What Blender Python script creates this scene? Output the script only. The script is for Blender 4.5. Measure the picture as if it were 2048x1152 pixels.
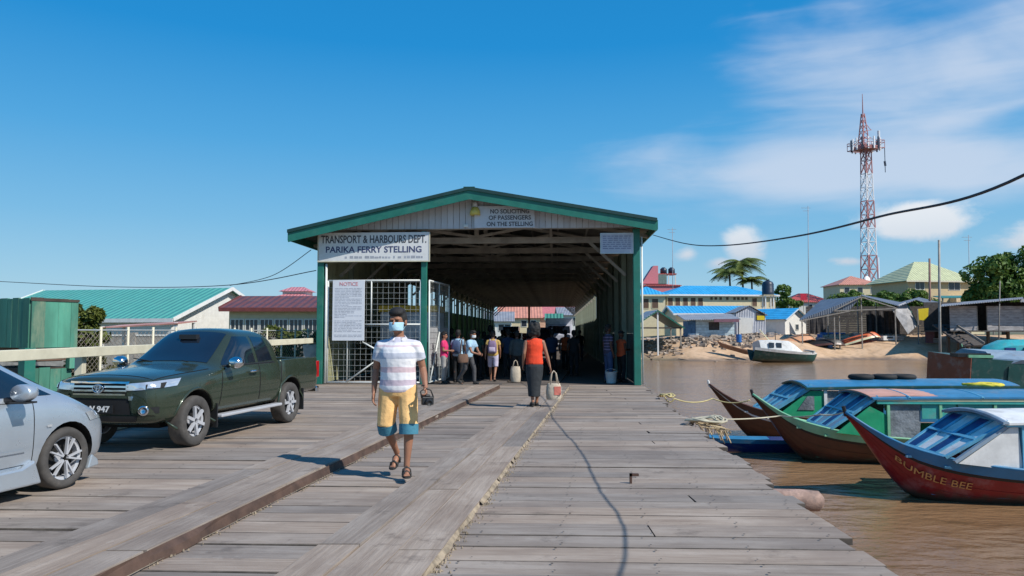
import bpy, bmesh, math, random
from mathutils import Vector, Matrix, noise
for o in list(bpy.data.objects): bpy.data.objects.remove(o)
R = math.radians; PI = math.pi
rnd = random.Random(11)
SC = bpy.context.scene
COL = SC.collection

# ------------------------------------------------------------------ camera
F, CX, CY, CAMH, PITCH = 1500.0, 1024.0, 576.0, 1.62, math.atan(87/1500.0)
cam = bpy.data.cameras.new('camera'); cam.sensor_width = 36; cam.lens = 36*F/2048
cam.clip_start = 0.1; cam.clip_end = 6000
camo = bpy.data.objects.new('camera', cam); COL.objects.link(camo)
camo.location = (0, 0, CAMH); camo.rotation_euler = (R(90)+PITCH, 0, 0)
SC.camera = camo

# ------------------------------------------------------------------ world, sun, exposure
SUN_EL, SUN_ROT = R(44), R(122)          # rotation clockwise from +Y
SUN_STRENGTH, SKY_STRENGTH, EXPOSURE = 5.0, 0.135, 0.0
w = bpy.data.worlds.new('World'); SC.world = w; w.use_nodes = True
nt = w.node_tree; nt.nodes.clear()
def N(t, kind, **kw):
    n = t.nodes.new(kind)
    for k, v in kw.items(): setattr(n, k, v)
    return n
def L(t, a, b): t.links.new(a, b)
def math_node(t, op, a, b=None, clamp=False):
    n = N(t, 'ShaderNodeMath', operation=op, use_clamp=clamp)
    for i, v in enumerate((a, b)):
        if v is None: continue
        if isinstance(v, (int, float)): n.inputs[i].default_value = v
        else: L(t, v, n.inputs[i])
    return n.outputs[0]
def maprange(t, v, a, b, c=0.0, d=1.0, smooth=True):
    n = N(t, 'ShaderNodeMapRange', interpolation_type='SMOOTHSTEP' if smooth else 'LINEAR')
    L(t, v, n.inputs['Value'])
    for k, x in zip(('From Min', 'From Max', 'To Min', 'To Max'), (a, b, c, d)): n.inputs[k].default_value = x
    return n.outputs['Result']
def mixc(t, f, a, b, blend='MIX'):
    n = N(t, 'ShaderNodeMix', data_type='RGBA', blend_type=blend)
    for i, v in ((0, f), (6, a), (7, b)):
        if isinstance(v, (int, float)): n.inputs[i].default_value = v
        elif isinstance(v, tuple): n.inputs[i].default_value = (v[0], v[1], v[2], 1)
        else: L(t, v, n.inputs[i])
    return n.outputs[2]
def sky_world():
    t = nt
    out = N(t, 'ShaderNodeOutputWorld'); bg = N(t, 'ShaderNodeBackground'); L(t, bg.outputs[0], out.inputs[0])
    bg.inputs['Strength'].default_value = SKY_STRENGTH
    sk = N(t, 'ShaderNodeTexSky', sky_type='NISHITA', sun_disc=False)
    sk.sun_elevation = SUN_EL; sk.sun_rotation = SUN_ROT; sk.altitude = 0
    sk.air_density = 1.0; sk.dust_density = 0.55; sk.ozone_density = 3.0
    hs = N(t, 'ShaderNodeHueSaturation'); hs.inputs['Saturation'].default_value = 1.22
    hs.inputs['Value'].default_value = 1.0; hs.inputs['Hue'].default_value = 0.489
    L(t, sk.outputs[0], hs.inputs['Color'])
    nrm = N(t, 'ShaderNodeTexCoord'); sz = N(t, 'ShaderNodeSeparateXYZ'); L(t, nrm.outputs['Generated'], sz.inputs[0])
    rp = N(t, 'ShaderNodeValToRGB'); L(t, sz.outputs[2], rp.inputs[0]); cr = rp.color_ramp
    stops = ((0.0, (.42, .64, .79)), (.06, (.33, .585, .77)), (.14, (.19, .485, .765)), (.24, (.08, .38, .74)), (.36, (.013, .27, .665)), (.6, (.006, .19, .52)), (1, (.006, .14, .43)))
    while len(cr.elements) < len(stops): cr.elements.new(.5)
    for e_, (p_, c_) in zip(cr.elements, stops): e_.position = p_; e_.color = (*c_, 1)
    sc_ = N(t, 'ShaderNodeVectorMath', operation='SCALE'); L(t, rp.outputs[0], sc_.inputs[0]); sc_.inputs['Scale'].default_value = 1/SKY_STRENGTH
    hsky = mixc(t, .92, hs.outputs[0], sc_.outputs[0])
    tc = N(t, 'ShaderNodeTexCoord'); sp = N(t, 'ShaderNodeSeparateXYZ'); L(t, tc.outputs['Generated'], sp.inputs[0])
    x, y, z = sp.outputs
    az = math_node(t, 'ARCTAN2', x, y)                       # 0 ahead, positive to the right
    hyp = math_node(t, 'SQRT', math_node(t, 'ADD', math_node(t, 'MULTIPLY', x, x), math_node(t, 'MULTIPLY', y, y)))
    el = math_node(t, 'ARCTAN2', z, hyp)
    cb = N(t, 'ShaderNodeCombineXYZ'); L(t, az, cb.inputs[0]); L(t, el, cb.inputs[1])
    def nz(sx, sy, scale, detail, rough, dist, off):
        mp = N(t, 'ShaderNodeMapping'); L(t, cb.outputs[0], mp.inputs[0])
        mp.inputs['Scale'].default_value = (sx, sy, 1); mp.inputs['Location'].default_value = off
        mp.inputs['Rotation'].default_value = (0, 0, R(-9))
        n = N(t, 'ShaderNodeTexNoise'); L(t, mp.outputs[0], n.inputs['Vector'])
        n.inputs['Scale'].default_value = scale; n.inputs['Detail'].default_value = detail
        n.inputs['Roughness'].default_value = rough; n.inputs['Distortion'].default_value = dist
        return n.outputs['Fac']
    # high thin cloud over the river side of the sky, in banks with ragged edges; broken cirrus goes on beyond the view
    n1 = math_node(t, 'ADD', math_node(t, 'MULTIPLY', nz(1, 2.2, 4.0, 5, .48, .4, (1.9, .55, 0)), .72), math_node(t, 'MULTIPLY', nz(1, 6, 6, 5, .52, .6, (7, 2, 0)), .28))
    n2 = nz(1, 1.5, 13, 8, .6, .2, (3.3, .6, 0))
    def bank(a0, e0, sa, se, tilt, noise_, amp, lo, hi):
        da = math_node(t, 'SUBTRACT', az, a0); de = math_node(t, 'SUBTRACT', math_node(t, 'SUBTRACT', el, e0), math_node(t, 'MULTIPLY', da, tilt))
        u = math_node(t, 'DIVIDE', da, sa); v = math_node(t, 'DIVIDE', de, se)
        r2 = math_node(t, 'SQRT', math_node(t, 'ADD', math_node(t, 'MULTIPLY', u, u), math_node(t, 'MULTIPLY', v, v)))
        m = math_node(t, 'ADD', math_node(t, 'SUBTRACT', 1.0, r2), math_node(t, 'MULTIPLY', math_node(t, 'SUBTRACT', noise_, .5), amp))
        return maprange(t, m, lo, hi)
    def union(fs):
        r_ = fs[0]
        for f_ in fs[1:]: r_ = math_node(t, 'MAXIMUM', r_, f_)
        return r_
    far = math_node(t, 'MULTIPLY', maprange(t, n1, .46, .66), math_node(t, 'MULTIPLY', maprange(t, az, .55, .9), maprange(t, az, 2.6, 3.1, 1, 0)))
    far = math_node(t, 'MULTIPLY', far, math_node(t, 'MULTIPLY', maprange(t, el, .02, .12), maprange(t, el, .6, 1.1, 1, .2)))
    wf = union([bank(.57, .29, .36, .115, .05, n1, 2.6, -.05, 1.05), bank(.45, .195, .33, .058, -.08, n1, 2.2, -.15, .85),
                math_node(t, 'MULTIPLY', bank(.66, .40, .30, .07, .25, n1, 2.6, .0, 1.3), .7), math_node(t, 'MULTIPLY', far, .8)])
    c1 = mixc(t, math_node(t, 'MULTIPLY', wf, .80), hsky, (4.6, 5.25, 6.3))
    cf = union([bank(.298, .108, .036, .034, 0, n2, 1.7, .05, .7), bank(.230, .10, .028, .016, 0, n2, 1.6, .1, .8), bank(.272, .088, .03, .014, 0, n2, 1.6, .1, .8), bank(.505, .128, .072, .026, -.05, n2, 1.6, .0, .55), bank(.62, .105, .075, .024, 0, n2, 1.8, .1, .7), bank(.42, .085, .035, .012, 0, n2, 2.0, .2, .8), bank(.9, .13, .12, .05, 0, n2, 2.4, .1, .6), bank(1.4, .12, .15, .05, 0, n2, 2.4, .1, .6)])
    under = maprange(t, el, .07, .15)
    ccol = mixc(t, under, (4.3, 4.7, 5.4), (6.7, 6.7, 6.8))
    c2 = mixc(t, math_node(t, 'MULTIPLY', cf, .82), c1, ccol)
    L(t, c2, bg.inputs['Color'])
sky_world()
sun = bpy.data.lights.new('sun', 'SUN'); sun.energy = SUN_STRENGTH; sun.angle = R(0.5); sun.color = (1, .955, .88)
suno = bpy.data.objects.new('sun', sun); COL.objects.link(suno)
sdir = Vector((math.sin(SUN_ROT)*math.cos(SUN_EL), math.cos(SUN_ROT)*math.cos(SUN_EL), math.sin(SUN_EL)))
suno.rotation_euler = sdir.to_track_quat('Z', 'Y').to_euler(); suno.location = (30, -20, 40)
vs = SC.view_settings
vs.view_transform = 'Standard'; vs.look = 'None'; vs.exposure = EXPOSURE; vs.gamma = 1; vs.use_curve_mapping = False

# ------------------------------------------------------------------ pixel helpers (photo pixels, 2048 wide)
cp, sp_ = math.cos(PITCH), math.sin(PITCH)
def ray(px, py):
    a, b = (px-CX)/F, (CY-py)/F
    return Vector((a, cp-b*sp_, sp_+b*cp))
def at(px, py, Y):                                          # world point seen at a pixel, Y metres ahead
    d = ray(px, py); t = Y/d.y
    return Vector((d.x*t, Y, CAMH+d.z*t))
def gr(px, py, z=0.0):                                      # world point on the level z
    d = ray(px, py); t = (z-CAMH)/d.z
    return Vector((d.x*t, d.y*t, z))

# ------------------------------------------------------------------ mesh builder
class MB:
    def __init__(s): s.v = []; s.f = []
    def add(s, vs_, fs):
        k = len(s.v); s.v += [tuple(p) for p in vs_]; s.f += [tuple(i+k for i in f) for f in fs]; return s
    def box(s, x0, x1, y0, y1, z0, z1, M=None):
        p = [Vector((x, y, z)) for z in (z0, z1) for y in (y0, y1) for x in (x0, x1)]
        if M: p = [M @ q for q in p]
        return s.add(p, [(0, 2, 3, 1), (4, 5, 7, 6), (0, 1, 5, 4), (2, 6, 7, 3), (0, 4, 6, 2), (1, 3, 7, 5)])
    def bar(s, a, b, w_, h, up=(0, 0, 1)):                  # rectangular bar from a to b
        a, b = Vector(a), Vector(b); d = (b-a)
        if d.length < 1e-6: return s
        d.normalize(); u = Vector(up)
        if abs(d.dot(u)) > .98: u = Vector((0, 1, 0))
        r = d.cross(u).normalized()*(w_/2); u2 = r.cross(d).normalized()*(h/2)
        p = [q+i*r+j*u2 for q in (a, b) for i, j in ((-1, -1), (1, -1), (1, 1), (-1, 1))]
        return s.add(p, [(0, 1, 2, 3), (7, 6, 5, 4), (0, 4, 5, 1), (1, 5, 6, 2), (2, 6, 7, 3), (3, 7, 4, 0)])
    def tube(s, pts, r, n=8, cap=True, flat=1.0):           # r: number or list
        pts = [Vector(p) for p in pts]; rs = r if isinstance(r, (list, tuple)) else [r]*len(pts)
        rings = []; prev = None
        for i, p in enumerate(pts):
            d = (pts[min(i+1, len(pts)-1)]-pts[max(i-1, 0)]).normalized()
            if prev is None:
                u = Vector((0, 0, 1)) if abs(d.z) < .9 else Vector((0, 1, 0))
            else: u = prev
            a = d.cross(u).normalized(); b = a.cross(d).normalized(); prev = b
            rings.append([p+rs[i]*(a*math.cos(2*PI*k/n)+b*flat*math.sin(2*PI*k/n)) for k in range(n)])
        return s.rings(rings, cap)
    def rings(s, rings, cap=True, closed=True):
        n = len(rings[0]); vv = [p for q in rings for p in q]; ff = []
        for i in range(len(rings)-1):
            for k in range(n if closed else n-1):
                k2 = (k+1) % n
                ff.append((i*n+k, i*n+k2, (i+1)*n+k2, (i+1)*n+k))
        if cap and closed:
            ff.append(tuple(range(n-1, -1, -1))); m = (len(rings)-1)*n; ff.append(tuple(range(m, m+n)))
        return s.add(vv, ff)
    def lathe(s, prof, n=20, M=None, cap=True):                       # profile (r, z) about z
        rg = []
        for r, z in prof:
            q = [Vector((r*math.cos(2*PI*k/n), r*math.sin(2*PI*k/n), z)) for k in range(n)]
            rg.append([M @ p for p in q] if M else q)
        return s.rings(rg, cap)
    def prism(s, poly, axis, a, b):                         # polygon extruded along axis 'x','y','z'
        def P(u, v, t): return {'x': (t, u, v), 'y': (u, t, v), 'z': (u, v, t)}[axis]
        n = len(poly)
        return s.add([P(u, v, a) for u, v in poly]+[P(u, v, b) for u, v in poly],
                     [tuple(range(n)), tuple(range(2*n-1, n-1, -1))]+[(i, (i+1) % n, n+(i+1) % n, n+i) for i in range(n)])
    def quad(s, a, b, c, d): return s.add([a, b, c, d], [(0, 1, 2, 3)])
    def slab(s, a, b, c, d, th):                            # quad with thickness below it
        a, b, c, d = map(Vector, (a, b, c, d)); n = (b-a).cross(d-a).normalized()*th
        p = [a, b, c, d, a-n, b-n, c-n, d-n]
        return s.add(p, [(0, 1, 2, 3), (7, 6, 5, 4), (0, 4, 5, 1), (1, 5, 6, 2), (2, 6, 7, 3), (3, 7, 4, 0)])
    def mesh(s, name, m, smooth=False):
        me = bpy.data.meshes.new(name); me.from_pydata(s.v, [], s.f); me.validate()
        bm = bmesh.new(); bm.from_mesh(me); bmesh.ops.recalc_face_normals(bm, faces=bm.faces); bm.to_mesh(me); bm.free()
        if smooth: me.polygons.foreach_set('use_smooth', [True]*len(me.polygons))
        me.materials.append(m); return me
    def build(s, name, m, parent=None, smooth=False, bevel=0, loc=None, angle=None):
        me = s.mesh(name, m, smooth or bool(angle))
        o = bpy.data.objects.new(name, me); COL.objects.link(o)
        if parent: o.parent = parent
        if loc is not None: o.location = loc
        if bevel:
            b = o.modifiers.new('bevel', 'BEVEL'); b.width = bevel; b.segments = 2; b.limit_method = 'ANGLE'; b.angle_limit = R(35)
        if angle: me.set_sharp_from_angle(angle=R(angle))
        return o
def tag(o, label=None, cat=None, group=None, kind=None):
    if label: o['label'] = label
    if cat: o['category'] = cat
    if group: o['group'] = group
    if kind: o['kind'] = kind
    return o
def thing(name, label, cat, loc=(0, 0, 0), rz=0.0, group=None):
    o = bpy.data.objects.new(name, None); COL.objects.link(o); o.location = loc; o.rotation_euler = (0, 0, rz)
    o.empty_display_size = .2
    return tag(o, label, cat, group)
def copy_tree(o, parent=None):
    c = o.copy(); COL.objects.link(c); c.parent = parent
    for ch in list(o.children): copy_tree(ch, c)
    return c
def share(name, me, parent=None, loc=(0, 0, 0), rot=(0, 0, 0), sc=(1, 1, 1)):
    o = bpy.data.objects.new(name, me); COL.objects.link(o); o.parent = parent
    o.location = loc; o.rotation_euler = rot; o.scale = sc; return o
def text(name, s, size, m, parent, loc, rot, align='CENTER', ext=0.004, sx=1.0, bold=0.0, fit=None):
    c = bpy.data.curves.new(name, 'FONT'); c.body = s; c.size = size; c.align_x = align; c.align_y = 'CENTER'
    c.extrude = ext; c.offset = bold; c.resolution_u = 3
    o = bpy.data.objects.new(name, c); COL.objects.link(o)
    me = evaluated(o, name); bpy.data.curves.remove(c); me.materials.clear(); me.materials.append(m)
    if fit: xs_ = [v.co.x for v in me.vertices]; sx = fit/(max(xs_)-min(xs_))
    o = bpy.data.objects.new(name, me); COL.objects.link(o)
    o.parent = parent; o.location = loc; o.rotation_euler = rot; o.scale = (sx, 1, 1); return o
def evaluated(o, name, keep=False):                         # mesh of an object with its modifiers applied
    bpy.context.view_layer.update()
    dg = bpy.context.evaluated_depsgraph_get()
    me = bpy.data.meshes.new_from_object(o.evaluated_get(dg)); me.name = name
    if not keep: bpy.data.objects.remove(o)
    return me

# ------------------------------------------------------------------ materials
MATS = {}
def mat(name, col, rough=.6, metal=0.0, var=.18, scale=3.0, bump=0.0, bscale=None, stretch=(1, 1, 1), dirt=None, dirt_amt=.35,
        dscale=1.6, per_obj=0.0, spec=.5, coat=0.0, alpha=1.0, detail=6):
    if name in MATS: return MATS[name]
    m = bpy.data.materials.new(name); m.use_nodes = True; t = m.node_tree
    b = t.nodes['Principled BSDF']
    b.inputs['Roughness'].default_value = rough; b.inputs['Metallic'].default_value = metal
    b.inputs['Specular IOR Level'].default_value = spec; b.inputs['Coat Weight'].default_value = coat
    tc = N(t, 'ShaderNodeTexCoord'); mp = N(t, 'ShaderNodeMapping'); L(t, tc.outputs['Object'], mp.inputs[0])
    mp.inputs['Scale'].default_value = stretch
    oi = N(t, 'ShaderNodeObjectInfo')
    if per_obj:
        va = N(t, 'ShaderNodeVectorMath', operation='ADD'); L(t, mp.outputs[0], va.inputs[0])
        cx = N(t, 'ShaderNodeCombineXYZ')
        L(t, math_node(t, 'MULTIPLY', oi.outputs['Random'], 37.0), cx.inputs[0]); L(t, math_node(t, 'MULTIPLY', oi.outputs['Random'], 91.0), cx.inputs[1])
        L(t, cx.outputs[0], va.inputs[1]); vec = va.outputs[0]
    else: vec = mp.outputs[0]
    def nz(sc, d=detail, ro=.6):
        n = N(t, 'ShaderNodeTexNoise'); L(t, vec, n.inputs['Vector']); n.inputs['Scale'].default_value = sc
        n.inputs['Detail'].default_value = d; n.inputs['Roughness'].default_value = ro; return n.outputs['Fac']
    n1 = nz(scale)
    lo = tuple(c*(1-var) for c in col); hi = tuple(min(1, c*(1+var)) for c in col)
    c = mixc(t, maprange(t, n1, .3, .7), lo, hi)
    if dirt:
        c = mixc(t, math_node(t, 'MULTIPLY', maprange(t, nz(dscale, 8, .7), .5, .68), dirt_amt), c, dirt)
    if per_obj:
        h = N(t, 'ShaderNodeHueSaturation'); L(t, c, h.inputs['Color'])
        L(t, maprange(t, oi.outputs['Random'], 0, 1, 1-per_obj, 1+per_obj, False), h.inputs['Value']); c = h.outputs[0]
    L(t, c, b.inputs['Base Color'])
    L(t, maprange(t, nz(scale*2.3), .2, .8, max(0, rough-.08), min(1, rough+.08)), b.inputs['Roughness'])
    if bump:
        bp = N(t, 'ShaderNodeBump'); bp.inputs['Strength'].default_value = 1; bp.inputs['Distance'].default_value = bump
        L(t, nz(bscale or scale*4), bp.inputs['Height']); L(t, bp.outputs[0], b.inputs['Normal'])
    MATS[name] = m; return m
def flat(name, col, rough=.6, **k): return mat(name, col, rough, **k)

# ================================================================== SETTING: water, land, deck
WATER = -1.4
def deck_material():
    m = bpy.data.materials.new('weathered_deck_wood'); m.use_nodes = True; t = m.node_tree; b = t.nodes['Principled BSDF']
    tc = N(t, 'ShaderNodeTexCoord'); oi = N(t, 'ShaderNodeObjectInfo')
    cx = N(t, 'ShaderNodeCombineXYZ')
    L(t, math_node(t, 'MULTIPLY', oi.outputs['Random'], 53.0), cx.inputs[0]); L(t, math_node(t, 'MULTIPLY', oi.outputs['Random'], 17.0), cx.inputs[1])
    va = N(t, 'ShaderNodeVectorMath', operation='ADD'); L(t, tc.outputs['UV'], va.inputs[0]); L(t, cx.outputs[0], va.inputs[1])
    def nz(sx, sy, d=6, ro=.6, raw=False):
        mp = N(t, 'ShaderNodeMapping'); L(t, tc.outputs['Object'] if raw else va.outputs[0], mp.inputs[0]); mp.inputs['Scale'].default_value = (sx, sy, 1)
        n = N(t, 'ShaderNodeTexNoise'); L(t, mp.outputs[0], n.inputs['Vector']); n.inputs['Scale'].default_value = 1
        n.inputs['Detail'].default_value = d; n.inputs['Roughness'].default_value = ro; return n.outputs['Fac']
    grain = nz(1.6, 30, 5, .62); blotch = nz(.9, 4, 5); fine = nz(9, 150, 3); wear = nz(.55, .55, 5, .6, True)
    c = mixc(t, maprange(t, grain, .32, .68), (.230, .188, .157), (.312, .264, .225))
    c = mixc(t, math_node(t, 'MULTIPLY', maprange(t, blotch, .42, .7), .7), c, (.385, .335, .292))
    c = mixc(t, math_node(t, 'MULTIPLY', maprange(t, fine, .58, .72), .5), c, (.11, .09, .08))
    c = mixc(t, math_node(t, 'MULTIPLY', maprange(t, wear, .45, .68), .6), c, (.175, .142, .122))
    c = mixc(t, math_node(t, 'MULTIPLY', maprange(t, nz(1.7, 2.3, 7, .7, True), .56, .70), .55), c, (.10, .082, .07))
    c = mixc(t, math_node(t, 'MULTIPLY', maprange(t, nz(3.1, 2.6, 7, .7, True), .60, .74), .5), c, (.40, .36, .32))
    h = N(t, 'ShaderNodeHueSaturation'); L(t, c, h.inputs['Color']); L(t, maprange(t, oi.outputs['Random'], 0, 1, .80, 1.18, False), h.inputs['Value'])
    L(t, maprange(t, oi.outputs['Random'], 0, 1, .85, 1.3, False), h.inputs['Saturation'])
    L(t, h.outputs[0], b.inputs['Base Color']); b.inputs['Roughness'].default_value = .78; b.inputs['Specular IOR Level'].default_value = .3
    bp = N(t, 'ShaderNodeBump'); bp.inputs['Distance'].default_value = .006; L(t, grain, bp.inputs['Height']); L(t, bp.outputs[0], b.inputs['Normal'])
    return m
M_DECK = deck_material()
M_JOIST = mat('dark_wet_timber', (.055, .042, .033), .85, var=.3)
M_PEDGE = mat('grimy_gap_shade_edge', (.10, .084, .07), .9, var=.35, scale=6)  # grimy plank sides, darkened further to paint shade into the gaps
M_NAIL = mat('rusty_nail', (.03, .022, .018), .7, var=.2)
M_STRAW = mat('dry_straw_and_sand', (.27, .215, .15), .9, var=.4, scale=9)

def water_material():
    m = bpy.data.materials.new('muddy_river_water'); m.use_nodes = True; t = m.node_tree; b = t.nodes['Principled BSDF']
    tc = N(t, 'ShaderNodeTexCoord')
    def nz(sx, sy, d=4, ro=.55):
        mp = N(t, 'ShaderNodeMapping'); L(t, tc.outputs['Object'], mp.inputs[0]); mp.inputs['Scale'].default_value = (sx, sy, 1)
        n = N(t, 'ShaderNodeTexNoise'); L(t, mp.outputs[0], n.inputs['Vector']); n.inputs['Scale'].default_value = 1
        n.inputs['Detail'].default_value = d; n.inputs['Roughness'].default_value = ro; return n.outputs['Fac']
    c = mixc(t, maprange(t, nz(.22, .35), .3, .7), (.225, .128, .064), (.295, .178, .095))
    L(t, c, b.inputs['Base Color']); b.inputs['Roughness'].default_value = .09; b.inputs['IOR'].default_value = 1.33
    hgt = math_node(t, 'ADD', nz(1.5, 2.6, 6), math_node(t, 'MULTIPLY', nz(.35, .7, 4), 1.2))
    bp = N(t, 'ShaderNodeBump'); bp.inputs['Distance'].default_value = .09; bp.inputs['Strength'].default_value = .75
    L(t, hgt, bp.inputs['Height']); L(t, bp.outputs[0], b.inputs['Normal'])
    return m
M_WATER = water_material()
o = MB().quad((-3000, -400, WATER), (3000, -400, WATER), (3000, 4000, WATER), (-3000, 4000, WATER)).build('river_water', M_WATER); tag(o, kind='structure')

# ---- land of the far bank (sandy beach rising to the yards) and of the near left yard
def sand_material():
    m = bpy.data.materials.new('beach_sand_and_mud'); m.use_nodes = True; t = m.node_tree; b = t.nodes['Principled BSDF']
    tc = N(t, 'ShaderNodeTexCoord'); g = N(t, 'ShaderNodeSeparateXYZ'); L(t, tc.outputs['Object'], g.inputs[0])
    def nz(s, d=6):
        n = N(t, 'ShaderNodeTexNoise'); L(t, tc.outputs['Object'], n.inputs['Vector']); n.inputs['Scale'].default_value = s
        n.inputs['Detail'].default_value = d; return n.outputs['Fac']
    c = mixc(t, maprange(t, nz(.6), .35, .65), (.50, .325, .19), (.60, .41, .26))
    c = mixc(t, math_node(t, 'MULTIPLY', maprange(t, nz(2.2), .5, .66), .4), c, (.26, .18, .12))
    wet = math_node(t, 'ADD', g.outputs[2], math_node(t, 'MULTIPLY', math_node(t, 'SUBTRACT', nz(.8), .5), .6))
    c = mixc(t, maprange(t, wet, -1.4, -.95, 1, 0), c, (.17, .125, .095))
    yard = math_node(t, 'ADD', maprange(t, g.outputs[1], 104, 116), maprange(t, g.outputs[0], 10, 20, 0.9, 0))
    c = mixc(t, math_node(t, 'MINIMUM', yard, 1.0), c, mixc(t, maprange(t, nz(.3), .4, .6), (.15, .125, .095), (.10, .115, .05)))
    L(t, c, b.inputs['Base Color']); b.inputs['Roughness'].default_value = .9
    bp = N(t, 'ShaderNodeBump'); bp.inputs['Distance'].default_value = .05; L(t, nz(3), bp.inputs['Height']); L(t, bp.outputs[0], b.inputs['Normal'])
    return m
def sstep(a, b, x): t = max(0, min(1, (x-a)/(b-a))); return t*t*(3-2*t)
def bank_h(x, y):
    shore = 79.5+3*sstep(30, 60, x)+1.6*math.sin(x*.21)+1.0*math.sin(x*.53+1)
    if x < 14: shore = min(shore, 79)
    t = (y-shore)/10
    top = .05+1.1*sstep(10, 26, x)
    s_ = sstep(-.55, 1.0, t)
    return -2.3+(top+2.3)*(s_**.8 if s_ > 0 else 0)+.10*noise.noise((x*.35, y*.35, 0))*sstep(0, .3, t)
def bank():
    xs = [-1500, -400, -60]+[-30+i*1.6 for i in range(94)]+[160, 220, 400, 1500]
    ys = [66, 70]+[73+i*1.1 for i in range(34)]+[116, 125, 160, 300, 900, 3500]
    v = [(x, y, bank_h(x, y) if y < 120 else bank_h(x, 120)) for y in ys for x in xs]; n = len(xs)
    f = [(j*n+i, j*n+i+1, (j+1)*n+i+1, (j+1)*n+i) for j in range(len(ys)-1) for i in range(n-1)]
    o = MB().add(v, f).build('far_bank_ground', sand_material(), smooth=True); tag(o, kind='structure')
bank()
M_YARD = mat('yard_grass_and_earth', (.12, .115, .055), .95, var=.4, scale=.8, dirt=(.2, .15, .1), dirt_amt=.7, dscale=.35, bump=.05)
def yard():
    xs = [-900, -200, -90]+[-60+i*2.2 for i in range(25)]; ys = [-60, -20]+[-4+i*2.4 for i in range(34)]
    v = []
    for y in ys:
        for x in xs:
            z = -.55+.12*noise.noise((x*.3, y*.3, 3))
            if x > -8.6: z -= 1.3*sstep(-8.6, -7.0, x)*(1-sstep(60, 76, y))
            v.append((x, y, z))
    n = len(xs); f = [(j*n+i, j*n+i+1, (j+1)*n+i+1, (j+1)*n+i) for j in range(len(ys)-1) for i in range(n-1)]
    o = MB().add(v, f).build('yard_ground', M_YARD, smooth=True); tag(o, kind='structure')
yard()

# ---- the timber deck (stelling): bearers, planks, two runs of long runner boards
def x_left(y): return -7.15+.055*(y-3)
def x_right(y): return 2.55+.078*(y-5.2)
def s1r(y): return -2.61+.1345*(y-5)
def s1l(y): return s1r(y)-.92+.012*(y-5)
def s2r(y): return -.58+.1325*(y-5)
def s2l(y): return s2r(y)-.97+.012*(y-5)
DK_END = 22.95
deck = MB()
for i in range(8):                                          # bearers and the sheet of old timber below the planks
    u = i/7; deck.bar((x_left(-4)+.2+u*(x_right(-4)-x_left(-4)-.5), -4, -.26), (x_left(24)+.2+u*(x_right(24)-x_left(24)-.5), 24, -.26), .2, .28)
for j in range(8):
    y = 1.5+j*3.05; deck.bar((x_left(y)+.1, y, -.52), (x_right(y)-.15, y, -.52), .26, .24)
deck.add([(x_left(-6), -6, -.09), (x_right(-6)-.1, -6, -.09), (x_right(23)-.1, 23.3, -.09), (x_left(23), 23.3, -.09)], [(0, 1, 2, 3)])
deck = deck.build('timber_deck', M_JOIST); tag(deck, kind='structure')
def uvbox(me, ax):                                          # metres as UV, u along the plank
    uv = me.uv_layers.new(name='UV'); d = uv.data
    for p in me.polygons:
        for li in p.loop_indices:
            c = me.vertices[me.loops[li].vertex_index].co
            d[li].uv = (c.dot(ax), c.dot(Vector((-ax.y, ax.x, 0)))+c.z)
SLANT = math.tan(R(2.3))
nails = MB()
def plank(xa, xb, yc, wd, ztop, th=.055, name='plank', taper=0.0):
    k = rnd.uniform(-.006, .006); a0 = -SLANT*xa; b0 = -SLANT*xb; h = wd/2; e = .005
    j = [rnd.uniform(-.01, .01) for _ in range(4)]
    zs = [ztop+rnd.uniform(-.003, .003) for _ in range(4)]
    P = []
    for hh, z_off in ((h, -th), (h, -e), (h-e, 0)):
        P += [(xa+j[0], yc+a0-hh, zs[0]+z_off), (xb+j[1], yc+b0-hh+k, zs[1]+z_off), (xb+j[1], yc+b0+hh+k, zs[2]+z_off), (xa+j[0], yc+a0+hh, zs[3]+z_off)]
    f = [(8, 9, 10, 11)]
    for r in (0, 4):
        for i in range(4): f.append((r+i, r+(i+1) % 4, r+4+(i+1) % 4, r+4+i))
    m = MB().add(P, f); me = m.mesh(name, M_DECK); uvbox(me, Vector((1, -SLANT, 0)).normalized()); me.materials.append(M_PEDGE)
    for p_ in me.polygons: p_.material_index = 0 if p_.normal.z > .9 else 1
    share(name, me, deck)
y = 2.2; k = 0
while y < DK_END:
    wd = rnd.choice((.25, .28, .30, .33, .36)); yc = y+wd/2; g = rnd.choice((.003, .004, .004, .005, .007, .012, .03))
    if yc < 21.7:
        plank(x_left(yc), s1l(yc)+.08, yc, wd-g, rnd.uniform(-.012, 0))
        plank(s1r(yc)-.06, s2l(yc)+.08, yc, wd-g, rnd.uniform(-.018, -.004))
    else:
        plank(x_left(yc), s2l(yc), yc, wd-g, rnd.uniform(-.012, 0))
    xe = x_right(yc)+rnd.choice((0, .01, -.04, .05, -.08, .03))
    xj = s2r(yc)+(xe-s2r(yc))*rnd.choice((.34, .5, .66))
    if k % 4 == 1:
        plank(s2r(yc)-.06, xj-.006, yc, wd-g, rnd.uniform(-.01, 0)); plank(xj+.006, xe, yc, wd-g, rnd.uniform(-.012, 0))
    else: plank(s2r(yc)-.06, xe, yc, wd-g, rnd.uniform(-.012, 0))
    if yc < 15:
        for u in (.06, .27, .5, .73, .95):
            for dy in (-.3, .3):
                for (x0, x1) in ((s2r(yc), xe), (x_left(yc), s1l(yc))):
                    xx = x0+(x1-x0)*u+rnd.uniform(-.03, .03); yy = yc-SLANT*xx+dy*wd+rnd.uniform(-.02, .02); r_ = rnd.uniform(.006, .012)
                    nails.add([(xx+r_*math.cos(q*PI/3), yy+r_*math.sin(q*PI/3), .0035) for q in range(6)], [(0, 1, 2, 3, 4, 5)])
    y += wd; k += 1
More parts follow.
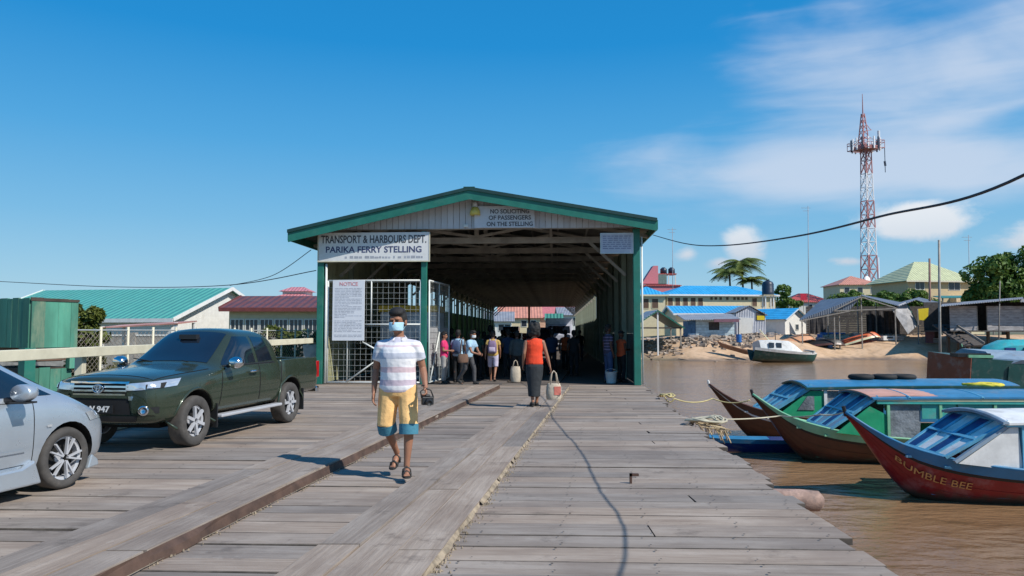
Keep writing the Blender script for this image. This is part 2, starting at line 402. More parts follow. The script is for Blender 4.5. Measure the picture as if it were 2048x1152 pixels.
tag(nails.build('nail_heads', M_NAIL, deck), kind='stuff')
def runner(x0f, x1f, n, ya, yb, ztop, th, ragged):
    for i in range(n):
        yy = ya+(0 if i % 2 else -2.6)
        while yy < yb:
            ln = rnd.uniform(4.2, 6.0); y0, y1 = max(yy, ya), min(yy+ln, yb)
            if y1-y0 > .3:
                g = .008; seg = 8 if (ragged and i == n-1) else 1
                def xx(u, yv): return x0f(yv)+(x1f(yv)-x0f(yv))*u
                P = []; zt = ztop+rnd.uniform(-.006, .006)
                ys = [y0+.01+(y1-y0-.02)*q/seg for q in range(seg+1)]
                L_, R_ = [], []
                for q, yv in enumerate(ys):
                    L_.append((xx(i/n, yv)+g, yv)); R_.append((xx((i+1)/n, yv)-g-(rnd.uniform(0, .045) if seg > 1 else 0), yv))
                n_ = len(ys); V = [(a, b, zt) for a, b in L_]+[(a, b, zt) for a, b in R_]+[(a, b, zt-th) for a, b in L_]+[(a+(.02 if seg > 1 else 0), b, zt-th) for a, b in R_]
                f = []
                for q in range(n_-1):
                    f += [(q, n_+q, n_+q+1, q+1), (q, q+1, 2*n_+q+1, 2*n_+q), (n_+q, 3*n_+q, 3*n_+q+1, n_+q+1)]
                f += [(0, 2*n_, 3*n_, n_), (n_-1, 2*n_-1, 4*n_-1, 3*n_-1)]
                me = MB().add(V, f).mesh('runner_board', M_DECK); uvbox(me, Vector((.133, 1, 0)).normalized()); share('runner_board', me, deck)
            yy += ln
runner(s1l, s1r, 3, 2.3, 21.9, .085, .09, True)
runner(s2l, s2r, 3, 2.3, 21.9, .032, .045, False)
# worn brown edge face along the raised run
M_EDGE = mat('worn_brown_edge', (.075, .043, .030), .8, var=.35, scale=4, bump=.006)
ee = MB(); n = 60; rg = []
for i in range(n+1):
    yv = 2.4+19.4*i/n; wv = .008+.05*abs(noise.noise((yv*.8, 1, 2)))+(.03 if 5.5 < yv < 6.2 else 0); xv = s1r(yv)-.015
    rg.append([Vector((xv, yv, -.01)), Vector((xv+wv+.02, yv, -.01)), Vector((xv+wv, yv, .045)), Vector((xv+.01, yv, .078))])
ee.rings(rg).build('edge_strip', M_EDGE, deck)
# worn brown steel-like edge batten along the raised run, straw and grit along the right run
straw = MB()
for s2, base_w in ((s2r, .022), (s1r, .012)):
    pr = None
    for i in range(261):
        yv = 2.6+19*i/260; w1 = base_w*max(.15, .9+1.5*noise.noise((yv*1.7, 3, base_w*99))+rnd.uniform(-.3, .3)); w0 = base_w*.5*max(0, .4+noise.noise((yv*2.3, 8, 1))); xv = s2(yv)+(.045 if base_w < .015 else 0)
        q_ = ((xv-w0, yv, .0345 if base_w > .015 else .002), (xv+w1, yv, .0035))
        if pr and rnd.random() < .93: straw.add([pr[0], pr[1], q_[1], q_[0]], [(0, 1, 2, 3)])
        pr = q_
for i in range(1500):
    yv = 3+19*(rnd.random()**1.6); xv = s2r(yv)+rnd.gauss(.03, .035)
    if rnd.random() < .22: yv = 3+18*(rnd.random()**1.5); xv = s1r(yv)+.03+abs(rnd.gauss(0, .04))
    s_ = rnd.uniform(.003, .010)*(1+1.1*max(0, noise.noise((yv*.9, 0, 5)))); a = rnd.uniform(0, 6.28); h = rnd.uniform(.003, .009)
    z0 = -.008
    straw.add([(xv+s_*1.6*math.cos(a), yv+s_*1.6*math.sin(a), z0), (xv-s_*math.sin(a), yv+s_*math.cos(a), z0), (xv-s_*1.5*math.cos(a), yv-s_*1.5*math.sin(a), z0), (xv+s_*math.sin(a), yv-s_*math.cos(a), z0), (xv, yv, h+.004)],
              [(0, 1, 4), (1, 2, 4), (2, 3, 4), (3, 0, 4)])
tag(straw.build('straw_and_grit', M_STRAW), 'dry straw and sand caught along the runner boards', 'debris', kind='stuff')
# piles under the deck edge
M_PILE = mat('dark_pile_timber', (.07, .055, .045), .9, var=.35, bump=.01)
pile_me = MB().tube([(0, 0, -2.6), (0, 0, -.1)], .15, 10).mesh('pile', M_PILE, True)
for y in (3.2, 6.3, 9.4, 12.5, 15.6, 18.7, 21.8):
    share('pile', pile_me, deck, (x_right(y)-.35, y, -.06)); share('pile', pile_me, deck, (-2, y, -.06))
# timber fender beam end sticking out of the deck side, iron cleat, plank patches
M_FEND = mat('worn_pink_timber', (.36, .235, .185), .8, var=.3, scale=5, dirt=(.12, .09, .08), dirt_amt=.7, bump=.012)
p = gr(1600, 985, -.05)
MB().tube([(p.x-.9, p.y+.1, -.13), (p.x, p.y, -.13), (p.x+.18, p.y-.02, -.135), (p.x+.23, p.y-.03, -.14)], [.11, .115, .105, .05], 12).build('fender_beam', M_FEND, smooth=True)
tag(bpy.data.objects['fender_beam'], 'blunt pinkish timber beam end jutting over the water from the deck edge', 'beam')
M_RUST = mat('rusty_iron', (.10, .055, .04), .75, metal=.4, var=.35, scale=12)
c0 = gr(1266, 966)
MB().box(c0.x-.035, c0.x-.012, c0.y-.02, c0.y+.02, 0, .10).box(c0.x-.035, c0.x+.06, c0.y-.02, c0.y+.02, .075, .10).build('iron_cleat', M_RUST)
tag(bpy.data.objects['iron_cleat'], 'small rusty iron bracket bent up between the deck planks', 'bracket')

# ================================================================== FERRY SHED
M_GREEN = mat('green_paint', (.018, .155, .115), .45, var=.12, dirt=(.09, .22, .17), dirt_amt=.35)
M_DKGREEN = mat('dark_green_roof', (.012, .07, .055), .5, var=.15)
M_ROOFUN = mat('underside_roof_sheets', (.17, .155, .135), .75, var=.3, scale=2)
M_TRUSS = mat('grey_truss_timber', (.34, .31, .27), .8, var=.25, scale=2)
M_GABLE = mat('pale_gable_paint', (.56, .57, .6), .6, var=.06, per_obj=.06, dirt=(.4, .38, .37), dirt_amt=.3, stretch=(1, 1, .3))
M_WHITE = mat('white_paint', (.72, .72, .71), .5, var=.05, dirt=(.5, .47, .43), dirt_amt=.3)
M_CREAM = mat('cream_paint', (.62, .58, .44), .6, var=.08, dirt=(.4, .35, .24), dirt_amt=.3)
M_OLIVE = mat('olive_cream_boards', (.36, .36, .21), .75, var=.15, scale=2, dirt=(.2, .2, .1), dirt_amt=.4)
M_WGREEN = mat('mossy_green_wall', (.12, .25, .07), .8, var=.2, scale=2)
M_WPALE = mat('pale_green_wall', (.24, .27, .20), .75, var=.15, scale=1.5, dirt=(.2, .2, .16), dirt_amt=.5)
M_INK = mat('faded_black_lettering', (.075, .075, .085), .7, var=.3, scale=14)
M_INKB = mat('faded_blue_lettering', (.06, .07, .16), .7, var=.3, scale=14)
M_REDINK = mat('red_lettering', (.5, .05, .06), .6, var=.1)
M_GREYINK = mat('grey_small_print', (.36, .38, .43), .7, var=.15)
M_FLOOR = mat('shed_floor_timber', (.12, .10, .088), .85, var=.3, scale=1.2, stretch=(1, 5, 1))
M_STEEL = mat('galvanised_pipe', (.55, .57, .56), .4, metal=.5, var=.1)
M_PIPE = mat('white_painted_pipe', (.68, .70, .67), .45, var=.06)

SO = Vector((-1.1, 23.07, 0)); SA = R(-3.3)
shed = thing('ferry_shed', 'long open ended timber ferry shed with green fascia and low gable roof', 'building', SO, SA)
SM = Matrix.Translation(SO) @ Matrix.Rotation(SA, 4, 'Z')
def shed_loc(p): return SM.inverted() @ p
LEN = 67.0
EL, RD, ER = Vector((-5.72, 0, 4.70)), Vector((-.16, 0, 5.96)), Vector((5.46, 0, 4.96))
OV = -.58
def rz(x):                                                  # top of the roof over local x
    return EL.z+(RD.z-EL.z)*(x-EL.x)/(RD.x-EL.x) if x < RD.x else RD.z+(ER.z-RD.z)*(x-RD.x)/(ER.x-RD.x)
# roof: two slopes of sheeting with a ridge cap; corrugations as real waves
def roof_slope(xa, xb):
    m = MB(); n = 24; rows = []
    for k in range(2):
        v = OV-.06 if k == 0 else LEN+.3
        top = []; 
        for i in range(n+1):
            x = xa+(xb-xa)*i/n; top.append((x, v, rz(x)+.0))
        rows.append(top)
    V = rows[0]+rows[1]+[(x, v, z-.035) for x, v, z in rows[0]]+[(x, v, z-.035) for x, v, z in rows[1]]; q = n+1
    f = []
    for i in range(n): f += [(i, i+1, q+i+1, q+i), (2*q+i, 3*q+i, 3*q+i+1, 2*q+i+1), (i, 2*q+i, 2*q+i+1, i+1), (q+i, q+i+1, 3*q+i+1, 3*q+i)]
    f += [(0, q, 3*q, 2*q), (n, 2*q+n, 3*q+n, q+n)]
    return m.add(V, f)
roof_slope(EL.x, RD.x).build('roof', M_DKGREEN, shed); roof_slope(RD.x, ER.x).build('roof', M_DKGREEN, shed)
MB().bar((RD.x, OV-.08, RD.z+.012), (RD.x, LEN+.3, RD.z+.012), .34, .03).build('ridge_cap', M_DKGREEN, shed)
# lining under the sheets (what one sees from inside) and purlins
ul = MB()
for a, b in ((EL, RD), (RD, ER)):
    ul.slab((a.x+.02, OV+.02, a.z-.05), (b.x, OV+.02, b.z-.05), (b.x, LEN, b.z-.05), (a.x+.02, LEN, a.z-.05), .02)
ul.build('roof_lining', M_ROOFUN, shed)
for a, b in ((EL, RD), (RD, ER)):
    for u in (.12, .3, .48, .66, .84):
        p = a.lerp(b, u); MB().bar((p.x, OV+.05, p.z-.115), (p.x, LEN, p.z-.115), .07, .09).build('purlin', M_TRUSS, shed)
# fascia boards along the rakes and eaves
def rake(a, b):
    f = .35
    return MB().add([(a.x, OV-.03, a.z-.012), (b.x, OV-.03, b.z-.012), (b.x, OV-.03, b.z-f), (a.x, OV-.03, a.z-f),
                     (a.x, OV+.01, a.z-.012), (b.x, OV+.01, b.z-.012), (b.x, OV+.01, b.z-f), (a.x, OV+.01, a.z-f)],
                    [(0, 1, 2, 3), (4, 7, 6, 5), (0, 4, 5, 1), (3, 2, 6, 7), (0, 3, 7, 4), (1, 5, 6, 2)])
rake(EL, RD).build('fascia_board', M_GREEN, shed); rake(RD, ER).build('fascia_board', M_GREEN, shed)
for a_, b_q in ((EL, RD), (RD, ER)):
    MB().add([(a_.x-.02, OV-.075, a_.z+.03), (b_q.x, OV-.075, b_q.z+.03), (b_q.x, OV-.075, b_q.z-.07), (a_.x-.02, OV-.075, a_.z-.07), (a_.x-.02, OV-.035, a_.z+.03), (b_q.x, OV-.035, b_q.z+.03), (b_q.x, OV-.035, b_q.z-.07), (a_.x-.02, OV-.035, a_.z-.07)],
             [(0, 1, 2, 3), (4, 7, 6, 5), (0, 4, 5, 1), (3, 2, 6, 7), (0, 3, 7, 4), (1, 5, 6, 2)]).build('roof_edge', mat('dark_roof_edge', (.005, .045, .045), .7), shed)
MB().box(EL.x-.03, EL.x+.01, OV+.02, LEN, EL.z-.3, EL.z-.02).build('fascia_board', M_GREEN, shed)
MB().box(ER.x-.01, ER.x+.03, OV+.02, LEN, ER.z-.3, ER.z-.02).build('fascia_board', M_GREEN, shed)
# gable of upright boards, every board its own piece
GB = 4.80
x = -4.9
while x < 4.95:
    w_ = .19; a, b = x+.006, x+w_-.006
    za, zb = rz(a)-.08, rz(b)-.08
    if max(za, zb) > GB+.04:
        zc = [za, zb]; top = [(a, max(za, GB+.01)), (b, max(zb, GB+.01))]
        if a < RD.x < b: top = [(a, za), (RD.x, rz(RD.x)-.08), (b, zb)]
        j = rnd.uniform(-.006, .006)
        MB().prism([(a, GB), (b, GB)]+top[::-1], 'y', -.02+j, .01+j).build('gable_board', M_GABLE, shed)
    x += w_
MB().box(-4.95, 4.95, .02, .14, GB-.02, GB+.17).build('gable_beam', M_TRUSS, shed)
MB().box(-4.95, 4.95, LEN-.1, LEN, GB, GB+.9).build('gable_board', M_OLIVE, shed)
# trusses
def truss_mesh():
    m = MB(); tz = 4.62; d = .06
    m.box(-4.9, 4.9, -d, d, tz-.10, tz+.10)
    for a, b in ((EL, RD), (RD, ER)):
        m.bar((a.x+.1, 0, a.z-.24), (b.x, 0, b.z-.25), .1, .16, (0, 1, 0))
    m.box(RD.x-.07, RD.x+.07, -d+.005, d-.005, tz+.1, RD.z-.3)
    for sx in (-1, 1):
        m.bar((RD.x+sx*.05, 0, tz+.12), (RD.x+sx*2.5, 0, rz(RD.x+sx*2.5)-.3), .085, .11, (0, 1, 0))
        m.bar((RD.x+sx*2.45, 0, rz(RD.x+sx*2.45)-.32), (RD.x+sx*2.45, 0, tz+.1), .085, .10, (0, 1, 0))
        m.bar((sx*4.72, 0, 3.45), (sx*3.55, 0, tz-.08), .09, .12, (0, 1, 0))          # knee brace
    return m.mesh('roof_truss', M_TRUSS)
tm = truss_mesh(); v = 1.6
while v < LEN-1: share('roof_truss', tm, shed, (0, v, 0)); v += 3.2
# posts
def post(x, v, w_, m, z1=4.62, cat='post'): return MB().box(x-w_/2, x+w_/2, v-w_/2, v+w_/2, 0, z1).build(cat, m, shed, bevel=.012)
post(-4.86, .0, .20, M_GREEN); post(4.90, .0, .21, M_GREEN, 4.75); post(-1.62, .0, .17, M_GREEN, 4.72)
pm_ = MB().box(-.08, .08, -.08, .08, 0, 4.55).mesh('post', M_WPALE); v = 3.2
while v < LEN:
    share('post', pm_, shed, (-4.80, v, 0)); share('post', pm_, shed, (4.80, v, 0)); v += 3.2
MB().tube([(-4.68, -.06, .03), (-4.68, -.06, 3.72)], .035, 10).build('drain_pipe', M_PIPE, shed, smooth=True)
MB().tube([(5.06, -.04, .03), (5.06, -.04, 4.5)], .03, 10).build('drain_pipe', M_PIPE, shed, smooth=True)
# side walls of horizontal boards; the clear openings run below the plate
def wall(name, x, v0, v1, z0, z1, m, side):
    mb = MB(); z = z0
    while z < z1-.02:
        h = min(.22, z1-z); t = rnd.uniform(0, .008)
        mb.box(x-.015-t, x+.015+t, v0, v1, z+.006, z+h-.006); z += h
    mb.box(x-.012, x+.012, v0+.01, v1-.01, z0+.003, z1-.003)
    return mb.build(name, m, shed)
wall('side_wall', -4.92, .1, 13, 0, 4.5, M_OLIVE, -1)
wall('side_wall', -4.92, 13.02, LEN, 0, 2.95, M_WGREEN, -1)
wall('side_wall', -4.92, 13.02, LEN, 4.0, 4.55, M_OLIVE, -1)
wall('side_wall', 4.93, .12, 20.4, .0, 1.55, mat('dark_stained_boards', (.10, .105, .10), .8, var=.25), 1)
wall('side_wall', 4.93, .12, 20.4, 1.56, 4.6, M_WPALE, 1)
wall('side_wall', 4.93, 20.42, LEN, 0, 2.42, M_WPALE, 1)
wall('side_wall', 4.93, 20.42, LEN, 3.9, 4.6, M_WPALE, 1)
sl = MB().box(-4.97, -4.90, -.05, .05, 2.95, 4.0).mesh('opening_slat', M_OLIVE); v = 14.0
while v < LEN-1: share('opening_slat', sl, shed, (0, v, 0)); v += 1.25
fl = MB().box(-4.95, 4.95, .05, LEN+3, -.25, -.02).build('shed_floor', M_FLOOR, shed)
rb = MB(); 
for i, (xa, wd) in enumerate(((.1, .27), (.38, .27), (.66, .27), (2.0, .3), (2.32, .3))):
    rb.bar((xa, .0, .01), (xa+3.2, 45, .01), wd, .05)
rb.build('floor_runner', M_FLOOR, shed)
MB().box(-4.9, 4.95, -.14, .03, -.07, -.003).build('threshold', M_DECK, shed)
q = shed_loc(at(1058, 650, 88)); MB().box(q.x-.12, q.x+.12, LEN-1.6, LEN-1.4, 0, 4.55).build('middle_post', mat('dark_red_paint', (.17, .025, .02), .6), shed)

# ---- signs (things of their own)
def shed_thing(name, label, cat, x, v, z, group=None):
    return thing(name, label, cat, SM @ Vector((x, v, z)), SA, group)
FX = (R(90), 0, 0)
s = shed_thing('name_board', 'wide white board lettered TRANSPORT & HARBOURS DEPT under the eave', 'sign', -3.18, -.135, 3.80)
MB().box(-1.73, 1.73, -.02, .02, 0, .885).build('board', M_WHITE, s, bevel=.006)
MB().box(-1.76, 1.76, -.03, .0, -.03, .0).box(-1.76, -1.731, -.03, .0, .001, .885).box(1.731, 1.76, -.03, .0, .001, .885).build('trim', M_CREAM, s)
text('lettering', 'TRANSPORT & HARBOURS DEPT.', .335, M_INK, s, (0, -.022, .66), FX, fit=3.3, bold=.006)
text('lettering', 'PARIKA FERRY STELLING', .27, M_INKB, s, (0, -.022, .345), FX, fit=3.0, bold=.005)
ln = MB(); x = -.9
while x < 1.5: l_ = rnd.uniform(.05, .14); ln.box(x, x+l_, -.0245, -.0205, .08, .08+rnd.uniform(.05, .08)); x += l_+rnd.choice((.02, .03, .09))
tag(ln.build('fine_print', M_GREYINK, s), kind='stuff')
s = shed_thing('gable_sign', 'pale board lettered NO SOLICITING OF PASSENGERS high on the gable', 'sign', .88, -.12, 4.80)
MB().box(-.93, .93, -.02, .02, 0, .68).build('board', mat('sign_grey_white', (.60, .62, .66), .6, var=.06), s, bevel=.006)
for i, (tx, fw_) in enumerate((('NO SOLICITING', 1.2), ('OF PASSENGERS', 1.3), ('ON THE STELLING', 1.42))):
    text('lettering', tx, .185, M_INK, s, (.16, -.022, .50-i*.195), FX, fit=fw_, bold=.004)
s = shed_thing('small_notice', 'small grey notice board of fine print at the right front corner post', 'sign', 4.30, -.14, 3.98)
MB().box(-.5, .5, -.02, .02, 0, .63).build('board', mat('notice_grey', (.48, .52, .60), .6, var=.08), s, bevel=.006)
fr = MB()
for a in (0, .605): fr.box(-.5, .5, -.028, -.02, a, a+.025)
for a in (-.5, .475): fr.box(a, a+.025, -.029, -.021, .026, .604)
fr.build('frame', M_STEEL, s)
ln = MB(); z = .52
while z > .09:
    x = -.42
    while x < .38:
        l_ = rnd.uniform(.05, .16); ln.box(x, min(x+l_, .42), -.0235, -.0205, z, z+.026); x += l_+.03
    z -= .062
tag(ln.build('fine_print', mat('blue_grey_print', (.2, .23, .36), .7), s), kind='stuff')
s = shed_thing('notice_board', 'tall white printed notice board fixed on the mesh gate', 'sign', -3.94, -.16, 1.34)
MB().box(-.5, .5, -.015, .015, 0, 1.86).build('board', mat('notice_white', (.68, .70, .75), .5, var=.03), s, bevel=.004)
text('heading', 'NOTICE', .16, mat('pale_red_print', (.62, .28, .30), .6), s, (0, -.017, 1.74), FX, sx=1.0, bold=.002)
ln = MB(); z = 1.60
while z > .1:
    if rnd.random() < .14: z -= .06; continue
    x = -.43; full = rnd.random() > .3
    e = .42 if full else rnd.uniform(-.1, .3)
    while x < e:
        l_ = rnd.uniform(.05, .17); ln.box(x, min(x+l_, e), -.0185, -.0155, z, z+.020); x += l_+.022
    z -= .047
tag(ln.build('fine_print', mat('notice_print', (.42, .44, .50), .7), s), kind='stuff')
s = shed_thing('gable_lamp', 'yellow bell shaped lamp on a white bracket at the gable centre', 'lamp', -.03, -.14, 5.30)
MB().lathe([(.0, .33), (.06, .33), (.08, .15), (.0, .15)], 14).build('bracket', M_WHITE, s, smooth=True)
MB().lathe([(.03, .16), (.10, .14), (.155, .02), (.165, -.10), (.14, -.11), (.05, -.02), (0, -.02)], 18).build('lamp_shade', mat('lamp_yellow', (.62, .52, .12), .4), s, smooth=True)
MB().bar((0, .13, .24), (0, 0, .24), .03, .03).build('arm', M_STEEL, s)
s = shed_thing('junction_box', 'tiny white junction box on the lower edge of the gable', 'box', -.32, -.055, 4.84)
MB().box(-.07, .07, -.03, .03, 0, .085).build('box_body', M_WHITE, s, bevel=.008); MB().box(-.06, .06, -.036, -.031, .01, .075).build('lid', M_PIPE, s)

# ---- gates
def gate(t, w_, h, step=.172, d1=True, vm=()):
    fr = MB(); r = .026
    for a, b in (((0, 0, .06), (w_, 0, .06)), ((0, 0, h), (w_, 0, h)), ((0, 0, .06), (0, 0, h)), ((w_, 0, .06), (w_, 0, h))): fr.tube([a, b], r, 8)
    fr.build('frame', M_PIPE, t, smooth=True)
    for x_, z0, z1 in vm: MB().tube([(x_, .002, z0), (x_, .002, z1)], .022, 8).build('upright', M_PIPE, t, smooth=True)
    wr = MB(); x = step
    while x < w_-.02: wr.bar((x, .012, .06), (x, .012, h), .0065, .0065); x += step
    z = .06+step
    while z < h-.02: wr.bar((0, -.006, z), (w_, -.006, z), .0065, .0065); z += step
    tag(wr.build('wire_mesh', mat('grey_mesh_wire', (.40, .42, .41), .55), t), kind='stuff')
g = shed_thing('mesh_gate', 'closed white pipe gate filled with square wire mesh at the shed front', 'gate', -4.62, -.04, 0)
gate(g, 2.9, 3.2, vm=((.62, .06, 3.2), (1.36, 1.86, 3.2)))
MB().tube([(1.0, -.03, 1.84), (2.9, -.03, 1.84)], .024, 8).build('mid_rail', M_PIPE, g, smooth=True)
MB().tube([(.62, -.03, .08), (1.62, -.03, .78), (1.62, -.03, 1.02), (1.1, -.03, 1.3)], .024, 8).build('brace', M_PIPE, g, smooth=True)
g2 = shed_thing('mesh_gate', 'white mesh gate leaf swung open into the shed beside the inner post', 'gate', -1.47, .06, 0)
g2.rotation_euler = (0, 0, SA+R(84)); gate(g2, 2.5, 3.2, vm=((1.2, .06, 3.2),))
MB().tube([(.05, -.03, .1), (1.15, -.03, 1.6)], .024, 8).build('brace', M_PIPE, g2, smooth=True)
MB().box(0, 2.5, .02, .03, .5, 1.75).build('cover_sheet', mat('grey_sheet', (.38, .38, .39), .6), g2)
# ticket booth behind the closed gate
b = shed_thing('ticket_booth', 'grey booth with a yellow band standing behind the mesh gate', 'booth', -2.55, 2.2, 0)
MB().box(-.95, .95, 0, 1.8, 0, 2.28).build('booth_body', mat('booth_grey', (.40, .43, .47), .6), b, bevel=.01)
MB().box(-1.0, 1.0, -.06, 1.85, 2.29, 2.50).build('band', mat('booth_yellow', (.55, .36, .03), .5), b, bevel=.01)
MB().box(-.9, .9, -.03, -.004, .15, 1.25).build('panel', mat('booth_dark', (.10, .12, .13), .7), b)
MB().box(-.7, .7, -.028, -.003, 1.38, 2.1).build('shutter', mat('booth_shutter', (.47, .50, .54), .5), b)
MB().box(-.75, .75, -.12, -.032, 1.28, 1.32).build('counter', M_WHITE, b)

# ================================================================== GENERIC BUILDERS: houses, trees, poles
M_GLASS = mat('dark_window_glass', (.03, .035, .045), .12, var=.2, spec=.6)
M_FRAME = mat('window_frame_white', (.66, .65, .60), .5, var=.05)
def leafmat(name, c1, c2, sc=.9):
    m = bpy.data.materials.new(name); m.use_nodes = True; t = m.node_tree; b = t.nodes['Principled BSDF']
    tc = N(t, 'ShaderNodeTexCoord')
    def nz(s):
        n = N(t, 'ShaderNodeTexNoise'); L(t, tc.outputs['Object'], n.inputs['Vector']); n.inputs['Scale'].default_value = s; n.inputs['Detail'].default_value = 3; return n.outputs['Fac']
    c = mixc(t, maprange(t, nz(sc), .35, .65), c1, c2); c = mixc(t, math_node(t, 'MULTIPLY', maprange(t, nz(sc*9), .5, .7), .5), c, tuple(x*1.5 for x in c2))
    L(t, c, b.inputs['Base Color']); b.inputs['Roughness'].default_value = .55; b.inputs['Specular IOR Level'].default_value = .3
    tr = N(t, 'ShaderNodeBsdfTranslucent'); L(t, c, tr.inputs[0]); mx = N(t, 'ShaderNodeMixShader'); mx.inputs[0].default_value = .25
    out = t.nodes['Material Output']; L(t, b.outputs[0], mx.inputs[1]); L(t, tr.outputs[0], mx.inputs[2]); L(t, mx.outputs[0], out.inputs[0])
    return m
M_LEAF = leafmat('broad_leaves', (.05, .115, .02), (.135, .215, .04))
M_LEAFY = leafmat('yellow_green_leaves', (.06, .085, .018), (.13, .155, .03))
M_LEAFO = leafmat('olive_weeds', (.085, .09, .03), (.17, .155, .06))
M_PALM = leafmat('palm_leaves', (.085, .135, .025), (.19, .23, .06))
M_BARK = mat('bark', (.12, .09, .065), .9, var=.3, scale=6, bump=.01)
def leaves(m, c, rx, ry, rz_, n, size, rg):
    c = Vector(c)
    for _ in range(n):
        while True:
            p = Vector((rg.uniform(-1, 1), rg.uniform(-1, 1), rg.uniform(-1, 1)))
            if .25 < p.length < 1: break
        if rg.random() < .7: p = p.normalized()*rg.uniform(.75, 1.05)
        q = c+Vector((p.x*rx, p.y*ry, p.z*rz_)); s = size*rg.uniform(.6, 1.4)
        nrm = (p+Vector((rg.gauss(0, .6), rg.gauss(0, .6), rg.gauss(.3, .6)))).normalized()
        a = nrm.orthogonal().normalized(); a = Matrix.Rotation(rg.uniform(0, 6.28), 3, nrm) @ a; b = nrm.cross(a)
        m.add([q-a*s, q-b*s*.5+nrm*s*.12, q+a*s, q+b*s*.5+nrm*s*.12], [(0, 1, 2, 3)])
def tree(name, label, cat, loc, blobs, trunk_h, tr, size, leafm=None, dens=1.0, group=None, seed=1):
    rg = random.Random(seed); t = thing(name, label, cat, loc, 0, group); cr = MB()
    for (x, y, z, rx, ry, rz_) in blobs:
        k = max(3, int(5*dens))
        leaves(cr, (x, y, z), rx*.82, ry*.82, rz_*.82, int(420*dens), size, rg)
        for i in range(k):
            a = rg.uniform(0, 6.28); e = rg.uniform(-.4, 1.2); u = Vector((math.cos(a)*math.cos(e)*rx, math.sin(a)*math.cos(e)*ry, math.sin(e)*rz_))*.85
            leaves(cr, (x+u.x, y+u.y, z+u.z), rx*.34, ry*.34, rz_*.34, int(120*dens), size, rg)
    cr.build('crown', leafm or M_LEAF, t)
    if trunk_h:
        m = MB(); m.tube([(0, 0, -.4), (.05, 0, trunk_h*.5), (0, .05, trunk_h)], [tr*1.3, tr, tr*.7], 9)
        for (x, y, z, rx, ry, rz_) in blobs:
            m.tube([(0, 0, trunk_h*.75), (x*.5, y*.5, (trunk_h+z)/2), (x, y, z)], [tr*.6, tr*.4, tr*.12], 6)
        m.build('trunk', M_BARK, t, smooth=True)
    return t
def window(parent, xc, y, zc, w_, h, fm=None, pm=None, fw=.07, mull=0, name='window'):
    m = MB(); a, b, c, d = xc-w_/2, xc+w_/2, zc-h/2, zc+h/2
    m.box(a-fw, a, y-.05, y+.02, c-fw, d+fw).box(b, b+fw, y-.05, y+.02, c-fw, d+fw).box(a, b, y-.05, y+.02, d, d+fw).box(a, b, y-.07, y+.02, c-fw, c)
    for k in range(mull): x = a+(b-a)*(k+1)/(mull+1); m.box(x-.025, x+.025, y-.04, y, c, d)
    f = m.build(name, fm or M_FRAME, parent)
    MB().box(a, b, y-.02, y-.004, c, d).build('pane', pm or M_GLASS, f); return f
def house(name, label, cat, loc, rot, w_, d, h, wallm, roofm, roof='gable_x', rise=1.6, ov=.5, wins=(), eave=None, group=None, fm=None, pm=None, gwin=(), th=.08):
    t = thing(name, label, cat, loc, rot, group)            # front is local -y, x along the front
    b = MB(); b.box(-w_/2, w_/2, 0, d, -1.2, h)
    if roof == 'gable_x':
        for sx in (-1, 1): b.prism([(0, h), (d, h), (d/2, h+rise*.97)], 'x', sx*w_/2-sx*.01, sx*w_/2-sx*.11)
    if roof == 'gable_y':
        for y0 in (.01, d-.11): b.prism([(-w_/2, h), (w_/2, h), (0, h+rise*.97)], 'y', y0, y0+.1)
    b.build('wall', wallm, t)
    W, y0, y1 = w_/2+ov, -ov, d+ov; zl = h-rise*ov/(d/2) if roof == 'gable_x' else h-.12
    r = MB()
    if roof == 'gable_x':
        r.slab((-W, y0, zl), (W, y0, zl), (W, d/2, h+rise), (-W, d/2, h+rise), th); r.slab((W, y1, zl), (-W, y1, zl), (-W, d/2, h+rise+.002), (W, d/2, h+rise+.002), th)
    elif roof == 'gable_y':
        zl = h-rise*ov/(w_/2)
        r.slab((-W, y0, zl), (0, y0, h+rise), (0, y1, h+rise), (-W, y1, zl), -th); r.slab((W, y0, zl), (W, y1, zl), (0, y1, h+rise+.002), (0, y0, h+rise+.002), -th)
    elif roof == 'hip':
        k = min(w_, d)/2+ov
        if w_ >= d: A, B = (-W+k, d/2, h+rise), (W-k, d/2, h+rise)
        else: A, B = (0, y0+k, h+rise), (0, y1-k, h+rise)
        c = [(-W, y0, zl), (W, y0, zl), (W, y1, zl), (-W, y1, zl)]
        if w_ >= d: fs = [(0, 1, 5, 4), (1, 2, 5), (2, 3, 4, 5), (3, 0, 4)]
        else: fs = [(0, 1, 4), (1, 2, 5, 4), (2, 3, 5), (3, 0, 4, 5)]
        r.add(c+[A, B]+[(x, y, z-.1) for x, y, z in c], fs+[(0, 6, 7, 1), (1, 7, 8, 2), (2, 8, 9, 3), (3, 9, 6, 0), (6, 9, 8, 7)])
    elif roof == 'mono':
        r.slab((-W, y0, h+.02), (W, y0, h+.02), (W, y1, h+rise), (-W, y1, h+rise), th)
    r.build('roof', roofm, t)
    if eave:
        if roof in ('gable_x', 'mono', 'hip'): MB().box(-W, W, y0-.04, y0-.003, zl-.24, zl+.02).build('fascia_board', eave, t)
        if roof == 'gable_y':
            for s_ in (-1, 1): MB().bar((s_*W, y0-.02, zl-.06), (0, y0-.02, h+rise-.06), .04, .26, (0, 1, 0)).build('barge_board', eave, t)
        if roof == 'gable_x':
            for s_ in (-1, 1):
                for ya, yb in ((y0, d/2), (y1, d/2)): MB().bar((s_*(W+.02), ya, zl-.06), (s_*(W+.02), yb, h+rise-.06), .04, .26).build('barge_board', eave, t)
    for q in wins: window(t, q[0], -.0, q[1], q[2], q[3], fm, pm, mull=q[4] if len(q) > 4 else 0)
    return t
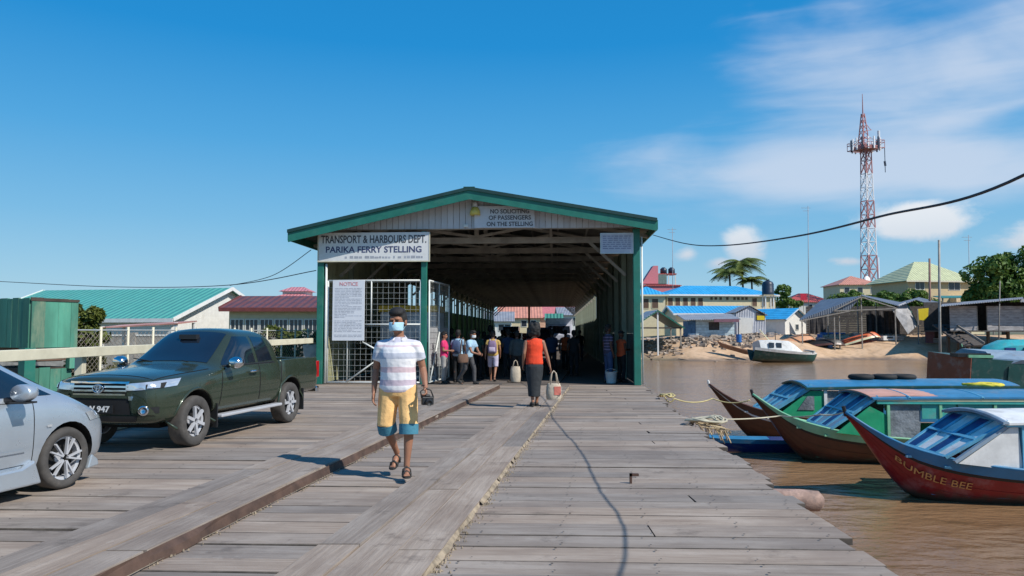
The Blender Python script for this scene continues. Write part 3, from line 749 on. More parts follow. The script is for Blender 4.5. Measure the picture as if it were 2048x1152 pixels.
def pole(name, label, cat, base, top, r, m, r2=None, group=None, extra=None):
    t = thing(name, label, cat, base, 0, group); d = Vector(top)-Vector(base)
    MB().tube([(0, 0, -.6), d*.5, d], [r, (r+(r2 or r))/2, r2 or r], 8).build('shaft', m, t, smooth=True)
    if extra: extra(t, d)
    return t
def corr(name, col, per=.18, axis=0, rough=.5, metal=.0, dirt=(.2, .12, .08), amt=.35, var=.12, dist=.03):
    m = mat(name, col, rough, metal=metal, var=var, scale=1.1, dirt=dirt, dirt_amt=amt, dscale=.7)
    t = m.node_tree; b = t.nodes['Principled BSDF']; tc = N(t, 'ShaderNodeTexCoord'); s = N(t, 'ShaderNodeSeparateXYZ'); L(t, tc.outputs['Object'], s.inputs[0])
    sn = math_node(t, 'SINE', math_node(t, 'MULTIPLY', s.outputs[axis], 2*PI/per))
    bp = N(t, 'ShaderNodeBump'); bp.inputs['Distance'].default_value = dist; L(t, sn, bp.inputs['Height']); L(t, bp.outputs[0], b.inputs['Normal']); return m

# ================================================================== NEAR LEFT YARD
M_TURQ = corr('turquoise_roof_sheets', (.085, .335, .28), .5, 0, .5, dirt=(.12, .30, .27), amt=.3, var=.06)
M_MAROON = corr('maroon_roof_sheets', (.145, .048, .042), .5, 0)
M_WALLW = mat('white_wall', (.68, .67, .63), .7, var=.06, dirt=(.5, .46, .4), dirt_amt=.25)
M_WALLC = mat('cream_wall', (.66, .56, .36), .7, var=.06, dirt=(.45, .38, .25), dirt_amt=.25)
M_PINKR = corr('pink_roof_sheets', (.52, .20, .22), .5, 0)
M_BLUER = corr('blue_roof_sheets', (.035, .33, .64), .5, 0, .45, dirt=(.12, .42, .62), amt=.4)
# turquoise roofed building
a, b_ = at(345, 637, 50), at(457, 575, 56.2); g_ = Vector((b_.x-a.x, b_.y-a.y, 0)); half = g_.length; g_.normalize()
rot = math.atan2(g_.y, g_.x)-PI/2                           # local +y runs along the gable
t = house('long_warehouse', 'long low building with a turquoise metal roof and white barge boards', 'building', (a.x, a.y, 0), rot, 16, half*2, a.z+.15, M_WALLW, M_TURQ, 'gable_x', b_.z-a.z-.15, .45, eave=M_WHITE)
t.location = Vector((a.x, a.y, 0))+Matrix.Rotation(rot, 3, 'Z') @ Vector((-8.4, .45, 0))
# maroon roofed building with a row of windows
p0, p1 = at(458, 641, 50), at(690, 641, 50)
wd = p1.x-p0.x
ws = [(-wd/2+.55+i*.98, 1.98, .78, .84, 2) for i in range(int((wd-.3)/.98))]
t = house('window_row_building', 'cream building with a maroon roof and one long row of framed windows', 'building', ((p0.x+p1.x)/2, 50, 0), 0, wd, 7, 3.3, M_WALLC, M_MAROON, 'gable_x', .85, .5, wins=ws, eave=mat('maroon_paint', (.16, .04, .035), .5))
t2 = house('pink_house', 'far house with a pink hipped roof rising behind the maroon roofed building', 'building', (at(580, 600, 112).x, 112, 0), 0, 7.6, 8, 6.4, M_WALLW, M_PINKR, 'hip', 1.5, .5)
MB().box(-1.9, 1.9, 2.5, 5.5, 7.05, 7.75).build('clerestory', M_WALLW, t2); MB().add([(-2.4, 2, 7.75), (2.4, 2, 7.75), (2.4, 6, 7.75), (-2.4, 6, 7.75), (-1, 4, 8.5), (1, 4, 8.5)], [(0, 1, 5, 4), (1, 2, 5), (2, 3, 4, 5), (3, 0, 4), (0, 3, 2, 1)]).build('top_roof', M_PINKR, t2)
# low wall and clutter seen over the truck
wl = thing('yard_wall', 'low grey concrete yard wall behind the chain link fence', 'wall', (at(330, 660, 36).x, 36, -.55), 0)
MB().box(-9, 8.4, 0, .2, -.6, 1.95).build('wall_body', mat('grey_concrete', (.33, .31, .28), .9, var=.2, dirt=(.15, .13, .11), dirt_amt=.6, bump=.01), wl)
for i in range(8): MB().box(-9.05+i*2.45, -8.75+i*2.45, -.05, .25, -.6, 2.12).build('pier', MATS['grey_concrete'], wl)
MB().box(-9.1, 8.5, -.03, .23, 1.952, 2.03).build('coping', M_WALLW, wl)
lt = thing('lean_to_shelter', 'low shelter with a faded red and white sheet roof behind the pickup', 'shelter', (at(300, 650, 30).x, 30, -.55), 0)
MB().slab((-1.6, -.9, 2.33), (1.5, -.9, 2.5), (1.5, .9, 2.62), (-1.6, .9, 2.45), .05).build('roof', mat('faded_red_sheet', (.46, .22, .18), .6, var=.3, scale=.8, dirt=(.6, .55, .5), dirt_amt=.8, dscale=.7), lt)
for x, y in ((-1.45, -.8), (1.4, -.8), (-1.45, .8), (1.4, .8)): MB().box(x-.05, x+.05, y-.05, y+.05, -.3, 2.36+.055*(x+1.6)).build('post', M_WHITE, lt)

# rusty green hopper container on legs
def streaks(name, cols):
    m = mat(name, cols[0], .65, var=.25, scale=2.2, stretch=(1.2, 1.2, .25), dirt=cols[1], dirt_amt=.8, dscale=1.5, per_obj=.30); return m
M_HOP = streaks('streaked_green_steel', ((.065, .235, .165), (.27, .33, .22)))
HX = at(60, 690, 15.6)
hop = thing('steel_hopper', 'tall rusty green streaked steel hopper standing beyond the rail', 'container', (HX.x, HX.y, -.7), R(63))
HT, HB = 3.02, 2.0                                          # nearest corner at the origin; faces run along +x and +y
MB().box(.03, .98, .03, 2.2, HB, HT-.03).build('bin_body', M_JOIST, hop)
def panels(ln, alongx, z0, z1, k0=0.0):
    u = k0
    while u < ln-.02:
        e = min(u+rnd.choice((.17, .22, .28)), ln); j = rnd.uniform(-.006, .006); zz = z1+rnd.uniform(-.012, .01)
        a = (u+.002, e-.002, -.02+j, .025, z0-.02, zz) if alongx else (-.02+j, .025, u+.006, e-.006, z0-.02, zz)
        MB().box(*a).build('steel_panel', M_HOP, hop); u = e
panels(1.0, True, HB, HT); panels(2.2, False, HB, HT, .03)
for i in range(4): MB().box(-.025+i*.26, .235+i*.26, -.032, -.012, HT-.06, HT+rnd.uniform(-.01, .02)).build('rim_strip', M_JOIST, hop)
M_RUSTB = mat('rusty_brown_steel', (.13, .075, .05), .8, var=.35, scale=5)
MB().prism([(.10, HB-.021), (.96, HB-.021), (.82, HB-.30), (.22, HB-.30)], 'y', .10, 1.9).build('chute', M_RUSTB, hop)
MB().prism([(.2, HB-.022), (2.1, HB-.022), (1.9, HB-.33), (.5, HB-.33)], 'x', .08, 1.0).build('chute', M_RUSTB, hop)
MB().box(.02, .96, .12, 1.9, -.3, 1.55).build('lower_bin', M_JOIST, hop)
for i in range(4): MB().box(.02+i*.235+.004, .02+(i+1)*.235-.004, .085, .118, -.3, 1.54+rnd.uniform(-.02, .02)).build('steel_panel', M_HOP, hop)
MB().box(.0, .98, .06, .082, .80, .84).build('seam_strip', M_JOIST, hop)
MB().box(-.20, .02, -.18, .04, -.5, 1.98).build('column', M_GREEN, hop)
MB().box(.84, .98, -.02, .12, 1.52, 1.98).build('column', M_HOP, hop); MB().box(-.02, .12, 1.9, 2.05, -.3, 1.98).build('column', M_GREEN, hop)
MB().tube([(-.1, 1.9, 2.05), (-.2, .1, 1.35), (-.3, 1.4, .6)], .02, 6).build('guy_rod', M_STEEL, hop)
# chain link fence
A, B = Vector((at(141, 700, 16.5).x, 16.5, -.65)), Vector((at(640, 700, 27).x, 27, -.65))
dv = B-A; fl_ = dv.length
fence = thing('chain_link_fence', 'rusted chain link fence on thin pipe posts between rail and bushes', 'fence', A, math.atan2(dv.y, dv.x))
n = 13
for i in range(n+1):
    x = fl_*i/n; MB().tube([(x, 0, -.4), (x, 0, 2.38)], .03, 8).build('fence_post', M_CREAM, fence, smooth=True)
MB().tube([(0, 0, 2.30), (fl_, 0, 2.30)], .02, 6).build('top_rail', M_STEEL, fence)
wm = MB(); st = .13; H_ = 2.25; k = -int(H_/st)
while k*st < fl_:
    for s_ in (1, -1):
        x0, x1 = k*st, k*st+H_; z0, z1 = (.02, H_) if s_ > 0 else (H_, .02)
        ca, cb = max(x0, 0), min(x1, fl_)
        if cb > ca: wm.bar((ca, s_*.004, z0+(z1-z0)*(ca-x0)/H_), (cb, s_*.004, z0+(z1-z0)*(cb-x0)/H_), .006, .006)
    k += 1
tag(wm.build('wire_mesh', mat('rusty_wire', (.28, .24, .2), .7), fence), kind='stuff')
# bushes and weeds of the yard
q = at(165, 640, 19); tree('bush', 'small leafy bush beside the green hopper', 'bush', (q.x, q.y, -.6), [(.05, 0, 2.15, .5, .5, .55), (-.3, .1, 2.75, .22, .3, .22), (.3, 0, 2.6, .25, .3, .22), (.1, 0, 1.4, .45, .45, .5)], 1.6, .05, .085, M_LEAFY, .9, seed=4)
q = at(205, 730, 17.6); tree('weed_bush', 'olive weeds growing up through the chain link fence', 'bush', (q.x, q.y, -.6), [(-.4, 0, .9, .6, .4, .8), (.5, .15, .7, .7, .4, .7), (1.4, .5, .8, .7, .4, .65)], 0, .05, .07, M_LEAFO, 1.0, seed=5)
q = at(605, 660, 33); tree('hedge', 'trimmed green hedge below the maroon roofed building', 'hedge', (q.x, q.y, -.6), [(-1.4, 0, 1.7, .9, .6, .7), (0, 0, 1.8, .9, .6, .6), (1.3, 0, 1.8, .9, .6, .65), (-.6, 0, .8, 1.2, .5, .8), (1, 0, .8, 1.2, .5, .8)], 0, .05, .1, M_LEAFY, .9, seed=6)
# cream rail along the deck's land edge
rl = thing('guard_rail', 'long cream painted timber guard rail along the land side of the deck', 'railing', (0, 0, 0), 0)
ya, yb = 4.0, 23.0
rx = lambda y: -7.06+.052*(y-5)
MB().bar((rx(ya), ya, 1.27), (rx(yb), yb, 1.34), .09, .155).build('top_rail', M_CREAM, rl, bevel=.01)
y = 6.3
while y < yb: MB().box(rx(y)-.18, rx(y)-.055, y-.06, y+.06, -.5, 1.24).build('rail_post', M_CREAM, rl, bevel=.01); y += 5.6
MB().bar((rx(9)+.1, 9, .07), (rx(22.8)+.1, 22.8, .07), .16, .14).build('kerb_beam', M_CREAM, rl, bevel=.01)
# leaning boards against the rail behind the pickup
for k, (px, py, tx, tz) in enumerate(((628, 768, -.25, 1.2),)):
    q = gr(px, py); t = thing('leaning_board', 'grimy white board leaning at the foot of the green corner post', 'board', (q.x, q.y, 0), 0)
    MB().bar((0, 0, .02), (tx, .5, tz), .5, .03).build('board', mat('grimy_board', (.45, .38, .32), .8, var=.3, scale=2, dirt=(.25, .12, .08), dirt_amt=.6), t)
# overhead wires
M_WIRE = mat('black_cable', (.025, .025, .03), .6)
def wire(name, label, pts, r, n=14):
    P = []
    pts = [Vector(p) for p in pts]
    for i in range(len(pts)-1):
        p0, p1, p2, p3 = pts[max(i-1, 0)], pts[i], pts[i+1], pts[min(i+2, len(pts)-1)]
        for k in range(n):
            u = k/n; P.append(.5*((2*p1)+(p2-p0)*u+(2*p0-5*p1+4*p2-p3)*u*u+(3*p1-p0-3*p2+p3)*u**3))
    P.append(pts[-1]); o = MB().tube(P, r, 6).build(name, M_WIRE, smooth=True); return tag(o, label, 'cable')
wire('overhead_cable', 'thin black cable sagging above the turquoise roof to the shed', [at(-300, 548, 40), at(0, 563, 36), at(240, 574, 33), at(460, 570, 29.5), at(632, 541, 26)], .016)
wire('overhead_cable', 'short cable rising steeply to the left eave of the shed', [at(460, 571, 29.6), at(545, 551, 27), at(622, 500, 24.2)], .012)
wire('overhead_cable', 'heavy black cable sweeping from the right eave over the boats', [at(1306, 470, 22.4), at(1370, 487, 16.5), at(1445, 491, 12.2), at(1590, 473, 8.8), at(1760, 433, 6.5), at(2048, 350, 4.6), (3.05, 2.0, 3.1), (2.6, -7, 5.2)], .0105)
pole('utility_pole', 'wooden utility pole standing at the deck edge behind the viewer', 'pole', (2.6, -7, -1.6), (2.6, -7, 6), .12, M_BARK, .09)

# ================================================================== FAR BANK, right of the shed
def bz(x, y): return bank_h(x, min(y, 119.9))
def gpt(px, py, D):                                         # base point of something on the bank, sunk to the ground
    p = at(px, py, D); return Vector((p.x, D, bz(p.x, D)))
M_SHEET = corr('weathered_grey_sheets', (.34, .35, .38), .25, 0, .5, metal=.25, dirt=(.22, .13, .09), amt=.45)
M_SHEETB = corr('blue_grey_sheets', (.155, .18, .225), .25, 0, .5, metal=.2, dirt=(.14, .09, .07), amt=.3)
M_PLANKG = mat('grey_shack_boards', (.40, .37, .36), .85, var=.25, scale=2, dirt=(.16, .12, .11), dirt_amt=.6, stretch=(.6, 1, 2.5))
M_POSTW = mat('bleached_post', (.26, .235, .205), .85, var=.2)
M_BRWIN = mat('brown_shutter', (.12, .065, .04), .7, var=.2)
M_ORANGE = mat('orange_red_boat_paint', (.62, .12, .04), .45, var=.1, dirt=(.5, .28, .18), dirt_amt=.5)
M_CORAL = mat('faded_orange_paint', (.55, .26, .13), .6, var=.15, dirt=(.35, .2, .12), dirt_amt=.5)
M_BLUEP = mat('blue_plastic', (.02, .13, .40), .4, var=.1)
M_BLACKT = mat('black_tank_plastic', (.018, .03, .055), .4, var=.1)
M_YELL = mat('yellow_board', (.70, .52, .02), .5, var=.05)
M_REDR = corr('red_roof_sheets', (.42, .075, .06), .5, 0)
M_LIME = corr('pale_lime_roof', (.50, .52, .30), .5, 0, .5, dirt=(.4, .42, .28), amt=.3)
M_SALM = corr('salmon_roof', (.55, .24, .17), .5, 0)
M_PINKW = mat('pink_wall', (.62, .20, .23), .7, var=.06)
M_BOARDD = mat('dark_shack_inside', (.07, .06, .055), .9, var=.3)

# long cream school-like block, blue roof
D = 118; a, b = at(1330, 600, D), at(1556, 600, D); wd = b.x-a.x; zt = at(1400, 588, D).z
wins = [(at(p_, 600, D).x-(a.x+b.x)/2, at(1400, 604, D).z, .78, 1.25) for p_ in (1337, 1352, 1368, 1384, 1399, 1512, 1532, 1549)]
t = house('cream_school_block', 'long cream two storey block with a bright blue roof and brown shutters', 'building', ((a.x+b.x)/2, D, 0), R(7), wd, 9, zt, M_WALLC, M_BLUER, 'hip', 1.55, .55, wins=wins, eave=M_WHITE, pm=M_BRWIN, fm=M_WALLC)
for p_ in (1422, 1431, 1441, 1455, 1470, 1478, 1487, 1495): window(t, at(p_, 598, D).x-(a.x+b.x)/2, 0, at(1400, 597, D).z, .42, .42, M_WALLC, M_BRWIN, .04, name='vent')
D2 = 116; a2, b2 = at(1266, 600, D2), at(1331, 600, D2)
t = house('cream_end_wing', 'cream wing at the end of the blue roofed block with three brown windows', 'building', ((a2.x+b2.x)/2, D2, 0), 0, b2.x-a2.x-.05, 8, at(1300, 588, D2).z, M_WALLC, M_BLUER, 'hip', 1.3, .5, wins=[(at(p_, 600, D2).x-(a2.x+b2.x)/2, at(1300, 607, D2).z, .95, 1.45) for p_ in (1274, 1291, 1310)], eave=M_WALLC, pm=M_BRWIN, fm=M_WALLC)
# water tank on a stand beside the block
q = at(1536, 590, 112); t = thing('water_tank', 'black ribbed water tank standing above the end of the cream block', 'tank', (q.x, 112, 0), 0)
zb = q.z; k = 112/1500*11.5
MB().lathe([(0, zb), (k, zb), (k*1.02, zb+.5), (k*.98, zb+.55), (k*1.02, zb+1.0), (k*.98, zb+1.05), (k*1.0, zb+1.6), (k*.8, zb+1.95), (k*.3, zb+2.15), (0, zb+2.18)], 20).build('tank_body', M_BLACKT, t, smooth=True, angle=50)
MB().lathe([(0, zb+2.18), (.25, zb+2.18), (.25, zb+2.3), (0, zb+2.3)], 12).build('lid', M_BLACKT, t)
for x, y in ((-.6, -.6), (.6, -.6), (-.6, .6), (.6, .6)): MB().box(x-.09, x+.09, y-.09, y+.09, 0, zb-.1).build('leg', M_WALLW, t)
MB().box(-.95, .95, -.95, .95, zb-.1, zb-.005).build('platform', M_WALLC, t)
# lower blue roofed houses in front
D = 103; a, b = at(1345, 628, D), at(1505, 628, D)
house('low_blue_house', 'low house with a wide blue roof in front of the cream block', 'building', ((a.x+b.x)/2, D, 0), R(0), b.x-a.x-1, 8, a.z+.2, M_WALLC, M_BLUER, 'gable_x', 1.05, .5, eave=M_WHITE)
D = 100; a, b = at(1548, 640, D), at(1634, 640, D)
house('gabled_blue_house', 'small house with a blue roof and a white gable facing the beach', 'building', ((a.x+b.x)/2, D, 0), R(38), 5.0, 9, at(1600, 636, D).z, M_WALLW, M_BLUER, 'gable_y', 1.25, .45, eave=M_WHITE, wins=[(.3, 2.2, .7, .7)])
# pink building with roof tanks
D = 165; q = at(1322, 575, D)
t = house('pink_building', 'tall pink building with stepped roof and two dark tanks on top', 'building', (q.x, D, 0), 0, 8.5, 9, q.z+.6, M_PINKW, M_REDR, 'hip', .6, .3)
zt = q.z+.9
MB().prism([(-4.0, zt), (-.4, zt), (-.4, zt+4.0), (-1.4, zt+4.0), (-2.6, zt+2.2)], 'y', 1, 4).build('stair_tower', M_PINKW, t)
MB().box(-.5, 3.8, 1.2, 5, zt+2.1, zt+2.3).build('tank_deck', M_REDR, t); MB().box(-.4, 1.5, 1.0, 4, zt-.02, zt+2.09).build('water_room', mat('slate_green', (.13, .2, .18), .7), t)
for x in (2.0, 3.5): MB().box(x-.1, x+.1, 1.3, 1.5, zt-.3, zt+2.1).build('pillar', M_WALLW, t)
for x in (1.2, 3.0): MB().lathe([(0, zt+2.31), (.75, zt+2.31), (.75, zt+3.4), (.3, zt+3.8), (0, zt+3.82)], 14, Matrix.Translation((x, 3, 0))).build('tank', M_BLACKT, t, smooth=True)
# red roofs far right of it
for (pa, pb, pe, pr, D, lab, wm_) in ((1572, 1668, 603, 585, 190, 'distant house with a long red roof left of the tower', M_WALLW), (1676, 1764, 568, 549, 168, 'distant house with a salmon roof and open verandah behind the tower foot', M_WALLC)):
    a, b = at(pa, pe, D), at(pb, pe, D)
    house('distant_house', lab, 'building', ((a.x+b.x)/2, D, 0), 0, b.x-a.x-.8, 9, a.z, wm_, M_REDR if 'red' in lab else M_SALM, 'hip', at(pa, pr, D).z-a.z, .5, wins=[(-(b.x-a.x)*.3, a.z-1.4, 1.1, 1.2), (0, a.z-1.4, 1.1, 1.2), ((b.x-a.x)*.3, a.z-1.4, 1.1, 1.2)])
q = at(1616, 596, 150); t = thing('red_sign_board', 'small red board above the red roof near the thin mast', 'sign', (at(1607, 594, 150).x, 150, 0)); MB().box(-.6, .6, -.03, .03, 7.9, 9.2).build('board', mat('red_board', (.55, .02, .05), .5), t); MB().box(-.05, .05, .03, .1, 0, 9.1).build('post', M_POSTW, t)
# cream house with a pale hipped roof
D = 128; a, b = at(1802, 560, D), at(1962, 560, D); wd = b.x-a.x
wz = at(1900, 571, D).z
t = house('pale_roof_house', 'large cream house under a pale lime hipped roof among trees', 'building', ((a.x+b.x)/2, D, 0), R(8), wd-1.2, 10, a.z-.05, mat('tan_wall', (.56, .43, .25), .7, var=.06), M_LIME, 'hip', at(1900, 519, D).z-a.z+.1, .7,
          wins=[(at(1911, 571, D).x-(a.x+b.x)/2, wz, 2.1, 1.5, 1), (-4, wz, 1.6, 1.4, 1)], eave=M_CREAM)
MB().box(1.5, wd/2-.3, -1.6, -.02, 6.2, 7.4).build('balcony', mat('peach_wall', (.66, .47, .28), .7), t); MB().box(1.5, wd/2-.3, -1.6, -.02, .9, 6.19).build('lower_wall', M_WALLC, t)
q = at(1900, 598, 122); t = thing('green_awning', 'flat dark teal awning roof in front of the pale roofed house', 'awning', (q.x, 118, 0)); MB().slab((-4.2, -1, q.z), (4.2, -1, q.z+.1), (4.2, 1.5, q.z+.5), (-4.2, 1.5, q.z+.4), .12).build('roof', mat('teal_sheet', (.04, .20, .19), .5), t)
for x in (-3.9, 3.9): MB().box(x-.08, x+.08, -.8, -.6, 0, q.z-.05).build('post', M_POSTW, t)

# ---- waterside shelters
def boarded(mb, x0, x1, y, z0, z1, step, ax='z'):
    z = z0
    while z < z1-.03: mb.box(x0, x1, y-rnd.uniform(0, .03), y+.03, z+.008, min(z+step, z1)-.008); z += step
    return mb
# small gable shelter next to the shed
D = 82; q = gpt(1312, 690, D); S = D/1500
t = thing('gable_shelter', 'small open boat shelter with a pale gable roof and dark green rafters', 'shelter', (q.x, D, q.z), 0)
zr, ze = at(1312, 620, D).z-q.z, at(1270, 655, D).z-q.z
for s_ in (-1, 1): MB().slab((s_*2.9, -1.2, ze), (0, -1.2, zr), (0, 6, zr), (s_*2.9, 6, ze), -.07*s_).build('roof', M_SHEET if s_ < 0 else M_DKGREEN, t)
for s_ in (-1, 1): MB().bar((s_*2.9, -1.22, ze-.12), (0, -1.22, zr-.12), .1, .18, (0, 1, 0)).build('rafter', M_GREEN, t)
MB().bar((-2.6, -1.0, ze-.05), (2.6, -1.0, ze-.05), .1, .16).build('tie_beam', M_BOARDD, t)
for x, y in ((0, -1.1), (-2.7, 0), (2.7, 0), (-2.7, 5), (2.7, 5)): MB().box(x-.08, x+.08, y-.08, y+.08, -1, ze if x else zr-.2).build('post', M_POSTW if x else M_WHITE, t)
# pale blue boarded kiosk with one black window
D = 87; q = gpt(1428, 684, D); a, b = at(1392, 684, D).x-q.x, at(1469, 684, D).x-q.x; h = at(1428, 640, D).z-q.z
t = thing('boarded_kiosk', 'pale blue white boarded kiosk with a single black window opening', 'kiosk', (q.x, D, q.z), 0)
M_KI = mat('pale_blue_board', (.50, .60, .64), .6, per_obj=.09, dirt=(.3, .3, .3), dirt_amt=.3)
z = -.2; wx = at(1428, 650, D).x-q.x; wz0, wz1 = at(1428, 658, D).z-q.z, at(1428, 644, D).z-q.z
while z < h:
    for (x0, x1) in ((a, wx-.62), (wx+.62, b)) if z+.2 > wz0 and z < wz1 else ((a, b),):
        MB().box(x0, x1, -.03, .02, z+.01, z+.33).build('board', M_KI, t)
    z += .34
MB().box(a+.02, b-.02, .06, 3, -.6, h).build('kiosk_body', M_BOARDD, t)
MB().box(wx-.68, wx+.68, -.05, .0, wz1, wz1+.08).build('window_frame', M_WALLW, t)
MB().box(a-.9, a-.03, -.05, 2.5, -.2, h-.1).build('side_bay', mat('dull_blue_board', (.07, .15, .26), .7, var=.25), t)
MB().slab((a-1.5, -.9, h+.02), (b+.5, -.9, h+.12), (b+.5, 3.2, h+.8), (a-1.5, 3.2, h+.7), .08).build('roof', M_SHEET, t)
MB().box(b-2.6, b+.3, -.98, -.92, h-.25, h+.1).build('fascia_board', mat('plum_board', (.19, .09, .12), .6), t)
for i in range(5): x = a+(b-a)*i/4; MB().box(x-.1, x+.1, -.02, .2, -1.4, -.2).build('stilt', M_BARK, t)
# tall grey sheet shed with a peaked front
D = 90; q = gpt(1500, 684, D); a, b = at(1473, 684, D).x-q.x, at(1532, 684, D).x-q.x; h = at(1500, 627, D).z-q.z; pk = at(1500, 613, D).z-q.z
t = thing('sheet_metal_shed', 'tall shed clad in pale grey sheets with a low peak and white door flap', 'shed', (q.x, D, q.z), 0)
M_PSH = corr('pale_grey_sheets', (.50, .52, .58), .2, 0, .5, dirt=(.3, .28, .3), amt=.4)
MB().prism([(a, -.8), (b, -.8), (b, h-.3), (0, pk), (a, h)], 'y', 0, 4).build('wall', M_PSH, t)
MB().slab((a-.2, -.2, h+.06), (0, -.2, pk+.08), (0, 4.2, pk+.08), (a-.2, 4.2, h+.06), -.05).build('roof', M_SHEET, t); MB().slab((b+.2, -.2, h-.24), (b+.2, 4.2, h-.24), (0, 4.2, pk+.081), (0, -.2, pk+.081), -.05).build('roof', M_SHEET, t)
MB().prism([(a+.3, .0), (a+.35, 2.1), (a+2.1, 2.0), (.2, .0)], 'y', -.07, -.02).build('door_flap', M_WALLW, t)
MB().box(b-1.15, b-.1, -.06, -.01, 1.75, 2.7).build('opening', M_BOARDD, t); MB().box(b-1.05, b-.15, -.09, -.062, 1.78, 2.3).build('counter_panel', M_YELL, t)
# big open boat shelter with sheet roofs
D = 86; q = gpt(1720, 690, D)
t = thing('open_boat_shelter', 'wide open boat shelter with patched blue grey sheet roofs on thin posts', 'shelter', (q.x, D, q.z), 0)
def loc_(px, py, d): return at(px, py, d)-Vector((q.x, D, q.z))
e0, e1, rg0, rg1, f0 = loc_(1598, 640, 84), loc_(1795, 614, 84), loc_(1722, 592, 84), loc_(1722, 590, 95), loc_(1640, 602, 96)
MB().slab(e0, loc_(1700, 618, 84), rg0, loc_(1642, 600, 93), .06).build('roof_sheet', M_SHEETB, t)
MB().slab(rg0+Vector((.05, 0, 0)), loc_(1798, 613, 84), loc_(1800, 605, 95), rg1+Vector((.05, 0, 0)), -.06).build('roof_sheet', M_SHEETB, t)
MB().slab(loc_(1790, 616, 85), loc_(1832, 600, 85), loc_(1836, 596, 95), loc_(1790, 608, 95), -.06).build('roof_sheet', M_SHEET, t)
MB().slab(loc_(1831, 600, 85.2), loc_(1880, 616, 85.2), loc_(1882, 606, 95), loc_(1836, 595, 95), -.06).build('roof_sheet', M_SHEETB, t)
for (A_, B_) in (((1600, 642), (1700, 622)), ((1668, 622), (1795, 617)), ((1722, 594), (1668, 621)), ((1722, 594), (1792, 616))):
    MB().bar(loc_(*A_, 83.8), loc_(*B_, 83.8), .1, .16, (0, 1, 0)).build('beam', M_POSTW, t)
for px, d, top in ((1604, 84.2, 642), (1668, 84, 622), (1678, 84.4, 622), (1722, 84.1, 594), (1752, 90, 610), (1790, 84.3, 617), (1715, 92, 600), (1655, 93, 605)):
    p = loc_(px, top, d); g_z = bz(p.x+q.x, d)-q.z
    MB().bar((p.x, p.y, g_z-.4), (p.x, p.y, p.z), .11, .11).build('post', M_POSTW, t)
bk = loc_(1700, 640, 98)
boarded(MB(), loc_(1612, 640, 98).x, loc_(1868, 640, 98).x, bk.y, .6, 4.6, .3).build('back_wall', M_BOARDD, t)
boarded(MB(), loc_(1640, 640, 95).x, loc_(1690, 640, 95).x, loc_(1640, 640, 95).y, 0, 1.2, .4).build('work_bench', M_BLUEP, t)
q2 = gpt(1820, 690, 85); m_ = mat('shelter_shade_cloth', (.05, .045, .045), .9, var=.4)  # dark sheets added to stand in for shade inside the shelter
for k, (pa, pb, dd) in enumerate(((1733, 1770, 96), (1768, 1800, 95), (1618, 1652, 96))):
    ct = thing('shade_curtain', ('dark cloth added for shade at the middle bay of the big shelter', 'dark cloth added for shade right of the middle bay beside the grey tarpaulin', 'dark cloth added for shade at the left bay of the big shelter')[k], 'cloth', (at(pa, 640, dd).x, dd, bz(at(pa, 640, dd).x, dd)), 0); rg = []
    wv = at(pb, 640, dd).x-at(pa, 640, dd).x; hv = at(1700, 622, dd).z-bz(at(pa, 640, dd).x, dd)
    for i in range(13): rg.append([Vector((wv*i/12, .12*math.sin(i*1.7), .1)), Vector((wv*i/12, .12*math.sin(i*1.7)+.05, .1)), Vector((wv*i/12, .08*math.sin(i*1.3)+.05, hv)), Vector((wv*i/12, .08*math.sin(i*1.3), hv))])
    MB().rings(rg).build('cloth', m_, ct)
t = thing('hanging_tarpaulin', 'torn grey tarpaulin hanging in a triangle from the shelter roof', 'tarpaulin', (q2.x, 85, q2.z))
o2 = Vector((q2.x, 85, q2.z)); v = [at(1782, 616, 85)-o2, at(1812, 604, 86)-o2, at(1836, 650, 85.5)-o2, at(1816, 668, 84.6)-o2]
cen = (v[0]+v[1]+v[2]+v[3])/4+Vector((0, -.3, .1)); MB().add([*v, cen]+[p+Vector((0, .04, 0)) for p in (*v, cen)], [(0, 1, 4), (1, 2, 4), (2, 3, 4), (3, 0, 4), (5, 9, 6), (6, 9, 7), (7, 9, 8), (8, 9, 5)]).build('cloth', mat('grey_tarpaulin', (.34, .33, .33), .7, var=.3, scale=1.2, bump=.03), t)
MB().bar(v[1], v[2], .08, .1, (0, 1, 0)).build('green_edge', M_GREEN, t)
q2 = gpt(1846, 672, 85); t = thing('yellow_board', 'bright yellow board with a slanted corner under the shelter edge', 'board', (q2.x, 85, q2.z)); o2 = Vector((q2.x, 85, q2.z))
pts = [at(px, py, 85)-o2 for px, py in ((1836, 618), (1857, 616), (1856, 632), (1849, 641), (1838, 640))]
MB().prism([(p.x, p.z) for p in pts], 'y', -.03, .03).build('board', M_YELL, t); MB().box(pts[0].x-.1, pts[0].x, -.05, .05, -.5, pts[0].z).build('post', M_POSTW, t)
for i, (px, w_, hh, m_) in enumerate(((1858, 1.0, 2.3, 'plum_board'), (1872, 1.2, 2.6, 'dark_shack_inside'))): MB().box(at(px, 660, 86).x-q2.x-w_/2, at(px, 660, 86).x-q2.x+w_/2, .8+i*.3, .95+i*.3, -.5, hh).build('screen_panel', MATS[m_], t)
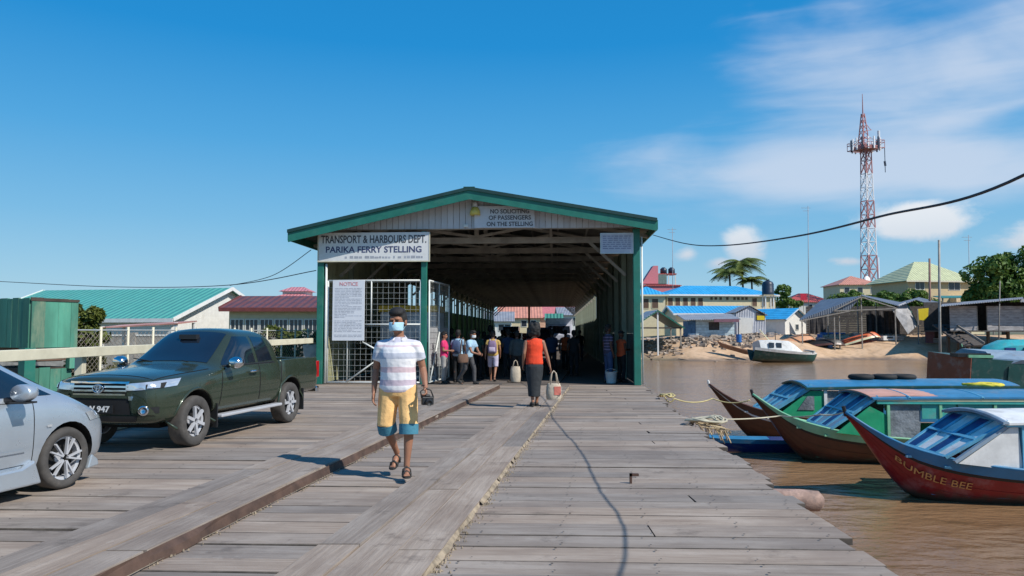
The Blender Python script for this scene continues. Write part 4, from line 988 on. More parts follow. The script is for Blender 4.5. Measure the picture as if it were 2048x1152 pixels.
# right hand shack on stilts
D = 80; q = gpt(1965, 690, D); o2 = Vector((q.x, D, q.z)); zf, zw = at(1965, 661, D).z-q.z, at(1965, 612, D).z-q.z
xa, xb, xd0, xd1 = at(1900, 640, D).x-q.x, at(2180, 640, D).x-q.x, at(1955, 640, D).x-q.x, at(1973, 640, D).x-q.x
t = thing('stilt_shack', 'long grey boarded shack on stilts with a thin flat roof and dark doorway', 'building', o2, 0)
z = zf
while z < zw-.05:
    for x0, x1 in ((xa, xd0), (xd1, xd1+3.9), (xd1+3.93, xb)): MB().box(x0, x1, -.02-rnd.uniform(0, .03), .03, z+.008, min(z+.28, zw)-.008).build('board', M_PLANKG, t)
    z += .28
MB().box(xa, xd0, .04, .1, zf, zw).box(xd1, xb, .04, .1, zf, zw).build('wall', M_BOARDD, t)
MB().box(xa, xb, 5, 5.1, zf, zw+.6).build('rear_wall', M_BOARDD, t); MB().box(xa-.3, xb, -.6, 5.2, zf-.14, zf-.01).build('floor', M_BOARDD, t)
MB().slab(at(1882, 612, 78.5)-o2, at(2046, 597, 78.5)-o2, at(2046, 594, 87)-o2, at(1884, 607, 87)-o2, .07).build('roof', M_SHEET, t)
MB().slab(at(2040, 603, 78.6)-o2, at(2190, 607, 78.6)-o2, at(2190, 600, 87)-o2, at(2040, 597, 87)-o2, .07).build('roof', M_SHEET, t)
MB().box(xd0-.1, xd0, -.05, .03, zf, zw).box(xd1, xd1+.1, -.05, .03, zf, zw).build('door_frame', M_POSTW, t)
for i in range(8): x = xa+(xb-xa)*i/7; MB().box(x-.12, x+.12, .3, .55, -2.6, zf-.14).build('stilt', M_BARK, t)
MB().box(xa+1.0, xa+2.6, .6, .7, zf-1.1, zf-.16).build('under_panel', mat('dark_red_board', (.16, .03, .03), .7), t)
# dark gangway down to the water
t = thing('gangway', 'dark rough timber gangway sloping from the shack to the beach', 'gangway', (0, 0, 0)); A, B = at(1884, 650, 82), at(1948, 692, 77)
o2 = A.copy(); t.location = o2
MB().bar((0, 0, 0), B-A, 2.2, .16).build('deck', M_BOARDD, t); MB().bar(Vector((.4, -1.1, .3)), B-A+Vector((.4, -1.1, .3)), .1, .22).build('side_rail', M_POSTW, t)
for k in range(1, 9): p = (B-A)*(k/9); MB().bar(p+Vector((-.75, -.75, .1)), p+Vector((.75, .75, .1)), .09, .06).build('cleat', M_BARK, t)
for k in (.2, .5, .8): p = (B-A)*k; MB().box(p.x-.08, p.x+.08, p.y-.08, p.y+.08, p.z-2.5, p.z).build('stilt', M_BARK, t)

# ---- lattice tower
D = 185; q = at(1740, 600, D); zt = at(1714, 300, D).z; z0 = 0
S = D/1500
t = thing('radio_tower', 'tall red and white lattice radio tower with an antenna platform', 'tower', (q.x, D, 0), R(15))
M_TR = mat('tower_red', (.40, .17, .17), .6, var=.1); M_TW = mat('tower_white', (.70, .70, .72), .6, var=.05)  # red desaturated: distance haze put into the paint colour
topx = (at(1718, 300, D).x-q.x)
Z = [0.0]; 
while Z[-1] < zt-1: Z.append(Z[-1]+3.4)
Z[-1] = zt
def hw(z): return 1.6*(1-z/zt)+.82*(z/zt)
def lean(z): return Vector((topx*.5*z/zt, 0, 0))*.0
for i in range(len(Z)-1):
    m = MB(); a, b = hw(Z[i]), hw(Z[i+1]); r = .10
    for k, (sx, sy) in enumerate(((1, 1), (-1, 1), (-1, -1), (1, -1))):
        sx2, sy2 = ((-1, 1), (-1, -1), (1, -1), (1, 1))[k]
        m.bar((sx*a, sy*a, Z[i]), (sx*b, sy*b, Z[i+1]), .2, .2)
        m.bar((sx*a, sy*a, Z[i]), (sx2*b, sy2*b, Z[i+1]), .13, .13); m.bar((sx2*a, sy2*a, Z[i]), (sx*b, sy*b, Z[i+1]), .13, .13)
        m.bar((sx*b, sy*b, Z[i+1]), (sx2*b, sy2*b, Z[i+1]), .13, .13)
    m.build('lattice_section', M_TR if (i//2) % 2 == 0 else M_TW, t)
for z_, h_ in ((zt+.0, .35), (zt+.5, .35)): MB().box(-2.2, 2.2, -2.2, 2.2, z_, z_+h_).build('platform', M_TR, t)
rl = MB()
for s_ in (-1, 1):
    for z_ in (zt+1.4, zt+2.0): rl.bar((-3, s_*3, z_), (3, s_*3, z_), .1, .1); rl.bar((s_*3, -3, z_), (s_*3, 3, z_), .1, .1)
    for x in (-3, 0, 3): rl.bar((x, s_*3, zt), (x, s_*3, zt+2), .1, .1)
    rl.bar((-3, s_*3, zt+.1), (3, s_*3, zt+.1), .14, .14); rl.bar((s_*3, -3, zt+.1), (s_*3, 3, zt+.1), .14, .14)
rl.build('railing', M_TR, t)
for k in range(15):
    an = k*2*PI/15; x, y = 3.3*math.cos(an), 3.3*math.sin(an); MB().box(x-.16, x+.16, y-.12, y+.12, zt-.3, zt+2.7).build('antenna', M_TW if k % 3 else M_BLACKT, t)
tz = at(1712, 200, D).z; up = MB(); a, b = .95, .25; z1, z2 = zt+.85, zt+(tz-zt)*.72
n = 6
for i in range(n):
    u, v_ = i/n, (i+1)/n; wa, wb = a+(b-a)*u, a+(b-a)*v_; za, zb = z1+(z2-z1)*u, z1+(z2-z1)*v_
    for k, (sx, sy) in enumerate(((1, 1), (-1, 1), (-1, -1), (1, -1))):
        sx2, sy2 = ((-1, 1), (-1, -1), (1, -1), (1, 1))[k]; up.bar((sx*wa-.6, sy*wa, za), (sx*wb-.6, sy*wb, zb), .18, .18); up.bar((sx*wa-.6, sy*wa, za), (sx2*wb-.6, sy2*wb, zb), .12, .12)
up.build('top_mast', M_TR, t); MB().tube([(-.6, 0, z2), (-.6, 0, tz+1.5)], [.16, .07], 6).build('lightning_rod', M_TR, t)
MB().bar((-.6, 0, z1+3.8), (1.9, 0, z1+4.4), .12, .12).bar((-.6, 0, z1+2.2), (1.7, 0, z1+2.4), .12, .12).bar((-.4, 0, z1+6.5), (1.6, 0, z1+4.4), .1, .1).build('side_arm', M_TR, t)
MB().tube([(2.2, -2, zt+.5), (2.2, -2, zt+4.5)], .3, 8).build('omni_antenna', M_TW, t)
MB().tube([(3.3, -2.6, zt+.1), (3.3, -2.6, zt-3), (3.3, -2.6, zt-6)], .09, 6).build('cable_drop', M_BLACKT, t)
MB().bar((-3, -2.6, zt), (-1.4, -1.2, zt-7), .1, .1).bar((3.2, -2.6, zt-3.2), (3.4, -2.6, zt-4.4), .4, .3).build('hanging_gear', M_BLACKT, t)
MB().lathe([(0, 0), (.9, .25), (1.0, .5), (0, .5)], 14, Matrix.Translation((-3.0, -2.2, zt*.30)) @ Matrix.Rotation(R(90), 4, 'X')).build('dish', M_TW, t, smooth=True)
MB().bar((-2.8, -1.9, zt*.30), (-1.3, -1.5, zt*.30), .12, .12).build('dish_arm', M_TW, t)
# thin masts and poles
M_MAST = mat('thin_grey_mast', (.30, .30, .33), .5)
def yagi(t, d): MB().bar((-.9, 0, d.z-.4), (.9, 0, d.z-.4), .06, .06).bar((-.6, 0, d.z-1.0), (.6, 0, d.z-1.0), .06, .06).build('aerial', M_MAST, t)
for px, pb, ptop, D, r, lab in ((1345, 580, 455, 150, .09, 'thin aerial mast behind the pink building'), (1616, 600, 412, 150, .10, 'tall thin radio mast between palm and tower'), (1937, 560, 470, 135, .08, 'slender mast rising from the pale hipped roof'), (1757, 560, 515, 150, .16, 'short white pole close beside the tower foot')):
    b = at(px, pb, D); tp = at(px, ptop, D); pole('radio_mast', lab, 'mast', (b.x, D, .5), (tp.x, D, tp.z), r, M_TW if 'white' in lab else M_MAST, r*.6, extra=yagi if r < .15 else None)
b, tp = at(1858, 610, 92), at(1859, 517, 92); pole('timber_pole', 'bare brown pole standing behind the shelter roofs', 'pole', (b.x, 92, 1), tp, .16, mat('red_brown_pole', (.25, .14, .11), .8), .12)
D = 34; b, tp = at(1881, 800, D), at(1878, 480, D); pole('mooring_pole', 'tall slim grey mooring pole standing in the water among the boats', 'pole', (b.x, D, WATER), tp, .062, mat('grey_mooring_pole', (.30, .28, .25), .7, var=.25), .05)
b, tp = at(1985, 640, 79), at(2000, 562, 79); pole('leaning_stick', 'leaning pale stick propped against the stilt shack roof', 'stick', (b.x, 78.2, 0), tp, .07, M_POSTW, .05)

# ---- trees of the bank
q = gpt(2010, 650, 98); tree('broad_tree', 'big dark green broad tree behind the stilt shack', 'tree', q, [(-.6, 0, 6.9, 4.2, 3.6, 3.5), (3.6, 0, 7.9, 3.8, 3.2, 3.6), (7.5, 1, 6.6, 4, 3.5, 3.6), (-1.8, .5, 4.6, 2.6, 2.6, 2.2), (2.5, -.6, 4.2, 3.6, 2.8, 2.2), (6.5, -.6, 3.8, 3.6, 2.6, 2.2)], 4.5, .35, .30, M_LEAF, 2.0, seed=21)
q = gpt(1820, 620, 108); tree('round_tree', 'low round leafy tree below the pale hipped roof', 'tree', q, [(-2.6, 0, 4.4, 2.3, 2, 1.9), (.2, 0, 4.6, 2.6, 2, 2.0), (2.8, .4, 4.1, 2.2, 2, 1.8), (0, -.3, 2.6, 4, 1.8, 1.6)], 3, .25, .26, M_LEAF, 1.2, seed=22)
q = gpt(1693, 600, 125); tree('garden_tree', 'small dark tree under the salmon roof beside the tower', 'tree', q, [(-1.6, 0, 5.4, 2.3, 1.8, 1.7), (1.3, 0, 6.0, 2.2, 1.8, 1.6), (3.8, 0, 4.9, 2.0, 1.8, 1.5), (0, 0, 3.6, 3.2, 2, 1.8)], 3.5, .22, .26, M_LEAF, 1.0, seed=23)
q = gpt(1567, 600, 140); tree('garden_tree', 'small tree showing right of the black water tank', 'tree', q, [(0, 0, 8.0, 1.7, 1.6, 1.5), (-.6, 0, 6.0, 2.2, 1.8, 1.6), (1.2, 0, 5.2, 2.2, 1.8, 1.6)], 5.5, .22, .26, M_LEAF, .9, seed=24)
def palm(label, base, h, n, ln, seed, lean_=0.3):
    rg = random.Random(seed); t = thing('palm_tree', label, 'palm', base, rg.uniform(0, 6), 'palms behind the cream block'); top = Vector((lean_, 0, h))
    MB().tube([(0, 0, -.5), (lean_*.3, 0, h*.5), top], [.26, .2, .16], 8).build('trunk', M_BARK, t, smooth=True)
    for k in range(n):
        az = k*2.4+rg.uniform(-.2, .2); up = rg.uniform(.1, 1.45); l_ = ln*rg.uniform(.8, 1.1); m = MB(); d = Vector((math.cos(az), math.sin(az), 0)); P = []
        for i in range(12):
            u = i/11; P.append(top+d*(l_*u*math.cos(up*(1-u*.6)))+Vector((0, 0, l_*(math.sin(up)*u-(.55+.25*up)*u*u))))
        m.tube(P, [.05*(1-.8*i/11) for i in range(12)], 4)
        for i in range(1, 12):
            tg = (P[i]-P[i-1]).normalized(); sd = tg.cross(Vector((0, 0, 1))).normalized(); w_ = 1.15*math.sin(PI*min(1, (i+.8)/12.5))*ln/3.2
            for j in (0, .33, .66):
                b0 = P[i-1].lerp(P[i], j)
                for s_ in (-1, 1):
                    e = b0+sd*s_*w_+tg*.35*w_+Vector((0, 0, -.35*w_+rg.uniform(-.1, .1))); m.add([b0, b0+tg*.15, e], [(0, 1, 2)])
        m.build('frond', M_PALM, t)
for i in range(3):
    px, pt, h_ = ((1462, 545, 0), (1490, 530, 0), (1512, 562, 0))[i]; p = at(px, pt, 140)
    palm(('lower bushy coconut palm left of the taller palm', 'tallest coconut palm rising above the blue roof', 'short palm right of the tallest one with drooping fronds')[i], (p.x, 140+i, .8), p.z-.8, (28, 28, 16)[i], (4.2, 4.9, 3.6)[i], 40+i)

# ================================================================== BOATS
def lerp_tab(tab, x):
    for (x0, *a), (x1, *b) in zip(tab, tab[1:]):
        if x <= x1: u = max(0, (x-x0)/(x1-x0)); return [p+(q-p)*u for p, q in zip(a, b)]
    return list(tab[-1][1:])
def smooth_tab(tab, x):                                     # Catmull-Rom through the table
    n = len(tab); i = max(0, min(n-2, next((k for k in range(n-1) if x <= tab[k+1][0]), n-2)))
    p = [tab[max(0, min(n-1, k))] for k in (i-1, i, i+1, i+2)]; u = max(0, min(1, (x-p[1][0])/(p[2][0]-p[1][0])))
    out = []
    for k in range(1, len(p[0])):
        a, b, c, d = (q[k] for q in p)
        dx = p[2][0]-p[1][0]; m1 = (c-a)/max(1e-6, p[2][0]-p[0][0])*dx if i > 0 else (c-b); m2 = (d-b)/max(1e-6, p[3][0]-p[1][0])*dx if i < n-2 else (c-b)
        u2, u3 = u*u, u*u*u; out.append((2*u3-3*u2+1)*b+(u3-2*u2+u)*m1+(-2*u3+3*u2)*c+(u3-u2)*m2)
    return out
STN = [(0, .03, 1.50, 1.46), (.35, .20, 1.24, .98), (.7, .40, 1.03, .47), (1.1, .60, .88, 0.02), (1.8, .83, .72, -.17), (3, 1.0, .60, -.24), (5, 1.06, .55, -.24), (9.2, .92, .60, -.18)]
def hull_shell(tab, L_, n=40, th=.035, z_top=None, z_low=None, dz=0.0, mirror=True):
    """planked shell between two fractions of the section (0 keel .. 1 gunwale)"""
    f0, f1 = z_low or 0.0, z_top or 1.0
    rings = []
    for i in range(n+1):
        x = L_*(i/n)**1.25; yg, zs, zk = smooth_tab(tab, x); K = 9; pts = []
        def P(f, off):                                      # f signed -1..1 across the section
            s_ = 1 if f >= 0 else -1; a = abs(f)
            y = max(0.0, yg-off)*(a**.62 if a > 0 else 0); z = zk+(zs-zk)*a**1.5+off*(1-a)
            return Vector((x, s_*y, z+dz))
        if f0 == 0:
            fs = [-f1+2*f1*k/(2*K) for k in range(2*K+1)]
            out = [P(f, 0) for f in fs]; inn = [P(f, th) for f in fs][::-1]; rings.append(out+inn)
    m = MB(); m.rings(rings, cap=True); return m
def strake(tab, L_, fa, fb, out, n=40, side=(-1, 1)):
    m = MB()
    for s_ in side:
        rings = []
        for i in range(n+1):
            x = L_*(i/n)**1.25; yg, zs, zk = smooth_tab(tab, x)
            q = []
            for f, o_ in ((fa, out), (fb, out), (fb, -.02), (fa, -.02)):
                q.append(Vector((x-(.02 if i == 0 else 0), s_*(max(.004, yg*f**.62+o_)), zk+(zs-zk)*f**1.5)))
            rings.append(q)
        m.rings(rings)
    return m
def paint(name, col, **k): return mat(name, col, k.pop('rough', .42), var=k.pop('var', .12), dirt=k.pop('dirt', (.25, .22, .2)), dirt_amt=min(.7, 1.45*k.pop('amt', .35)), dscale=k.pop('ds', 2.2), **k)
B_RED = paint('worn_dark_red_paint', (.27, .012, .018), dirt=(.36, .26, .25), amt=.26, ds=1.5)
B_BROWN = paint('dark_brown_hull_paint', (.085, .03, .02), dirt=(.03, .02, .015), amt=.6)
B_BROWN2 = paint('brown_hull_paint', (.10, .038, .024), dirt=(.04, .02, .015), amt=.6)
B_BLUE = paint('mid_blue_boat_paint', (.035, .19, .36), amt=.3)
B_LBLUE = paint('light_blue_boat_paint', (.14, .42, .58), amt=.3)
B_NAVY = paint('navy_boat_paint', (.008, .03, .16), amt=.2)
B_WHITE = paint('white_boat_paint', (.72, .72, .70), amt=.22)
B_GREEN = paint('bright_green_boat_paint', (.02, .32, .15), amt=.2)
B_LGREEN = paint('light_green_boat_paint', (.22, .50, .30), amt=.3)
B_TEAL = paint('teal_boat_paint', (.06, .38, .33), amt=.3)
B_CREAMT = paint('cream_boat_trim', (.60, .58, .38), amt=.2)
B_SALMON = paint('salmon_boat_roof', (.60, .30, .21), amt=.25)
B_SLATE = paint('slate_blue_roof', (.24, .32, .40), amt=.35)
B_DGREEN = paint('dark_bottle_green', (.012, .07, .06), amt=.25)
B_RUST = paint('rust_red_paint', (.20, .06, .035), amt=.4)
M_TARP = mat('grey_clear_tarpaulin', (.20, .22, .24), .35, var=.4, scale=2.5, bump=.02)
def waterline(m, z0=.02, z1=.22):
    t = m.node_tree; b = t.nodes['Principled BSDF']; src = b.inputs['Base Color'].links[0].from_socket
    tc = N(t, 'ShaderNodeTexCoord'); s = N(t, 'ShaderNodeSeparateXYZ'); L(t, tc.outputs['Object'], s.inputs[0])
    n = N(t, 'ShaderNodeTexNoise'); L(t, tc.outputs['Object'], n.inputs['Vector']); n.inputs['Scale'].default_value = 5; n.inputs['Detail'].default_value = 6
    z = math_node(t, 'ADD', s.outputs[2], math_node(t, 'MULTIPLY', math_node(t, 'SUBTRACT', n.outputs['Fac'], .5), .35))
    L(t, mixc(t, math_node(t, 'MULTIPLY', maprange(t, z, z0, z1, 1, 0), .85), src, (.10, .075, .05)), b.inputs['Base Color'])
for m_ in (B_RED, B_BROWN, B_BROWN2, B_DGREEN): waterline(m_)
M_BLACKL = mat('black_paint', (.012, .012, .014), .5)
M_ROPE = mat('yellow_rope', (.50, .42, .20), .9, var=.2)
M_ROPEG = mat('pale_rope', (.48, .44, .33), .9, var=.2)
M_RUBBER = mat('black_rubber', (.018, .018, .018), .8, var=.2)
def boat(name, label, loc, rot, hullm, railm, linem, inm, deck_in, cab, tab=STN, L_=9.2, sc=1.0, group='moored passenger boats'):
    t = thing(name, label, 'boat', loc, rot, group); t.scale = (sc, sc, sc)
    h = hull_shell(tab, L_).build('hull', hullm, t, smooth=True, angle=50)
    strake(tab, L_, .86, 1.0, .016).build('gunwale', railm, t, smooth=True, angle=40)
    strake(tab, L_, .815, .857, .012).build('line_stripe', linem, t, smooth=True, angle=40)
    for fa in (.30, .46, .62): strake(tab, L_, fa, fa+.018, .007).build('plank_seam', hullm, t)
    # capping rail on top of the gunwale
    for s_ in (-1, 1):
        P = []
        for i in range(31):
            x = L_*(i/30)**1.2; yg, zs, zk = smooth_tab(tab, x); P.append((x, s_*max(.01, yg-.01), zs+.015))
        MB().tube(P, .028, 6).build('cap_rail', railm, t, smooth=True)
    # inside: floor boards and bow deck
    fl = MB(); n = 16; rg = []
    for i in range(n+1):
        x = .25+(L_-.4)*i/n; yg, zs, zk = smooth_tab(tab, x); z = zk+(zs-zk)*.55 if x < 1.2 else min(.12, zk+(zs-zk)*.5)
        a = ((z-zk)/(zs-zk))**(1/1.5); y = max(.01, (yg-.035)*a**.62)
        rg.append([Vector((x, -y, z)), Vector((x, y, z)), Vector((x, y, z-.03)), Vector((x, -y, z-.03))])
    fl.rings(rg); fl.build('floor_boards', inm, t)
    for x in (.95, 1.5):
        yg, zs, zk = smooth_tab(tab, x); MB().box(x-.09, x+.09, -yg+.03, yg-.03, zs-.16, zs-.12).build('thwart', deck_in, t)
    for x in (3.4, 4.4, 5.4, 6.4, 7.4): MB().box(x-.14, x+.14, -.9, .9, .30, .335).build('seat_bench', deck_in, t)
    MB().tube([(.02, 0, 1.44), (-.03, 0, 1.62)], .035, 7).build('stem_post', linem, t)
    had = set(t.children); cab(t)
    if group:
        for ch in t.children:
            if ch not in had and ch.name.split('.')[0] != 'lettering': ch.scale.z = .93
    return t
def roof_arc(x0, x1, hwid, z0, z1, crown, th=.04, n=10):
    m = MB(); rg = []
    for x, zz in ((x0, z0), (x0+(x1-x0)*.33, z0+(z1-z0)*.33+.02), (x0+(x1-x0)*.66, z0+(z1-z0)*.66+.02), (x1, z1)):
        top = [Vector((x, hwid*(2*k/n-1), zz+crown*(1-(2*k/n-1)**2))) for k in range(n+1)]
        rg.append(top+[p-Vector((0, 0, th)) for p in top[::-1]])
    return m.rings(rg)
def windscreen(t, xb, zb, wb, xt, zt, wt, frame, pan, slat):
    def P(u, v): w_ = wb+(wt-wb)*v; return Vector((xb+(xt-xb)*v, w_*u, zb+(zt-zb)*v))
    nrm = Vector((-(zt-zb), 0, xt-xb)).normalized()
    cols = [-1, -.55, -.05, .45, 1]
    for u in cols: MB().bar(P(u, 0)+nrm*.012, P(u, 1)+nrm*.012, .085, .05, nrm).build('screen_bar', frame, t)
    for v in (0, .5, 1): MB().bar(P(-1, v)+nrm*.03, P(1, v)+nrm*.03, .06, .04, nrm).build('screen_bar', frame, t)
    for k in range(4):
        a, b = cols[k]+.06, cols[k+1]-.06; m = (pan, slat, pan, slat)[k]
        MB().slab(P(a, .02), P(b, .02), P(b, .98), P(a, .98), .02).build('screen_panel', m, t)
def side(t, poly, y, m, name='side_panel', th=.03): return MB().prism(poly, 'y', y, y+th*(1 if y < 0 else -1)).build(name, m, t)

# --- red boat in front
def cab_red(t):
    windscreen(t, 1.42, .86, .72, 2.42, 1.53, .86, B_LBLUE, B_WHITE, B_NAVY)
    for s_ in (-1, 1):
        y = s_*.90
        side(t, [(1.55, .79), (2.62, .66), (2.56, 1.47), (2.42, 1.45)], y, B_WHITE)
        MB().bar((1.48, y-.0, .82), (2.42, y*.97, 1.50), .06, .07, (0, 1, 0)).build('screen_pillar', B_SLATE, t)
        for x in (2.66, 3.7, 4.9, 6.1, 7.3): MB().box(x-.05, x+.05, y-.03, y+.03, .58, 1.50).build('pillar', B_LBLUE, t)
        side(t, [(2.72, .60), (3.64, .60), (3.64, 1.05), (2.72, 1.02)], y, B_BLUE)
        side(t, [(2.72, 1.22), (3.64, 1.24), (3.64, 1.46), (2.72, 1.45)], y, B_BLUE, 'top_panel')
        side(t, [(3.76, .58), (7.25, .58), (7.25, .98), (3.76, .98)], y, B_WHITE)
        MB().box(2.35, 7.6, y-.045, y+.045, 1.465, 1.535).build('roof_beam', B_LBLUE, t)
    roof_arc(2.30, 7.8, .98, 1.545, 1.60, .13).build('roof', B_WHITE, t, smooth=True, angle=40)
    roof_arc(2.26, 2.36, 1.0, 1.56, 1.56, .13, .05).build('roof_edge', B_SLATE, t)
    side(t, [(3.0, .62), (3.3, 1.2), (3.42, 1.2), (3.15, .62)], -.55, B_NAVY, 'inner_brace')
    o = text('lettering', 'BUMBLE BEE', .215, mat('orange_yellow_lettering', (.62, .30, .10), .5, var=.25, scale=14), t, (0, 0, 0), (0, 0, 0), sx=1.05, ext=.003)
    bq = bmesh.new(); bq.from_mesh(o.data); bmesh.ops.triangulate(bq, faces=bq.faces)
    for _ in range(2): bmesh.ops.subdivide_edges(bq, edges=[e_ for e_ in bq.edges if e_.calc_length() > .05], cuts=1, use_grid_fill=True)
    bq.to_mesh(o.data); bq.free()
    for v in o.data.vertices:                               # wrap the letters onto the bow planking
        x = 1.30+v.co.x*1.0; f0 = .60+.62*v.co.y
        yg, zs, zk = smooth_tab(STN, x); a = max(.05, min(.97, .655+v.co.y*.75)); y = yg*a**.62+.026+v.co.z
        v.co = (x, -y, zk+(zs-zk)*a**1.5)
    o.scale = (1, 1, 1)
bp = at(1690, 826, 14.0)
red = boat('wooden_boat', 'dark red boat with peeling bow and orange lettering, nearest the deck corner', Vector((bp.x, 14.0, WATER+.02)), R(-2.5), B_RED, B_BLUE, M_BLACKL, B_BLUE, B_LBLUE, cab_red)
def cab_green(t):
    windscreen(t, 1.55, .84, .74, 2.55, 1.62, .88, B_LBLUE, B_SLATE, B_NAVY)
    for s_ in (-1, 1):
        y = s_*.92
        side(t, [(1.6, .78), (2.75, .64), (2.75, 1.2), (2.35, 1.42)], y, B_GREEN)
        for x in (2.75, 3.9, 5.1, 6.3, 7.5): MB().box(x-.03, x+.03, y-.035, y+.035, .58, 1.60).build('pillar', B_LGREEN, t)
        side(t, [(2.8, .60), (3.45, .58), (3.5, 1.52), (2.8, 1.50)], y+.03, M_TARP, 'tarpaulin_curtain')
        for x0 in (3.5, 4.3, 5.15, 6.35): side(t, [(x0, 1.12), (x0+.75, 1.14), (x0+.75, 1.54), (x0, 1.53)], y+.0, B_TEAL, 'rolled_panel')
        side(t, [(3.95, .58), (7.45, .58), (7.45, .78), (3.95, .80)], y, B_GREEN)
        MB().box(2.5, 7.9, y-.06, y-.01, 1.545, 1.61).build('roof_beam', B_CREAMT, t)
        MB().box(2.5, 7.9, y-.05, y+.02, 1.48, 1.544).build('eave_strip', B_TEAL, t)
    roof_arc(2.40, 8.0, 1.0, 1.62, 1.64, .10).build('roof', B_BLUE, t, smooth=True, angle=40)
    roof_arc(2.38, 4.0, .88, 1.655, 1.66, .075, .02).build('roof_patch', B_SALMON, t, smooth=True, angle=40)
    for x in (3.2, 4.8, 6.4): roof_arc(x-.03, x+.03, 1.01, 1.645, 1.645, .10, .03).build('roof_batten', B_LBLUE, t)
bp = at(1505, 795, 18.0)
boat('wooden_boat', 'brown hulled boat with green cabin and salmon patched blue roof, middle of the three', Vector((bp.x, 18.0, WATER+.02)), R(-2), B_BROWN, B_LGREEN, M_BLACKL, B_GREEN, B_LGREEN, cab_green)
def cab_blue(t):
    windscreen(t, 1.45, .86, .70, 2.55, 1.64, .86, B_LBLUE, B_SLATE, B_BLUE)
    for s_ in (-1, 1):
        y = s_*.92
        side(t, [(1.6, .78), (2.9, .64), (2.9, 1.5), (2.5, 1.5)], y, B_GREEN)
        side(t, [(2.15, .95), (2.6, .95), (2.6, 1.35), (2.42, 1.35)], y-.02*s_*-1, M_TARP, 'cabin_window', .012)
        for x in (2.9, 4.1, 5.3, 6.5, 7.6): MB().box(x-.04, x+.04, y-.035, y+.035, .58, 1.62).build('pillar', B_WHITE, t)
        side(t, [(2.95, .70), (3.5, .66), (3.5, 1.5), (2.95, 1.5)], y+.03, M_TARP, 'tarpaulin_curtain')
        side(t, [(4.2, .6), (7.5, .6), (7.5, 1.0), (4.2, 1.0)], y, B_BLUE)
        MB().box(2.5, 7.9, y-.06, y+.02, 1.53, 1.61).build('roof_beam', B_LBLUE, t)
        MB().bar((1.5, y*.8, .88), (2.55, y*.96, 1.62), .10, .10, (0, 1, 0)).build('screen_pillar', B_LBLUE, t)
    roof_arc(2.4, 8.0, 1.0, 1.62, 1.68, .12).build('roof', B_BLUE, t, smooth=True, angle=40)
    roof_arc(2.36, 8.0, 1.02, 1.60, 1.66, .12, .05).build('roof_edge', B_DGREEN, t)
bp = at(1418, 770, 21.4)
b3 = boat('wooden_boat', 'dark brown boat with light blue windscreen frames, farthest of the three', Vector((bp.x, 21.4, WATER+.02)), R(-2), B_BROWN2, B_BROWN2, B_WHITE, B_LBLUE, B_WHITE, cab_blue)
# things lying on the roofs
def tyre(label, loc, rx_=0, r=.26):
    t = thing('tyre', label, 'tyre', loc, 0, 'old tyres on the boat roof'); M = Matrix.Rotation(rx_, 4, 'X'); P = []
    rg = [[M @ Vector(((r+.09*math.cos(b))*math.cos(a), (r+.09*math.cos(b))*math.sin(a), .075*math.sin(b))) for b in [2*PI*k/8 for k in range(8)]] for a in [2*PI*k/20 for k in range(21)]]
    MB().rings(rg, cap=False).build('tread', M_RUBBER, t, smooth=True); return t
for px, lab in ((1722, 'black tyre lying on the rearmost boat roof, leftmost of three'), (1768, 'black tyre lying on the rearmost boat roof, middle of three'), (1806, 'black tyre on the rearmost boat roof nearest the mooring pole')):
    q = at(px, 750, 21.3); tyre(lab, (q.x, 21.3, WATER+1.74))
def coil(name, label, c, r, n, m, tr=.018, sq=.5, z_=.012, seed=3):
    rg = random.Random(seed); P = []
    for i in range(n*14):
        a = i/14*2*PI; rr = r*(1+.35*math.sin(i*.37+seed)+.12*rg.random()); P.append((c[0]+rr*math.cos(a)+rg.uniform(-.02, .02), c[1]+sq*rr*math.sin(a), c[2]+z_*(1+math.sin(i*.9))+rg.random()*.03))
    return tag(MB().tube(P, tr, 5).build(name, m, smooth=True), label, 'rope')
q = at(1965, 757, 18.2); coil('rope_coil', 'tangled yellow rope lying on the blue boat roof', (q.x, 18.2, WATER+1.72), .34, 6, mat('bright_yellow_rope', (.62, .52, .05), .8), .028)
# mooring ropes
def rope(label, pts, r=.016, m=None, sag=.12, n=14):
    P = []
    for a, b in zip(pts, pts[1:]):
        a, b = Vector(a), Vector(b)
        for i in range(n): u = i/n; P.append(a.lerp(b, u)-Vector((0, 0, sag*4*u*(1-u))))
    P.append(Vector(pts[-1])); return tag(MB().tube(P, r, 6).build('mooring_rope', m or M_ROPE, smooth=True), label, 'rope', 'mooring ropes')
e1 = gr(1338, 797); e2 = gr(1400, 838)
rope('yellow rope from the deck edge to the brown bow farthest away', [(e1.x-.1, e1.y, .03), (e1.x+.12, e1.y-.02, .0), at(1425, 797, 21.2), at(1500, 800, 20.6)], .017, sag=.1)
rope('pale rope stretched from the deck edge across to the red bow', [(e2.x-.15, e2.y, .03), (e2.x+.1, e2.y, .0), at(1560, 832, 15.2), at(1640, 829, 14.3), at(1688, 824, 14.0)], .015, M_ROPEG, .03)
q = gr(1412, 848); coil('rope_coil', 'frayed heap of tan rope hanging over the deck edge', (q.x-.02, q.y, .03), .26, 5, M_ROPEG, .02, .8, .03, 5)
m = MB()
for i in range(60):
    x = q.x+rnd.uniform(-.08, .26); y = q.y+rnd.uniform(-.7, .8); m.tube([(x-.16, y, .02), (x, y+.02, -.01), (x+rnd.uniform(-.02, .12), y+rnd.uniform(-.12, .12), -.04-rnd.random()*.22)], rnd.uniform(.005, .011), 5)
tag(m.build('frayed_rope', mat('tan_rope', (.42, .32, .19), .9, var=.3)), 'frayed strands of tan rope dangling from the deck edge', 'rope')
